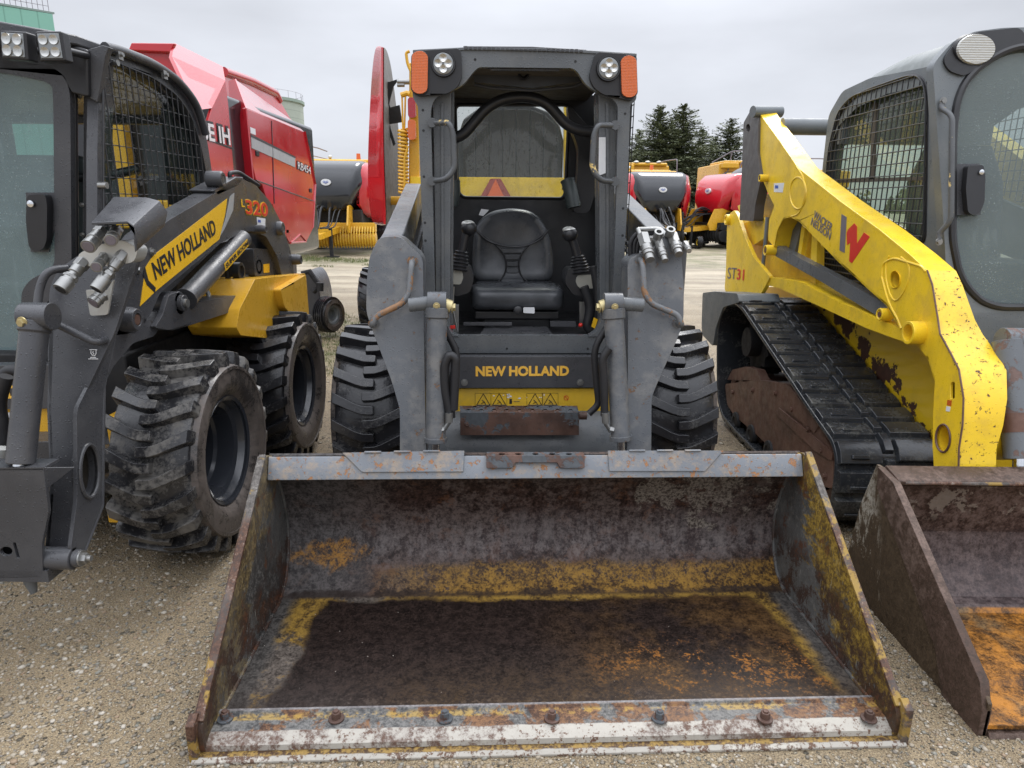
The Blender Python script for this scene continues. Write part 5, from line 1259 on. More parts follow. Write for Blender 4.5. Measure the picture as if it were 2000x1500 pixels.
# ---- boom
side_ = [(1480, 213), (1488, 228), (1520, 272), (1558, 327), (1640, 392), (1720, 450), (1776, 496), (1811, 528), (1821, 556), (1832, 624), (1836, 652), (1859, 694), (1873, 722), (1882, 778), (1880, 830), (1873, 876), (1872, 925), (1824, 925), (1821, 876), (1823, 800), (1826, 745), (1812, 700), (1786, 668), (1757, 640), (1731, 596), (1700, 570), (1640, 514), (1600, 470), (1560, 432), (1543, 424), (1530, 428), (1518, 450), (1512, 482), (1500, 470), (1502, 430), (1512, 402), (1500, 378), (1487, 345), (1478, 300), (1473, 262), (1474, 236)]
holes = [[(1749 + 10 * math.cos(a), 546 + 17 * math.sin(a)) for a in [2 * math.pi * k / 24 for k in range(24)]], [(1843 + 14 * math.cos(a), 856 + 27 * math.sin(a)) for a in [2 * math.pi * k / 24 for k in range(24)]], rc([V((1856, 748, 0)), V((1864, 745, 0)), V((1864, 778, 0)), V((1856, 780, 0))], 4, 3)]
holes[2] = [(p.x, p.y) for p in holes[2]]
def near_(p): return p[1] < 500
S_ = rc(cX(side_, XC), .012, 2)
b = MB(); b.poly(S_, (.012, 0, 0), [cX(h, XC) for h in holes]); arm_c = b.build('lift_arm', m_wn_y, CE, bevel=.003)
b = MB(); S2 = [V((p.x + .095, p.y, p.z)) for p in S_]; b.poly(S2, (.012, 0, 0)); b.build('arm_inner_plate', m_wn_y, arm_c)
# top/front face strip (closed box), chipped
strip = [(1480, 213), (1488, 228), (1520, 272), (1558, 327), (1640, 392), (1720, 450), (1776, 496), (1811, 528), (1821, 556), (1832, 624), (1836, 652), (1859, 694), (1873, 722), (1882, 778), (1880, 830), (1873, 876), (1872, 925)]
q = cX(strip, XC - .001); wd = [.108] * 8 + [.112, .135, .155, .165, .165, .15, .14, .13, .13]
b = MB(); vs = []
rings = [[p, p + V((w_, 0, 0)), p + V((w_, .008, -.010)), p + V((0, .008, -.010))] for p, w_ in zip(q, wd)]
b.loft(rings[:8]); b.build('arm_top_plate', m_wn_y, arm_c, bevel=.002, smooth=30)
b = MB(); b.loft([[p + V((-.002, -.001, .0)), p + V((w_, -.001, 0)), p + V((w_, .014, -.002)), p + V((-.002, .014, -.002))] for p, w_ in list(zip(q, wd))[7:]]); b.build('arm_front_plate', m_wn_yw, arm_c, bevel=.002, smooth=30)
b = MB(); lowr = cX([(1821, 876), (1823, 800), (1826, 745), (1812, 700), (1786, 668), (1757, 640), (1731, 596), (1640, 514), (1560, 432), (1543, 424), (1530, 428), (1518, 450), (1512, 482)], XC); b.loft([[p, p + V((.1, 0, 0)), p + V((.1, .0, .008)), p + V((0, .0, .008))] for p in lowr]); b.build('arm_lower_plate', m_wn_y, arm_c)
# holes' tubes, bosses, raised weld outlines, rust line at the fold
for (cx, cy, rx_, ry_, dep) in [(1749, 546, 10, 17, .1), (1843, 856, 14, 27, .14)]:
    qq = cX([(cx + rx_ * math.cos(a), cy + ry_ * math.sin(a)) for a in [2 * math.pi * k / 24 for k in range(24)]], XC)
    b = MB(); b.loft([[p + V((-.004, 0, 0)) for p in qq], [p + V((dep, 0, 0)) for p in qq]], caps=False); b.build('tube_sleeve', m_wn_y, arm_c)
    if cx > 1800:
        b = MB(); b.tube([p + V((-.002, 0, 0)) for p in qq + [qq[0]]], .004, 6); b.build('worn_rim', m_rust2, arm_c)
    add(arm_c, 'tube_bottom', m_void if cx < 1800 else m_wn_y, lambda b: b.poly([p + V((dep - .01, 0, 0)) for p in qq], (.004, 0, 0)))
def ring_line(pts, r_, closed=True, mat=m_wn_y, name='weld_bead'):
    b = MB(); l = cX(pts, XC); b.tube(l + ([l[0]] if closed else []), r_, 8, round_=0 if closed else .05); b.build(name, mat, arm_c)
ring_line([(1559 + 16 * math.cos(a), 377 + 31 * math.sin(a)) for a in [2 * math.pi * k / 28 for k in range(28)]], .005)
ring_line([(1545, 423), (1562, 418), (1573, 385), (1570, 345), (1556, 325)], .005, False)
ring_line([(1737, 500), (1730, 515), (1730, 545), (1738, 575), (1748, 590), (1764, 575), (1776, 545), (1776, 515), (1760, 502)], .004, False)
ring_line([(1722, 540), (1724, 515), (1745, 503), (1800, 520), (1808, 530)], .005, False)
ring_line([(1722, 540), (1735, 590), (1754, 625), (1760, 642)], .005, False)
ring_line([(1480, 240), (1476, 262), (1484, 300)], .006, False)
b = MB(); qf = cX([(1811, 528), (1821, 556), (1832, 624), (1836, 652), (1859, 694), (1873, 722), (1882, 778), (1880, 830), (1873, 876), (1872, 925)], XC - .003)
b.tube(qf, .0035, 6); b.build('rust_line', m_rust2, arm_c)
for (cx, cy, r_, t, mt) in [(1798, 650, .044, .05, m_wn_y), (1507, 489, .032, .04, m_wn_y), (1499, 348, .022, .05, m_wn_y), (1726, 614, .026, .02, m_wn_y)]:
    b = MB(); p = cX([(cx, cy)], XC)[0]; b.lathe([(-.03, r_), (t, r_), (t, r_ * .72), (t * .2 if cx == 1798 else t * .8, r_ * .7), (t * .2 if cx == 1798 else t * .8, .001)], p, (-1, 0, 0), 32); o = b.build('pin_boss', mt, arm_c, bevel=.002)
    if cx != 1798: add(o, 'pin_head', m_rust2, lambda b: b.cyl(p + V((-t * .8, 0, 0)), p + V((-t * 1.0, 0, 0)), r_ * .45, n=20))
# lettering and W mark
p0, p1 = cX([(1589, 425), (1624, 453)], XC); text(arm_c, 'WACKER', p0, p1, cX([(1591, 410)], XC)[0] - p0, m_letter_g, bold=.01, lift=.002)
p0, p1 = cX([(1584, 439), (1621, 469)], XC); text(arm_c, 'NEUSON', p0, p1, cX([(1586, 424)], XC)[0] - p0, m_letter_g, bold=.01, lift=.002)
add(arm_c, 'grey_mark', m_letter_g, lambda b: b.poly(cX([(1644, 418), (1654, 424), (1650, 494), (1640, 489)], XC), (-.0015, 0, 0)))
add(arm_c, 'red_mark', m_letter_r, lambda b: b.poly(cX([(1654, 455), (1657, 448), (1669, 436), (1674, 442), (1674, 476), (1688, 454), (1699, 462), (1664, 514), (1659, 510), (1661, 473), (1655, 479)], XC), (-.0015, 0, 0)))
add(arm_c, 'sticker', m_white, lambda b: b.poly(cX([(1512, 358), (1532, 357), (1529, 376), (1512, 375)], XC), (-.0015, 0, 0)))
add(arm_c, 'sticker_print', m_blue, lambda b: b.poly(cX([(1514, 362), (1520, 362), (1520, 368), (1514, 368)], XC - .0015), (-.001, 0, 0)))
add(arm_c, 'label', m_white, lambda b: b.poly(cX([(1849, 793), (1857, 795), (1855, 804), (1848, 803)], XC), (-.0015, 0, 0)))
add(arm_c, 'label', m_orange, lambda b: b.poly(cX([(1851, 781), (1859, 782), (1858, 793), (1850, 791)], XC), (-.0015, 0, 0)))
# links
b = MB(); q = cX([(1462, 222), (1470, 211), (1479, 215), (1481, 240), (1480, 300), (1487, 345), (1475, 400), (1472, 432), (1444, 430), (1449, 330), (1452, 240)], XC - .015); b.poly(rc(q, .015, 3), (.06, 0, 0), [[p for p in cX([(1461 + 4 * math.cos(a), 250 + 8 * math.sin(a)) for a in [2 * math.pi * k / 16 for k in range(16)]], XC - .015)]]); rl = b.build('rear_link', plain('weathered_link', (.075, .068, .066), .45), CE, bevel=.006)
add(rl, 'pivot_boss', m_wn_grey, lambda b: b.cyl(cX([(1470, 218)], XC - .05)[0], cX([(1470, 218)], XC - .03)[0] + V((.18, 0, 0)), .035, n=28))
b = MB(); q = cX([(1513, 475), (1524, 484), (1731, 594), (1736, 606), (1724, 619), (1712, 616), (1600, 548), (1514, 500)], XC + .02); b.poly(rc(q, .015, 3), (.05, 0, 0)); b.build('control_link', m_grey, CE, bevel=.005)
b = MB(); b.tube(cX([(1506, 490), (1512, 482)], XC + .03) , .03, 16); b.tube(cX([(1490, 520), (1494, 485), (1499, 424)], XC + .03), .012, 10); b.build('cylinder_rod', m_wn_grey, CE)
b = MB(); p = cX([(1527, 247)], XC + .1)[0]; b.cyl(p, p + V((1.1, 0, 0)), .050, n=32); b.build('cross_tube', m_wn_grey, CE)
b = MB(); S3 = [V((p.x + 1.4 - .1, p.y, p.z)) for p in S_]; b.poly(S3, (.1, 0, 0)); b.build('lift_arm', m_wn_y, CE, bevel=.003)
# rear grey weight box left of the track
b = MB(); b.poly(rc(cX([(1370, 640), (1372, 572), (1395, 569), (1440, 573), (1444, 590), (1412, 600), (1398, 640), (1392, 676), (1372, 655)], 1.36), .02, 3), (.25, 0, 0)); b.build('rear_weight', m_wn_grey, CE, bevel=.008)

# ---- cab
xs2 = 1.82
so = [(1645, 178), (1700, 152), (1790, 135), (1822, 128), (1842, 160), (1845, 560), (1770, 560), (1600, 460), (1606, 330), (1618, 225)]
sh = [(1660, 190), (1700, 172), (1770, 148), (1790, 147), (1802, 160), (1808, 190), (1803, 480), (1612, 360), (1618, 290), (1635, 220)]
b = MB(); b.poly(rc(cX(so, xs2), .04, 4), (.04, 0, 0), [rc(cX(sh, xs2), .06, 5)]); csd = b.build('cab_side', m_wn_grey, CE, bevel=.006)
b = MB(); gp = rc(cX(sh, xs2 - .01), .06, 5); b.grid(gp, .048, .054, (0, 1, 0), (0, 0, 1), .0030); b.tube(gp + [gp[0]], .004, 6); b.build('window_guard', m_black, csd)
b = MB(); b.tube([p + V((.018, 0, 0)) for p in gp + [gp[0]]], .012, 8); b.build('window_seal', m_black, csd)
gS = glass('greenish_side_glass', (.74, .82, .74), (.34, .38, .30), .20, 75, .3)
b = MB(); b.poly([p + V((.05, 0, 0)) for p in gp], (.004, 0, 0)); b.build('side_window', gS, csd)
b = MB(); b.poly(cX([(1610, 350), (1800, 345), (1800, 352), (1610, 358)], xs2 + .03), (.01, 0, 0)); b.poly(cX([(1704, 200), (1711, 200), (1706, 350), (1698, 350)], xs2 + .03), (.01, 0, 0)); b.build('window_bar', m_head, csd)
# far side, rear, inner yellow things
b = MB(); b.poly([V((p.x + .84, p.y, p.z)) for p in rc(cX(so, xs2), .04, 3)], (.03, 0, 0), [[V((p.x + .84, p.y, p.z)) for p in rc(cX(sh, xs2), .06, 4)]]); b.build('cab_side', m_wn_grey, CE)
b = MB(); b.grid([V((p.x + .9, p.y, p.z)) for p in gp], .048, .054, (0, 1, 0), (0, 0, 1), .003); b.build('window_guard', m_black, CE)
add(CE, 'cab_rear', m_wn_grey, lambda b: (b.box((-.42, 1.98, .9), (-.34, 2.03, 1.75)), b.box((.34, 1.98, .9), (.42, 2.03, 1.75)), b.box((-.42, 1.98, .9), (.42, 2.03, 1.15)), b.box((-.42, 1.85, 1.72), (.42, 1.9, 1.9))))
add(CE, 'cab_floor', m_black_int, lambda b: b.box((-.42, .75, .88), (.42, 2.0, .92)))
sC = add(CE, 'seat', m_black_int, lambda b: b.loft([rc([V((-.22, 1.28, 1.1)), V((.22, 1.28, 1.1)), V((.22, 1.42, 1.1)), V((-.22, 1.42, 1.1))], .05, 4), rc([V((-.23, 1.38, 1.5)), V((.23, 1.38, 1.5)), V((.23, 1.5, 1.5)), V((-.23, 1.5, 1.5))], .05, 4), rc([V((-.16, 1.42, 1.68)), V((.16, 1.42, 1.68)), V((.16, 1.5, 1.68)), V((-.16, 1.5, 1.68))], .05, 4)]))
add(CE, 'seat_cushion', m_black_int, lambda b: b.box((-.23, .95, 1.02), (.23, 1.42, 1.14)), bevel=.03)
# roof shell: swept arch with rounded front
def rsec(xh, z, y): return [V((-xh, y, z - .16)), V((-xh + .015, y, z - .07)), V((-xh + .08, y, z - .012)), V((-xh + .2, y, z + .02)), V((0, y, z + .035)), V((xh - .2, y, z + .02)), V((xh - .08, y, z - .012)), V((xh - .015, y, z - .07)), V((xh, y, z - .16))]
zt2 = Cc.Y(1850, 66, .80).z
b = MB(); ys_ = [(.868, -.035), (.875, -.002), (1.0, .03), (1.4, .045), (1.7, .02), (1.88, -.05), (1.96, -.16), (2.0, -.3)]
rings = [rsec(.43, zt2 + dz, y) for y, dz in ys_]
rings = [r_ + [p + V((0, 0, -.02)) for p in r_[::-1]] for r_ in rings]; b.loft(rings); b.build('roof', m_wn_roof, CE, smooth=60, bevel=.0)
# front frame of the cab with lamp
fa, fc_ = (2.86 - 2.2, 1.0), (3.02 - 2.2, 1.9)
CP = lambda pts: [Cc.P(x, y, fa, fc_) for x, y in pts]
fo = [(1822, 128), (1835, 110), (1862, 80), (1900, 62), (1960, 54), (2080, 52), (2180, 60), (2260, 90), (2330, 150), (2340, 720), (1880, 720), (1850, 560), (1842, 420)]
fi = [(1860, 470), (1861, 260), (1868, 200), (1884, 160), (1915, 128), (1950, 105), (1985, 92), (2100, 88), (2180, 100), (2240, 150), (2270, 220), (2280, 600), (1950, 600), (1915, 588), (1888, 560), (1872, 530)]
b = MB(); b.poly(rc(CP(fo), .03, 4), (0, .05, 0), [rc(CP(fi), .04, 4)]); ff_ = b.build('cab_front', m_wn_grey, CE, bevel=.006)
b = MB(); l = rc(CP(fi), .04, 4); b.tube(l + [l[0]], .016, 8); b.build('door_seal', m_black, ff_)
gF = glass('misted_door_glass', (.62, .68, .66), (.33, .39, .385), .26, 80, .5)
b = MB(); b.poly([p + V((0, .012, 0)) for p in rc(CP(fi), .04, 4)], (0, .005, 0)); drC = b.build('door_glass', gF, CE)
b = MB(); b.poly(rc([p + V((0, -.012, 0)) for p in CP([(1838, 118), (1862, 84), (1900, 64), (1990, 54), (2010, 90), (1975, 92), (1935, 108), (1900, 138), (1880, 150), (1850, 140)])], .03, 4), (0, .011, 0)); lh = b.build('lamp_housing', m_black, ff_, bevel=.006)
p = CP([(1898, 99)])[0] + V((0, -.014, 0)); b = MB(); Ms = Matrix.Translation(p) @ Matrix.Rotation(.12, 4, 'Y')
def disc(b, rr, y0, y1, sxx=1.0): b.loft([[Ms @ V((math.cos(a) * rr * sxx, y0, math.sin(a) * rr * .72)) for a in [2 * math.pi * k / 36 for k in range(36)]], [Ms @ V((math.cos(a) * rr * sxx * .93, y1, math.sin(a) * rr * .72 * .93)) for a in [2 * math.pi * k / 36 for k in range(36)]]])
disc(b, .088, .01, -.010); wl = b.build('work_light', m_black, lh)
g = G('fluted_lens'); m_fl = g.fin((.5, .5, .47), .22, .25, g.bump(g.m_('ADD', g.m_('MULTIPLY', g.m_('SINE', g.m_('MULTIPLY', g.xyz()[2], 700)), .25), g.noise(60, 5)), .5, .003))
b = MB(); disc(b, .080, -.008, -.018); b.build('lens', m_fl, wl)
for dx in (-36, 36):
    add(lh, 'screw', m_steel, lambda b: b.ball(CP([(1898 + dx, 99 + (2 if dx < 0 else -3))])[0] + V((0, -.014, 0)), .006))
# door handle and grab rail
b = MB(); b.poly(CP([(1860, 320), (1912, 320), (1914, 420), (1858, 420)]), (0, -.004, 0)); b.build('handle_plate', m_dark, drC)
b = MB(); q = rc([p + V((0, -.035, 0)) for p in CP([(1880, 325), (1910, 323), (1914, 345), (1912, 395), (1904, 415), (1890, 421), (1880, 414), (1876, 370)])], .012, 4); b.poly(q, (0, .034, 0)); hn = b.build('door_handle', m_black, drC, bevel=.008)
add(hn, 'lock', m_chrome, lambda b: b.lathe([(0, .010), (.006, .010), (.008, .004), (.008, .001)], CP([(1904, 337)])[0] + V((0, -.038, 0)), (0, -1, 0), 20))
b = MB(); off = V((-.01, -.05, 0)); q = CP([(1838, 198), (1835, 212), (1850, 228), (1848, 430), (1832, 455), (1830, 472)]); b.tube([q[0] + V((0, -.008, 0)), q[1] + V((0, -.01, 0))] + [p + off for p in q[2:4]] + [q[4] + V((0, -.01, 0)), q[5] + V((0, -.008, 0))], .0105, 12, round_=.03); gr_ = b.build('grab_rail', bpy.data.materials['grab_bar_paint'], ff_)
for p in (q[0], q[5]): add(gr_, 'bolt', m_steel, lambda b: hexbolt(b, p + V((0, -.012, 0)), (0, -1, 0), .010, .012))
# lower front: cylinder, hoses
T, B2, R2 = cY([(1968, 665)], 2.38)[0], cY([(1992, 895)], 2.24)[0], cY([(1996, 950)], 2.2)[0]
b = MB(); b.cyl(T + V((-.02, 0, 0)), T + V((.09, 0, 0)), .045); b.tube([T, T.lerp(B2, .08), T.lerp(B2, .95), B2], [.048, .048, .048, .05], 32); tcC = b.build('tilt_cylinder', m_wn_chip, CE, bevel=.002)
add(tcC, 'rust_band', m_rust2, lambda b: b.cyl(T.lerp(B2, .62), T.lerp(B2, .78), .0492, n=32))
add(tcC, 'cylinder_rod', m_chrome, lambda b: b.cyl(B2, R2 + V((0, 0, -.05)), .022))
add(tcC, 'hose_fitting', m_steel, lambda b: (b.cyl(*cY([(1972, 680), (1985, 720)], 2.42), .014), b.cyl(*cY([(1975, 690), (1980, 705)], 2.41), .018)))
add(tcC, 'hose', m_hose, lambda b: b.tube(cY([(1985, 720), (1995, 760), (2005, 850)], 2.42), .013, 10, round_=.05)); add(tcC, 'hose', m_hose, lambda b: b.tube(cY([(1970, 685), (1985, 660), (2020, 655)], 2.44), .018, 10, round_=.03))
add(CE, 'cross_tube', m_wn_y, lambda b: b.cyl(cX([(1915, 870)], XC + .1)[0] + V((0, .1, 0)), cX([(1915, 870)], XC + .1)[0] + V((1.1, .1, 0)), .085, n=36))
add(CE, 'front_panel', m_wn_grey, lambda b: b.poly(CP([(1880, 610), (2300, 610), (2300, 700), (1880, 700)]), (0, .05, 0)), bevel=.004)

# ---- bucket
mb_b = bucket_mat('brown_bucket_shell', 'brown'); mb_bs = bucket_mat('brown_bucket_side', 'brownside'); mb_bp = bucket_mat('brown_bucket_plate', 'brownplain')
x0, x1 = 1.285 - 2.25, 3.215 - 2.25
yF = 1.54 - 2.2
def lz(py, y): return Cc.Y(1900, py, y).z
front_y = yF; fold = Cc.Z(1900, 1188, .05).y
BM = MB()
ws = []
for py, dy in ((1180, .0), (1165, .035), (1145, .062), (1120, .09), (1100, .108), (1080, .12), (1060, .126), (1038, .13), (950, .085)):
    y = fold + dy + (.0); ws.append((y, lz(py, y)))
pr = [(.0 + yF, .035), (yF + .16, .035), (yF + .17, .045), (fold - .02, .045)] + ws
b = MB(); b.poly(*shell(pr, x0, x1, .012)); bkC = b.build('bucket', mb_b, CE, smooth=12)
tY, tZ = ws[-1]
bottom_back = cX([(1657, 1078)], 1.275)[0]; topb = cX([(1722, 913)], 1.275)[0]; mid_b = cX([(1690, 990)], 1.275)[0]
yy0 = yF
b = MB(); sp3 = [V((0, yF - .0, .0)), V((0, yF + .6, .0)), V((0, bottom_back.y, bottom_back.z)), V((0, mid_b.y + .03, mid_b.z)), V((0, topb.y + .03, topb.z)), V((0, topb.y, topb.z)), V((0, yF + .06, .16)), V((0, yF - .0, .10))]
b.poly([V((x0 - .012, p.y, p.z)) for p in sp3], (.012, 0, 0)); sdC = b.build('side_plate', mb_bs, bkC, bevel=.002)
b = MB(); b.poly([V((x1, p.y, p.z)) for p in sp3], (.012, 0, 0)); b.build('side_plate', mb_bs, bkC, bevel=.002)
b = MB(); pp = [V((0, *q)) for q in [(-.10, .497), (yF + .03, .15), (yF, .08), (yF, .0), (yF + .16, .0), (yF + .22, .11), (-.01, .44), (.003, .512)]]
b.poly([V((x0 - .024, p.y, p.z)) for p in pp], (.026, 0, 0)); b.build('wear_strip', mb_bp, bkC, bevel=.002)
b = MB(); b.poly([V((x0 - .002, y, z)) for y, z in [(-.092, .484), (-.094, .498), (-.088, .503), (-.01, .520), (.0, .518), (.0, .49), (-.06, .478)]], (x1 - x0, 0, 0)); rlC = b.build('top_rail', mb_bp, bkC, bevel=.004)
b = MB(); b.tube([V((x0 + .02, -.093, .492)), V((x1 - .02, -.093, .492))], .006, 8); b.build('worn_edge', mb_strip, rlC)
b = MB(); b.poly([V((x0 + .003, y, z)) for y, z in [(yF - .012, .0), (yF + .16, .0), (yF + .16, .034), (yF - .004, .012)]], (x1 - x0 - .006, 0, 0)); b.build('cutting_edge', mb_bp, bkC, bevel=.002)
b = MB(); c_ = Cc.Z(1990, 1437, .03); b.lathe([(0.0, .016), (.002, .016), (.002, .001)], V((c_.x - .03, yF + .05, .031)), (0, -.2, 1), 20); b.build('bolt_hole', m_void, bkC)

# ================================================================== RED ROUND BALER behind the left loader
D = Fr('round_baler', (-3.4, 7.6, 0), 0, 'large glossy red hay baler standing behind the charcoal loader', 'baler', 'hay balers parked behind the loaders')
dX = lambda pts, wx: [D.X(a, c, wx + 3.4) for a, c in pts]
dY = lambda pts, wy: [D.Y(a, c, wy - 7.6) for a, c in pts]
def quad(parent, name, mat, q, th=.03, **k):
    """solid sheet through a planar or slightly warped loop of points"""
    n_ = (q[1] - q[0]).cross(q[-1] - q[0]).normalized() * abs(th); b = MB()
    c_ = sum(q, V()) / len(q)
    wc = D.M @ c_
    if n_.dot(EYE - wc) > 0: n_ = -n_
    k_ = len(q); b.add(q + [p + n_ for p in q], [tuple(range(k_)), tuple(range(2 * k_ - 1, k_ - 1, -1))] + [(i, (i + 1) % k_, (i + 1) % k_ + k_, i + k_) for i in range(k_)])
    return b.build(name, mat, parent, **k)
xd = -2.62
def dx1(a, c, wx=xd): return dX([(a, c)], wx)[0]
DB = MB(); y0_ = dx1(430, 300).y; DB.box((-.75, y0_ + .2, .75), (.70, 2.1, 2.35)); DB.build('baler_body', m_blackhood, D.e, bevel=.05)
add(D.e, 'front_frame', m_nh_y, lambda b: (b.box((-.78, y0_ + .05, 1.12), (.66, y0_ + .19, 1.38)), b.box((-.2, y0_ + .05, 1.38), (-.08, y0_ + .19, 2.2))), bevel=.02)
# rear side panel with a sloping upper face
lowp = [(480, 211), (540, 234), (594, 257), (604, 285), (611, 320), (615, 360), (614, 392), (610, 445), (596, 474), (566, 477), (530, 420), (512, 360), (500, 352), (494, 326)]
sp = quad(D.e, 'side_panel', m_redfar, dX(lowp, xd), -.04, bevel=.01)
quad(sp, 'panel_bevel', m_redfar, [dx1(480, 211), dx1(594, 257), dx1(572, 236, xd - .30), dx1(459, 154, xd - .30)], .03, bevel=.01)
quad(sp, 'panel_front_edge', m_redfar, [dx1(494, 350), dx1(480, 211), dx1(459, 154, xd - .30), dx1(446, 158, xd - .34), dx1(452, 250, xd - .2), dx1(458, 345, xd - .2)], .02)
quad(sp, 'rear_edge', m_redfar, [dx1(594, 257), dx1(615, 360), dx1(610, 445), dx1(604, 440, xd - .4), dx1(608, 360, xd - .4), dx1(588, 262, xd - .4)], .02)
# lower darker facet (panel turns under)
add(sp, 'panel_foot', m_red, lambda b: b.poly([p + V((.004, 0, 0)) for p in dX([(530, 398), (613, 393), (610, 445), (596, 474), (566, 477), (545, 440)], xd)], (.006, 0, 0)))
# stripe and lettering
add(sp, 'stripe', m_decal_g, lambda b: b.poly([p + V((.001, 0, 0)) for p in dX([(489, 262), (576, 306), (576, 327), (491, 289)], xd)], (.004, 0, 0)))
add(sp, 'stripe_edge', m_letter_k, lambda b: b.poly([p + V((.005, 0, 0)) for p in dX([(489, 262), (576, 306), (576, 309), (489, 267)], xd)], (.002, 0, 0)))
p0, p1 = dX([(580, 331), (606, 341)], xd); text(sp, 'RB454', p0, p1, dX([(580, 314)], xd)[0] - p0, m_letter_k, bold=.03, lift=.006); 
p0, p1 = dX([(581, 330), (606, 340)], xd); text(sp, 'RB454', p0, p1, dX([(581, 316)], xd)[0] - p0, m_letter_w, bold=-.004, lift=.009)
add(sp, 'sticker', m_white, lambda b: b.poly([p + V((.001, 0, 0)) for p in dX([(488, 248), (498, 252), (499, 264), (489, 260)], xd)], (.003, 0, 0)))
add(sp, 'warning_triangle', m_red, lambda b: b.tube([p + V((.01, 0, 0)) for p in dX([(566, 474), (584, 458), (596, 472), (566, 474)], xd)], .012, 6))
# front side panel
xg = xd - .06
fpn = quad(D.e, 'front_panel', m_red, dX([(414, 211), (440, 157), (446, 200), (458, 345), (440, 352), (400, 352), (400, 270), (406, 240)], xg), -.03, bevel=.008)
quad(fpn, 'panel_bevel', m_redfar, [dx1(341, 84, xg - .35), dx1(435, 130, xg - .35), dx1(440, 157, xg), dx1(414, 211, xg), dx1(385, 215, xg), dx1(336, 110, xg - .30)], .03)
quad(fpn, 'panel_front', m_red, dY([(256, 83), (341, 84), (336, 104), (344, 116), (352, 165), (400, 290), (300, 290), (250, 200)], dx1(341, 84, xg - .35).y - .02 + 7.6), -.05, bevel=.01)
quad(fpn, 'top_flange', m_redfar, dY([(250, 98), (256, 83), (341, 84), (333, 102)], dx1(341, 84, xg - .35).y - .08 + 7.6), -.05, bevel=.01)
b = MB(); q = [dx1(437, 140, xd - .5), dx1(490, 158, xd - .5), dx1(538, 182, xd - .5), dx1(545, 197, xd - .5)]; b.tube(q, .05, 10, round_=.1); b.build('top_rail', m_redfar, D.e)
quad(D.e, 'upper_side', m_red, [dx1(437, 140, xd - .5), dx1(540, 186, xd - .5), dx1(585, 262, xd - .4), dx1(450, 230, xd - .4)], .03)
p0, p1 = dX([(352, 264), (448, 284)], xg)
text(fpn, 'CASE IH', p0 + V((.002, 0, 0)), p1 + V((.002, 0, 0)), (dX([(448, 248)], xg)[0] - p1), m_letter_k, bold=.07, lift=.003)
text(fpn, 'CASE IH', p0 + V((.006, 0, 0)), p1 + V((.006, 0, 0)), (dX([(448, 250)], xg)[0] - p1) * .92, m_letter_w, bold=.02, lift=.006)
add(fpn, 'stripe', m_letter_k, lambda b: b.poly([p + V((.001, 0, 0)) for p in dX([(400, 268), (455, 289), (455, 292), (400, 272)], xg)], (.004, 0, 0)))
for pts in ([(500, 352), (613, 393)], [(530, 236), (536, 420)]):
    b = MB(); b.tube([p + V((.002, 0, 0)) for p in dX(pts, xd)], .006, 6); b.build('panel_seam', m_letter_k, sp)
for (cx, cy) in [(606, 372), (560, 452), (502, 300)]:
    add(sp, 'latch', m_void, lambda b: b.cbox(dX([(cx, cy)], xd)[0], (.02, .10, .05)), bevel=.008)
# frame, pickup shield and wheels
add(D.e, 'pickup', m_void, lambda b: b.box((-.75, y0_ - .1, .35), (.55, 1.0, .8)), bevel=.03)
def dpt(px, py, wy): return D.Y(px, py, wy - 7.6)
b = MB(); c0 = dpt(604, 590, 7.2); pts = [c0 + V((math.cos(a) * .12, 0, math.sin(a) * .33)) for a in [2 * math.pi * k / 20 for k in range(20)]]; b.poly(pts, (0, .5, 0)); b.build('end_shield', m_dark, D.e, bevel=.02)
b = MB(); b.tube([dpt(590, 535, 6.9), dpt(604, 530, 6.9), dpt(624, 558, 6.9), dpt(612, 570, 6.9)], .03, 8); b.cyl(dpt(625, 552, 6.85), dpt(625, 568, 6.85), .035); b.tube([dpt(600, 625, 7.1), dpt(622, 616, 7.1), dpt(640, 616, 7.1)], .035, 8); b.build('wheel_arm', m_void, D.e)
gw = MB(); cgw = dpt(641, 614, 7.1)
o_ = tyre('gauge_wheel', .20, .16, .09, m_tyre, D.e, outer=1, plainp=True); o_.location = cgw; o_.rotation_euler = (0, .0, -.42); r__ = rim(o_, .09, .16, 1, m_wn_grey, deep=.1)
for sx_ in (-1, 1):
    t_ = tyre('wheel', .55, .4, .28, m_tyre, D.e, n=18, outer=sx_); t_.location = (-.15 + sx_ * .42, 1.2, .55); rim(t_, .28, .4, sx_, m_wn_grey, deep=.3)

# ================================================================== ROUND BALER with its shield swung open behind the centre loader
E_ = Fr('round_baler', (-.2, 6.6, 0), 0, 'yellow framed round baler with red shield swung open, behind the grey open cab', 'baler', 'hay balers parked behind the loaders')
eY = lambda pts, wy: [E_.Y(a, c, wy - 6.6) for a, c in pts]
fr_ = [(741, 90), (733, 97), (727, 140), (722, 220), (719, 300), (719, 360), (723, 410), (729, 434), (745, 440)]
in_ = [(748, 92), (748, 100), (748, 140), (748, 220), (749, 300), (751, 360), (753, 410), (753, 432), (753, 438)]
bk_ = [(750, 93), (756, 104), (764, 140), (774, 220), (781, 300), (783, 360), (780, 400), (768, 425), (756, 436)]
def smooth_curve(P, n=5):
    o = []
    for i in range(len(P) - 1):
        a, b_, c, d = P[max(i - 1, 0)], P[i], P[i + 1], P[min(i + 2, len(P) - 1)]
        for k in range(n):
            t = k / n; o.append(.5 * ((2 * b_) + (c - a) * t + (2 * a - 5 * b_ + 4 * c - d) * t * t + (3 * b_ - a - 3 * c + d) * t ** 3))
    return o + [P[-1]]
A1, A2, A3 = smooth_curve(eY(fr_, 6.2)), smooth_curve(eY(in_, 6.0)), smooth_curve(eY(bk_, 6.9))
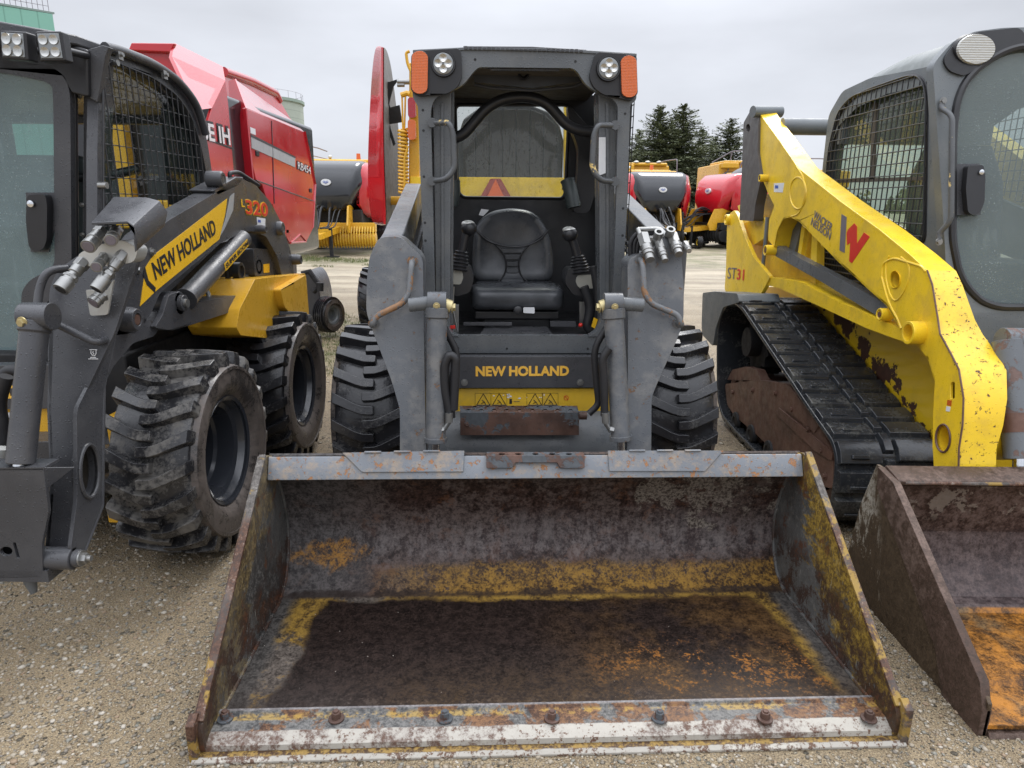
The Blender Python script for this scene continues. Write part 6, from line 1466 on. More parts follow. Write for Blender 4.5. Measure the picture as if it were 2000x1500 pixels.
b = MB(); b.loft([[a, c, c + V((0, .04, 0)), a + V((.02, .06, 0))] for a, c in zip(A1, A2)]); b.loft([[c, d, d + V((-.01, .02, 0)), c + V((-.02, .02, 0))] for c, d in zip(A2, A3)]); sh_ = b.build('side_shield', m_red, E_.e, smooth=60)
b = MB(); b.loft([[c + V((.006, .02, 0)), d + V((.006, 0, 0)), d + V((.003, 0, 0)), c + V((.003, .02, 0))] for c, d in zip(A2, A3)]); b.build('shield_lining', m_tan, sh_, smooth=60)
b = MB(); q = eY([(749, 158), (760, 160), (778, 154), (768, 168), (762, 190), (758, 210), (749, 205)], 6.3); b.poly(q, (0, .03, 0)); q = eY([(750, 190), (757, 195), (762, 210), (780, 205), (785, 238), (760, 242), (772, 280), (768, 285), (757, 250), (750, 240)], 6.32); b.poly(q, (0, .03, 0)); b.build('hinge_bracket', m_void, sh_)
b = MB(); b.tube(eY([(752, 395), (762, 392), (790, 392)], 6.3), .04, 10); b.build('hinge_arm', m_nh_y, sh_)
for sx_ in (0,):
    m_ = (lambda p: p) if not sx_ else (lambda p: V((.4 - p.x - .4, p.y, p.z)))
    b = MB(); q = eY([(799, 122), (818, 122), (818, 390), (798, 390)], 6.0); q = [m_(p) for p in q]; b.poly(q, (0, .12, 0)); b.build('rear_post', m_nh_y, E_.e, bevel=.01)
b = MB(); q = eY([(795, 366), (822, 366), (822, 384), (792, 384)], 5.97); b.poly(q, (0, .1, 0)); b.build('post_foot', m_nh_y2, E_.e, bevel=.01)
b = MB(); p0, p1 = eY([(787, 252), (788, 378)], 5.95); 
hel = []
for k in range(18 * 10 + 1):
    a = 2 * math.pi * k / 10; hel.append(p0.lerp(p1, k / 180) + V((math.cos(a) * .035, math.sin(a) * .035, 0)))
b.tube(hel, .012, 6); b.cyl(p0, p1, .02); b.build('spring', m_nh_y, E_.e)
b = MB(); b.tube(eY([(785, 180), (787, 252)], 5.95), .008, 6); b.tube(eY([(792, 180), (790, 252)], 5.95), .008, 6); b.tube(eY([(783, 186), (795, 182), (800, 184)], 5.95), .022, 8); b.tube(eY([(797, 285), (790, 310), (790, 375)], 5.9), .009, 6); b.tube(eY([(800, 100), (793, 103), (796, 125), (803, 140)], 5.95), .012, 8, round_=.05); b.build('spring_rod', m_nh_y, E_.e)
b = MB(); b.cyl(*eY([(776, 160), (800, 160)], 5.95), .02); b.cyl(*eY([(776, 166), (790, 166)], 5.95), .016); b.build('release_cylinder', m_steel, E_.e)
for (cy, mt) in ((210, m_redlens), (253, m_orange)):
    b = MB(); q = rc(eY([(796, cy - 20), (811, cy - 20), (812, cy + 20), (797, cy + 20)], 5.9), .03, 5); b.poly(q, (0, .06, 0)); b.build('tail_lamp', mt, E_.e, bevel=.01)
# tailgate with dark belts, yellow panel and slow-vehicle sign
zt0, zt1 = eY([(1000, 384)], 6.0)[0].z - .9, eY([(1000, 190)], 6.0)[0].z
x_0, x_1 = eY([(820, 300)], 6.0)[0].x, eY([(1104, 300)], 6.0)[0].x
arch = eY([(893, 268), (905, 232), (935, 210), (985, 203), (1040, 205), (1072, 218), (1094, 246), (1101, 275)], 6.1)
def arch_z(x):
    for a, c in zip(arch, arch[1:]):
        if a.x <= x <= c.x: return a.z + (c.z - a.z) * (x - a.x) / (c.x - a.x)
    return arch[0].z
b = MB(); b.poly([V((arch[0].x, arch[0].y, zt0 + .1))] + arch + [V((arch[-1].x, arch[0].y, zt0 + .1))], (0, 2.4, 0)); tg = b.build('tailgate', m_blackhood, E_.e, bevel=.03)
for k in range(7):
    xa = arch[0].x + .05 + (arch[-1].x - arch[0].x - .10) * k / 7; xb_ = xa + (arch[-1].x - arch[0].x) / 7 - .03
    b = MB(); y_ = arch[0].y; b.poly([V((xa, y_ - .025, zt0 + .5)), V((xa, y_ - .025, arch_z(xa) - .04)), V((xb_, y_ - .025, arch_z(xb_) - .04)), V((xb_, y_ - .025, zt0 + .5))], (0, .024, 0)); b.build('belt', m_hose, tg, bevel=.006)
b = MB(); q = eY([(800, 345), (1116, 347), (1118, 440), (800, 440)], 5.98); b.poly(q, (0, .08, 0)); yp = b.build('yellow_panel', m_wn_y, E_.e, bevel=.01)
b = MB(); q = eY([(1102, 200), (1114, 200), (1116, 390), (1102, 390)], 5.99); b.poly(q, (0, .12, 0)); b.build('rear_post', m_wn_y, E_.e, bevel=.01)
b = MB(); q = eY([(958, 349), (978, 349), (1000, 388), (993, 397), (943, 397), (936, 388)], 5.95); b.poly(q, (0, .01, 0)); sg_ = b.build('sign_border', plain('dark_red_border', (.35, .05, .035), .3), yp)
b = MB(); q = eY([(968, 350), (988, 392), (948, 392)], 5.935); b.poly(q, (0, .006, 0)); b.build('sign_triangle', plain('fluorescent_orange', (.9, .14, .02), .4), sg_)
b = MB(); b.box((x_0, -.4, .4), (x_1, 1.9, zt0 + .15)); b.build('baler_body', m_void, E_.e, bevel=.05)
for sx_ in (-1, 1):
    t_ = tyre('wheel', .36, .26, .19, m_tyre, E_.e, n=20, outer=sx_); t_.location = (-1.27 if sx_ < 0 else .78, .75, .36); rim(t_, .19, .26, sx_, m_rimy, deep=.2)
add(E_.e, 'axle', m_void, lambda b: b.cyl((-1.2, .75, .36), (.7, .75, .36), .07))

# ================================================================== LARGE SQUARE BALERS AT THE BACK
def square_baler(loc, yaw, label, flip=1, red_front=False, full=False):
    F_ = Fr('square_baler', loc, yaw, label, 'baler', 'large balers across the yard'); e = F_.e
    # black nose hood
    b = MB(); rings = []
    for (y, hw, zb, ztp) in [(-.05, .62, 1.25, 1.62), (.0, .72, 1.18, 1.95), (.15, .84, 1.16, 2.25), (.45, .95, 1.2, 2.44), (.95, 1.02, 1.25, 2.50), (1.6, 1.02, 1.3, 2.50)]:
        rings.append(rc([V((-hw * .62, y, zb)), V((hw * .62, y, zb)), V((hw, y, (zb + ztp) / 2 + .1)), V((hw * .9, y, ztp)), V((-hw * .9, y, ztp)), V((-hw, y, (zb + ztp) / 2 + .1))], .14, 4))
    b.loft(rings); hd = b.build('hood', m_redfar if red_front else m_blackhood, e, smooth=70)
    if red_front: add(hd, 'top_dome', m_blackhood, lambda b: b.ball(V((0, 2.1, 2.2)), 1.0, .95, 1.1, .62, 24, 14), smooth=70)
    b = MB(); c = V((.0, -.045, 1.90)); n_ = V((0, -1, .22)).normalized()
    b.loft([[c + V((math.cos(a) * .13, 0.0, math.sin(a) * .085)) + V((0, -.02 + dy, 0)) for a in [2 * math.pi * k / 20 for k in range(20)]] for dy in (0, .1)]); lg = b.build('badge', m_white, hd)
    add(lg, 'badge_mark', m_blue, lambda b: (b.tube([c + V((-.07, -.03, .01)), c + V((0, -.03, -.03)), c + V((.07, -.03, .01))], .008, 5), b.tube([c + V((-.05, -.03, .035)), c + V((0, -.03, .0)), c + V((.05, -.03, .035))], .006, 5)))
    # red side shields, bulging
    for s_ in (-1, 1):
        b = MB(); rings = []
        for (y, x0, x1, zb, ztp) in [(.30, .80, .86, 1.35, 2.2), (.5, .82, 1.0, 1.15, 2.38), (1.0, .92, 1.22, .98, 2.46), (2.0, 1.0, 1.34, .92, 2.48), (3.4, 1.0, 1.34, .95, 2.46), (4.4, .98, 1.25, 1.0, 2.35)]:
            zm = (zb + ztp) / 2
            rings.append([V((s_ * x0, y, ztp)), V((s_ * (x0 * .4 + x1 * .6), y, ztp - .08)), V((s_ * x1, y, zm + .2)), V((s_ * x1, y, zm - .15)), V((s_ * (x1 - .08), y, zb + .05)), V((s_ * (x1 - .14), y, zb)), V((s_ * x0, y, zb))])
        b.loft(rings); sdp = b.build('side_shield', m_redfar, e, smooth=60)
        if s_ * flip < 0:
            add(sdp, 'stripe', plain('violet_stripe', (.12, .06, .4), .4) if 'violet_stripe' not in bpy.data.materials else bpy.data.materials['violet_stripe'], lambda b: b.tube([V((s_ * 1.30, 1.2, 1.55)), V((s_ * 1.36, 2.0, 1.85)), V((s_ * 1.36, 3.0, 1.6))], .04, 6))
            q0 = V((s_ * 1.30, 3.2 if s_ < 0 else 1.2, 1.95)); q1 = V((s_ * 1.30, 1.2 if s_ < 0 else 3.2, 1.95))
            text(sdp, 'New Holland', q0 + V((s_ * .05, 0, 0)), q1 + V((s_ * .05, 0, 0)), V((0, 0, .22)), m_letter_w, bold=.02, th=.01, lift=.01)
    # yellow rear housing, roof rail, beacon
    b = MB(); b.box((-1.0, 1.7, .9), (1.0, 5.6, 2.47)); b.build('bale_chamber', m_void, e, bevel=.05)
    b = MB(); b.box((-1.05, 3.2, 2.1), (1.05, 5.6, 2.68)); b.box((-.8, 1.4, 2.40), (.8, 3.2, 2.56)); hs = b.build('rear_housing', m_nh_y, e, bevel=.05)
    b = MB(); rp = [V((s_ * 1.0, y, z)) for s_, y, z in [(-1, 2.2, 2.5), (-1, 2.3, 3.0), (-1, 4.0, 3.05), (-1, 5.4, 3.05)]]
    b.tube(rp, .02, 6, round_=.1); b.tube([V((-p.x, p.y, p.z)) for p in rp], .02, 6, round_=.1); b.tube([V((-1, 2.25, 2.75)), V((-1, 5.4, 2.8))], .015, 6); b.build('railing', m_letter_g, hs)
    b = MB(); b.cyl(V((.35, 3.4, 2.68)), V((.35, 3.4, 2.86)), .07, .06, n=14); b.build('beacon', m_orange, hs)
    b = MB(); b.ball(V((-.5, 3.3, 2.74)), .06); b.build('work_light', m_zinc, hs)
    # chassis, drawbar, hoses, jack
    b = MB(); b.box((-.85, .3, .75), (.85, 5.2, 1.2)); ch_ = b.build('frame', m_void, e, bevel=.03)
    b = MB()
    for s_ in (-1, 1): b.poly([V((s_ * .55, -.2, 1.3)), V((s_ * .55, .5, 1.35)), V((s_ * .55, .6, .6)), V((s_ * .55, -.35, .6)), V((s_ * .55, -.45, .8))], (s_ * .05, 0, 0))
    b.poly([V((-.4, .4, .8)), V((.4, .4, .8)), V((.12, -1.6, .62)), V((-.12, -1.6, .62))], (0, 0, -.14)); b.build('drawbar', m_nh_y, ch_, bevel=.01)
    b = MB(); rr = random.Random(int(loc[0] * 10))
    for k in range(9):
        x = rr.uniform(-.3, .35); b.tube([V((x, .2, 1.15)), V((x + rr.uniform(-.15, .15), -.5, rr.uniform(.95, 1.45))), V((x + rr.uniform(-.1, .1), -.9, rr.uniform(.7, 1.0))), V((x * .5, -1.3, .75))], rr.uniform(.012, .03), 6, round_=.3)
    b.build('hose_bundle', m_hose, ch_)
    b = MB(); b.cyl(V((.2, -.8, .75)), V((.2, -.8, .03)), .05); b.box((.02, -.95, 0), (.38, -.65, .03)); b.build('jack', m_void, ch_)
    # pickup with slats
    b = MB(); hp_ = 1.25 if full else .8; b.box((-hp_, -.05, .62), (hp_, .25, .86)); b.cyl(V((-hp_, .1, .42)), V((hp_, .1, .42)), .20, n=20); pk = b.build('pickup', m_nh_y if full else m_void, ch_, bevel=.01)
    b = MB()
    for k in range(34 if full else 12):
        x = -1.2 + 2.4 * k / 33 if full else -.7 + 1.4 * k / 11; b.tube([V((x, -.02, .78)), V((x, -.17, .6)), V((x, -.17, .35)), V((x, -.02, .2))], .018, 5, round_=.12)
    b.build('tine_guard', m_nh_y2 if full else m_void, pk)
    t_ = tyre('wheel', .52, .42, .27, m_tyre, e, n=16, outer=-flip if red_front else flip); wy_ = .75 if red_front else 2.7; t_.location = (-flip * 1.15 if red_front else flip * 1.15, wy_, .52); rim(t_, .27, .42, -flip if red_front else flip, m_rimy, deep=.1)
    fx = t_.location.x; copy_tree(t_, e, (-fx, wy_, .52), (0, 0, math.pi)); copy_tree(t_, e, (fx, wy_ + 1.15, .52)); copy_tree(t_, e, (-fx, wy_ + 1.15, .52), (0, 0, math.pi))
    for s_ in (-1, 1):
        t2 = tyre('gauge_wheel', .22, .16, .12, m_tyre, pk, outer=s_, plainp=True); t2.location = (s_ * 1.38, .15, .22); rim(t2, .12, .16, s_, m_rimy, deep=.1)
    return F_
WG = Fr.__new__(Fr); WG.M = Matrix(); WG.I = Matrix(); WG.o = EYE
p = WG.Z(645, 498, 0); square_baler((p.x, p.y, 0), .06, 'large square baler with black nose beyond the red baler, yellow pickup showing', full=True)
p = WG.Z(1287, 486, 0); square_baler((p.x, p.y, 0), .03, 'black-nosed square baler just right of the centre loader cab')
p = WG.Z(1352, 482, 0); square_baler((p.x + .35, p.y - .3, 0), -1.12, 'angled red square baler seen side-on between the black nose and yellow boom', -1, True)
# combine / harvester tops behind
def harvester(px, py, top, hw, label, rail):
    q = WG.Z(px, py, 0); H_ = Fr('forage_harvester', (q.x, q.y, 0), 0, label, 'harvester', 'yellow harvesters across the yard'); zt = WG.Y(px, top, q.y).z
    b = MB(); b.box((-hw, 0, .8), (hw, 4, zt - .12)); b.box((-hw * .9, -.2, zt - .14), (hw * .9, 2.2, zt)); bo_ = b.build('body', m_nh_y, H_.e, bevel=.08)
    b = MB(); b.box((-hw * .8, -.05, 1.3), (hw * .8, .1, zt - .5)); b.build('windscreen', m_blackhood, H_.e, bevel=.03)
    b = MB(); b.box((-hw * .95, -.3, zt - .35), (-hw * .35, .2, zt - .1)); b.build('hood_step', m_nh_y, H_.e, bevel=.05)
    if rail:
        b = MB(); b.tube([V((-hw * 1.3, -.1, zt - .1)), V((-hw * .6, -.1, zt + .42)), V((hw * .45, -.1, zt + .5)), V((hw * .6, -.1, zt + .45)), V((hw * .6, -.1, zt - .3))], .03, 6, round_=.1); b.tube([V((-hw * 1.3, -.1, zt - .9)), V((-hw * .7, -.1, zt - .5)), V((-hw * .6, -.1, zt + .42))], .025, 6, round_=.1); b.build('railing', m_letter_g, bo_)
        b = MB(); b.cyl(V((0, .3, zt)), V((0, .3, zt + .42)), .13, .11, n=14); b.build('beacon', m_orange, bo_)
    else:
        for k in range(4):
            b = MB(); b.ball(V((-.9 + k * .55, -.15, zt + .03)), .10, 1.3, 1, .6); b.build('roof_lamp', m_zinc, bo_)
    for s_ in (-1, 1):
        t_ = tyre('wheel', .9, .65, .4, m_tyre, H_.e, n=20, outer=s_); t_.location = (s_ * 1.3, 1.0, .9); rim(t_, .4, .65, s_, m_rimy, deep=.1)
harvester(1248, 458, 318, 1.3, 'yellow harvester whose lamp-topped roof shows beside the grey cab post', False)
harvester(1446, 462, 314, 1.3, 'yellow harvester with orange beacon and railing above the red square baler', True)

# ================================================================== SILO AND ELEVATOR
SL = Fr('silo', (WG.Y(512, 300, 95).x, 95, 0), 0, 'tall pale concrete silo rising behind the red baler', 'silo')
zt_s = WG.Y(575, 203, 95).z
g = G('pale_silo_concrete'); zz = g.xyz()[2]
m_silo = g.fin(g.mix(g.rng(g.m_('FRACT', g.m_('MULTIPLY', zz, 1.1)), .0, .1), (.22, .25, .22), g.mix(g.noise(.8, 5), (.32, .36, .31), (.42, .46, .40))), .8)
b = MB(); b.cyl((0, 0, 0), (0, 0, zt_s), 5.6, n=48); b.build('silo_wall', m_silo, SL.e)
b = MB(); b.cyl((0, 0, zt_s), (0, 0, zt_s + .35), 5.8, n=48)
b.build('roof', plain('pale_green_sheet', (.26, .33, .28), .6), SL.e)
b = MB()
for k in range(24):
    a = 2 * math.pi * k / 24; p = V((math.cos(a) * 5.6, math.sin(a) * 5.6, zt_s + .3)); b.cyl(p, p + V((0, 0, .9)), .02, n=5)
b.tube([V((math.cos(2 * math.pi * k / 24) * 5.6, math.sin(2 * math.pi * k / 24) * 5.6, zt_s + 1.2)) for k in range(25)], .018, 5); b.build('railing', m_letter_g, SL.e)
ZE = 17.0
P0, P1 = WG.Z(-130, -12, ZE), WG.Z(103, 27, ZE)
EL = Fr('grain_elevator', (P1.x, P1.y, 0), 0, 'green-clad elevator building with roof railing at the top left corner', 'elevator')
g = G('green_cladding'); m_gs = g.fin(g.mix(g.rng(g.m_('FRACT', g.m_('MULTIPLY', g.xyz()[1], 1.2)), 0, .12), (.12, .27, .215), (.20, .42, .34)), .5)
a_ = P0 - P1; a_.z = 0; bk = V((-9, 3, 0))
b = MB(); b.poly([V((0, 0, 0)), a_, a_ + bk, bk], (0, 0, ZE)); b.build('wall', m_gs, EL.e, bevel=.05)
b = MB(); b.poly([V((.1, .1, ZE)), a_ + V((.1, -.1, ZE)), a_ + bk + V((0, 0, ZE)), bk + V((0, 0, ZE))], (0, 0, .15)); b.build('roof', plain('roof_trim', (.2, .26, .24), .5), EL.e)
b = MB()
for k in range(21): q = a_ * (k / 20) * .98 + V((-.3, 0, ZE)); b.cyl(q, q + V((0, 0, 1.1)), .022, n=5)
for h_ in (.6, 1.1): b.cyl(V((-.3, 0, ZE + h_)), a_ + V((-.3, 0, ZE + h_)), .02, n=5)
b.build('railing', m_letter_g, EL.e)

# ================================================================== CONIFERS
g = G('conifer_needles'); nri = g.n('ShaderNodeNewGeometry').outputs['Random Per Island']
m_leaf = g.fin(g.mix(nri, (.075, .09, .050), (.21, .235, .13)), .7, Subsurface_Weight=0)
m_bark = plain('conifer_bark', (.07, .055, .04), .9)
def conifer(loc, H, Rm, seed, label, gaps=.12, dens=1.0):
    r_ = random.Random(seed); e = bpy.data.objects.new('conifer_tree', None); S.collection.objects.link(e); e.location = loc
    tag(e, label, 'tree', 'conifers beyond the yard')
    b = MB(); b.tube([V((0, 0, 0)), V((.03, 0, H * .5)), V((0, 0, H))], [H * .018, H * .011, .02], 8); b.build('trunk', m_bark, e)
    vs = []; fs = []; nb = MB(); z = H * .06
    while z < H * .985:
        t = z / H; L0 = Rm * (1 - t) ** .8 * (.85 + .3 * r_.random()) + .12
        for k in range(max(4, int(9 * (1 - t) + 4))):
            if r_.random() < gaps: continue
            a = r_.uniform(0, 6.283); L_ = L0 * r_.uniform(.6, 1.12); up_ = r_.uniform(-.10, .28) + (t - .5) * .5
            d = V((math.cos(a), math.sin(a), up_)); sd = V((-math.sin(a), math.cos(a), 0))
            n_ = max(3, int(L_ / .16 * dens))
            for j in range(n_):
                u = (j + .6) / n_; c = V((0, 0, z)) + d * L_ * u + V((0, 0, -.10 * L_ * u * u + .07 * u))
                for q_ in range(5):
                    w_ = r_.uniform(.10, .22) * (1.15 - .5 * u) * (H / 9) ** .5
                    o = c + sd * r_.uniform(-.42, .42) * (1.15 - u) * L_ * .75 + V((0, 0, r_.uniform(-.09, .07)))
                    ax = (d + sd * r_.uniform(-.9, .9) + V((0, 0, r_.uniform(-.35, .2)))).normalized(); bx_ = ax.cross(V((r_.uniform(-.5, .5), r_.uniform(-.5, .5), 1))).normalized()
                    i0 = len(vs); vs += [o - ax * w_ * .7 + bx_ * w_ * .12, o - bx_ * w_ * .42, o + ax * w_ * 1.1, o + bx_ * w_ * .42]; fs.append((i0, i0 + 1, i0 + 2, i0 + 3))
        z += .11 + .08 * (1 - t) * H / 9
    me = bpy.data.meshes.new('crown'); me.from_pydata([tuple(v) for v in vs], [], fs); me.materials.append(m_leaf)
    o = bpy.data.objects.new('crown', me); S.collection.objects.link(o); o.parent = e
for i, (px, py, dist, wpx, lab) in enumerate([
        (1291, 206, 62, 52, 'tall dark conifer with twin-looking top, beside the centre cab'), (1337, 203, 63, 50, 'tallest pointed conifer, over the black-nosed baler'),
        (1248, 256, 66, 38, 'shorter conifer touching the right cab post of the centre loader'), (1374, 250, 70, 34, 'thin pale conifer right of the tallest one'),
        (1397, 268, 72, 30, 'small conifer behind the yellow harvester housing'), (1430, 230, 64, 48, 'separate pointed conifer left of the yellow boom top'), (1313, 236, 69, 44, 'conifer filling the gap between the two tallest trees')]):
    tp = WG.Y(px, py, dist); conifer((tp.x, dist, 0), tp.z, wpx / 1333 * dist * 2.7, 10 + i, lab)
# far tree line
nprs = np.random.default_rng(5); vs = []; fs = []
for k in range(420):
    x = nprs.uniform(-260, 300); y = nprs.uniform(190, 230)
    if x < 60 and nprs.random() < .55: continue
    H = nprs.uniform(3.5, 7)
    for j in range(46):
        t = nprs.random(); rr = (1 - t) * H * .26 + .2; a = nprs.uniform(0, 6.28); c = V((x + math.cos(a) * rr, y + math.sin(a) * rr, t * H)); w_ = nprs.uniform(.3, .8)
        i0 = len(vs); vs += [c + V((-w_, 0, -w_ * .4)), c + V((w_, nprs.uniform(-.3, .3), -w_ * .3)), c + V((nprs.uniform(-.3, .3), 0, w_))]; fs.append((i0, i0 + 1, i0 + 2))
me = bpy.data.meshes.new('far_woods'); me.from_pydata([tuple(v) for v in vs], [], fs); me.materials.append(m_leaf)
o = bpy.data.objects.new('far_woods', me); S.collection.objects.link(o); tag(o, 'far-off dark wood along the horizon', 'woods', kind='stuff')

# ================================================================== GROUND
g = G('wet_gravel')
pos = g.co
big = g.noise(.55, 4, .55); mid = g.noise(5, 6, .65); fine = g.noise(60, 6, .7); grit = g.noise(190, 5, .75)
base = g.mix(g.rng(mid, .38, .62), (.17, .132, .085), (.30, .245, .17))
base = g.mix(g.m_('MULTIPLY', g.rng(g.noise(.9, 6, .6), .5, .58), .45), base, (.10, .080, .055))
gc = g.ramp(grit, [(.34, (.035, .03, .025)), (.45, (.17, .135, .09)), (.54, (.32, .265, .185)), (.66, (.62, .55, .43))])
base = g.mix(.65, base, gc)
Y_ = g.xyz()[1]
h = g.m_('MULTIPLY', grit, .35)
cc = base
for s_, d_, thr in ((38, .8, .28), (75, .6, .42), (140, .5, .55)):
    w_ = g.m_('ADD', 0, 1)
    v_ = g.n('ShaderNodeTexVoronoi'); g.put(v_.inputs['Vector'], g.map((1, 1.15, 1), rot=(0, 0, .5))); v_.inputs['Scale'].default_value = s_
    hs = g.n('ShaderNodeSeparateColor'); g.t.links.new(v_.outputs['Color'], hs.inputs[0])
    on = g.m_('GREATER_THAN', hs.outputs[0], 1 - thr)
    rad = g.m_('ADD', .16, g.m_('MULTIPLY', hs.outputs[1], .22))
    e = g.m_('DIVIDE', v_.outputs['Distance'], rad)
    k = g.m_('MULTIPLY', g.rng(e, 1., .82), on)
    pc = g.ramp(hs.outputs[2], [(0, (.05, .052, .05)), (.18, (.13, .125, .12)), (.34, (.30, .25, .19)), (.52, (.38, .35, .30)), (.68, (.33, .22, .13)), (.82, (.52, .49, .43)), (.93, (.20, .22, .21))], True)
    pc = g.mix(.25, pc, gc)
    cc = g.mix(g.m_('MULTIPLY', g.rng(e, 1.35, 1.0), g.m_('MULTIPLY', on, .45)), cc, (.05, .042, .032)); cc = g.mix(k, cc, pc)
    h = g.m_('ADD', h, g.m_('MULTIPLY', g.m_('MULTIPLY', k, g.m_('SUBTRACT', 1.25, g.m_('MULTIPLY', e, e))), d_))
far = g.rng(Y_, 6, 14)
fc = g.mix(g.rng(g.noise(1.2, 5, .6, v=g.map((.35, 1.6, 1))), .38, .6), (.27, .24, .19), (.42, .385, .32))
cc = g.mix(far, cc, fc)
# sparse grass tint
X2 = g.xyz()[0]
gr = g.m_('MULTIPLY', g.rng(g.noise(2.2, 8, .72), .44, .6), g.m_('MULTIPLY', g.rng(Y_, 5.2, 6.6), g.m_('MULTIPLY', g.rng(Y_, 9.5, 7.6), g.rng(X2, 1.2, -.4))))
cc = g.mix(g.m_('MULTIPLY', gr, .6), cc, (.11, .135, .05))
gr2 = g.m_('MULTIPLY', g.rng(g.noise(.9, 8, .72), .40, .6), g.rng(Y_, 15.2, 16.2))
cc = g.mix(g.m_('MULTIPLY', gr2, .75), cc, (.13, .145, .06))
wet = g.rng(big, .5, .62)
cc = g.mix(1.0, cc, (1.0, .93, .80), 'MULTIPLY')
damp = g.rng(g.m_('ADD', g.noise(.8, 7, .65), g.m_('MULTIPLY', g.noise(6, 5, .7), .12)), .55, .66)
cc = g.mix(g.m_('MULTIPLY', damp, .45), cc, g.mix(.5, cc, (.03, .024, .017)))
gm = g.fin(cc, g.rng(fine, .3, .7, .45, .8), 0, g.bump(h, 1.0, .014))
b = MB(); b.add([(-400, -30, 0), (400, -30, 0), (400, 700, 0), (-400, 700, 0)], [(0, 1, 2, 3)]); gro = b.build('ground', gm); tag(gro, 'wet sandy gravel yard', 'ground', kind='structure')

# loose pebbles near the camera: nobody could count them
npr = np.random.default_rng(3)
ico_v = []
t_ = (1 + 5 ** .5) / 2
for a, c in ((-1, t_), (1, t_), (-1, -t_), (1, -t_)): ico_v.append((a, c, 0))
for a, c in ((-1, t_), (1, t_), (-1, -t_), (1, -t_)): ico_v.append((0, a, c))
for a, c in ((t_, -1), (t_, 1), (-t_, -1), (-t_, 1)): ico_v.append((a, 0, c))
ico_v = np.array(ico_v, float) / math.hypot(1, t_)
ico_f = np.array([(0, 11, 5), (0, 5, 1), (0, 1, 7), (0, 7, 10), (0, 10, 11), (1, 5, 9), (5, 11, 4), (11, 10, 2), (10, 7, 6), (7, 1, 8), (3, 9, 4), (3, 4, 2), (3, 2, 6), (3, 6, 8), (3, 8, 9), (4, 9, 5), (2, 4, 11), (6, 2, 10), (8, 6, 7), (9, 8, 1)])
def pebbles(n, x0, x1, y0, y1, smin, smax, skew=2.2):
    sz = smin + (smax - smin) * npr.random(n) ** skew * npr.random(n)
    px = npr.uniform(x0, x1, n); py = y0 + (y1 - y0) * npr.random(n) ** 1.3
    keep = ~((px > -.74) & (px < 1.0) & (py > 1.47) & (py < 2.2))
    px, py, sz = px[keep], py[keep], sz[keep]; n = len(px)
    v = ico_v[None] * (1 + npr.uniform(-.22, .22, (n, 12, 1)))
    v = v * np.stack([sz * npr.uniform(.8, 1.5, n), sz, sz * npr.uniform(.35, .7, n)], 1)[:, None, :]
    a = npr.uniform(0, 6.28, n); c, s_ = np.cos(a)[:, None], np.sin(a)[:, None]
    x = v[..., 0] * c - v[..., 1] * s_ + px[:, None]; y = v[..., 0] * s_ + v[..., 1] * c + py[:, None]; z = v[..., 2] + (sz * .12)[:, None]
    return np.stack([x, y, z], -1).reshape(-1, 3), (ico_f[None] + (np.arange(n) * 12)[:, None, None]).reshape(-1, 3)
sets = [pebbles(95000, -2.2, 2.4, .9, 3.3, .0012, .0105, 1.9), pebbles(9000, -1.9, 1.9, 1.2, 2.6, .001, .006), pebbles(5000, -2.5, 2.6, 3.2, 7, .004, .018)]
vv = []; ff = []; o_ = 0
for a, f_ in sets: vv.append(a); ff.append(f_ + o_); o_ += len(a)
vv = np.concatenate(vv); ff = np.concatenate(ff)
me = bpy.data.meshes.new('pebbles')
me.vertices.add(len(vv)); me.vertices.foreach_set('co', vv.ravel().astype(np.float32))
me.loops.add(ff.size); me.loops.foreach_set('vertex_index', ff.ravel().astype(np.int32))
me.polygons.add(len(ff)); me.polygons.foreach_set('loop_start', (np.arange(len(ff)) * 3).astype(np.int32))
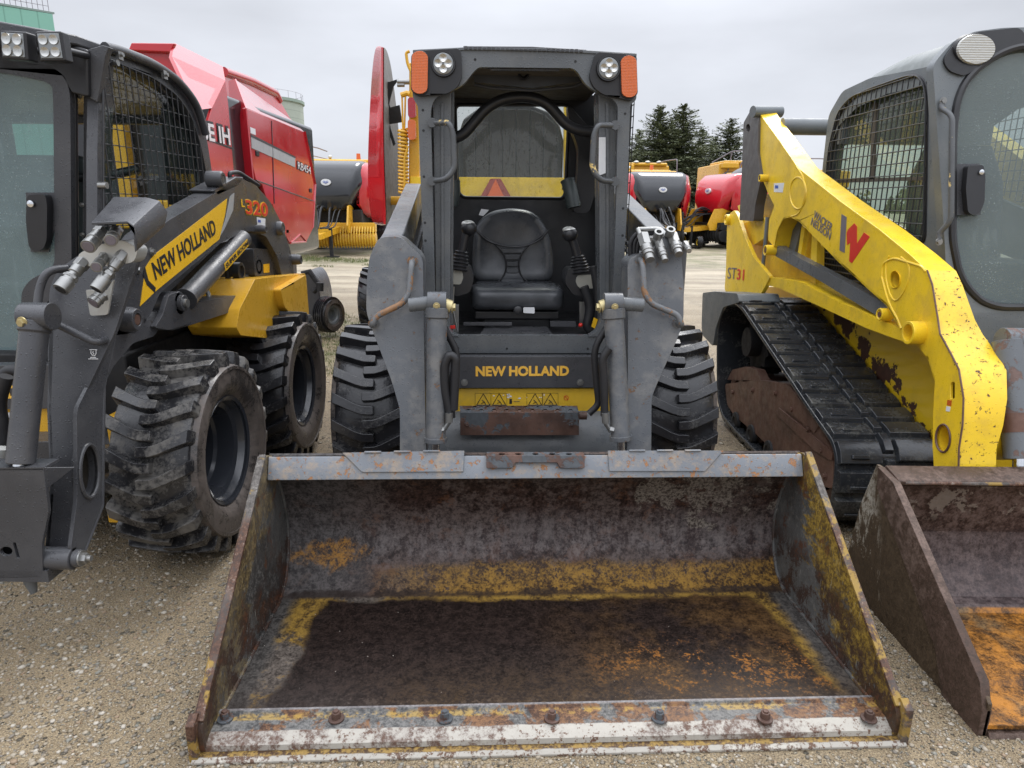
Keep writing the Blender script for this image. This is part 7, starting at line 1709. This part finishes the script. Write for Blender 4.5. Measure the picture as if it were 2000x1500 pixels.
me.update(calc_edges=True); me.validate()
me.polygons.foreach_set('use_smooth', [True] * len(ff))
g = G('pebble_stone')
ri = g.n('ShaderNodeNewGeometry').outputs['Random Per Island']
pc = g.ramp(ri, [(0, (.045, .047, .045)), (.10, (.12, .115, .11)), (.22, (.26, .215, .155)), (.42, (.34, .29, .22)), (.60, (.42, .37, .29)), (.74, (.30, .19, .11)), (.80, (.58, .54, .47)), (.90, (.17, .19, .18))], True)
pc = g.mix(.5, pc, g.mix(g.noise(150, 4), (.12, .095, .065), (.32, .265, .185)))
me.materials.append(g.fin(pc, .5, 0, g.bump(g.noise(300, 3), .3, .001)))
o = bpy.data.objects.new('pebbles', me); S.collection.objects.link(o); tag(o, 'loose small pebbles scattered over the gravel yard', 'gravel', kind='stuff')

# sparse grass on the yard edge
vs = []; fs = []
def blades(n, x0, x1, y0, y1, hmax):
    for k in range(n):
        x = npr.uniform(x0, x1); y = npr.uniform(y0, y1)
        if mnoise.noise(V((x * .9, y * .9, 3.1))) < .02: continue
        for q in range(3):
            xx, yy = x + npr.uniform(-.04, .04), y + npr.uniform(-.04, .04); hh = npr.uniform(.3, 1) * hmax; a = npr.uniform(0, 3.14); w_ = hh * .12; i0 = len(vs)
            vs.extend([(xx - math.cos(a) * w_, yy - math.sin(a) * w_, 0), (xx + math.cos(a) * w_, yy + math.sin(a) * w_, 0), (xx + npr.uniform(-.4, .4) * hh, yy + npr.uniform(-.4, .4) * hh, hh)]); fs.append((i0, i0 + 1, i0 + 2))
blades(5200, -3.2, -.9, 5.4, 9.0, .035); blades(5000, -9, -2, 15.2, 18.5, .07)
me = bpy.data.meshes.new('grass'); me.from_pydata(vs, [], fs)
g = G('grass_blades'); me.materials.append(g.fin(g.mix(g.n('ShaderNodeNewGeometry').outputs['Random Per Island'], (.07, .10, .025), (.20, .21, .08)), .7))
o = bpy.data.objects.new('grass', me); S.collection.objects.link(o); tag(o, 'sparse short grass growing through the gravel behind the loaders', 'grass', kind='stuff')
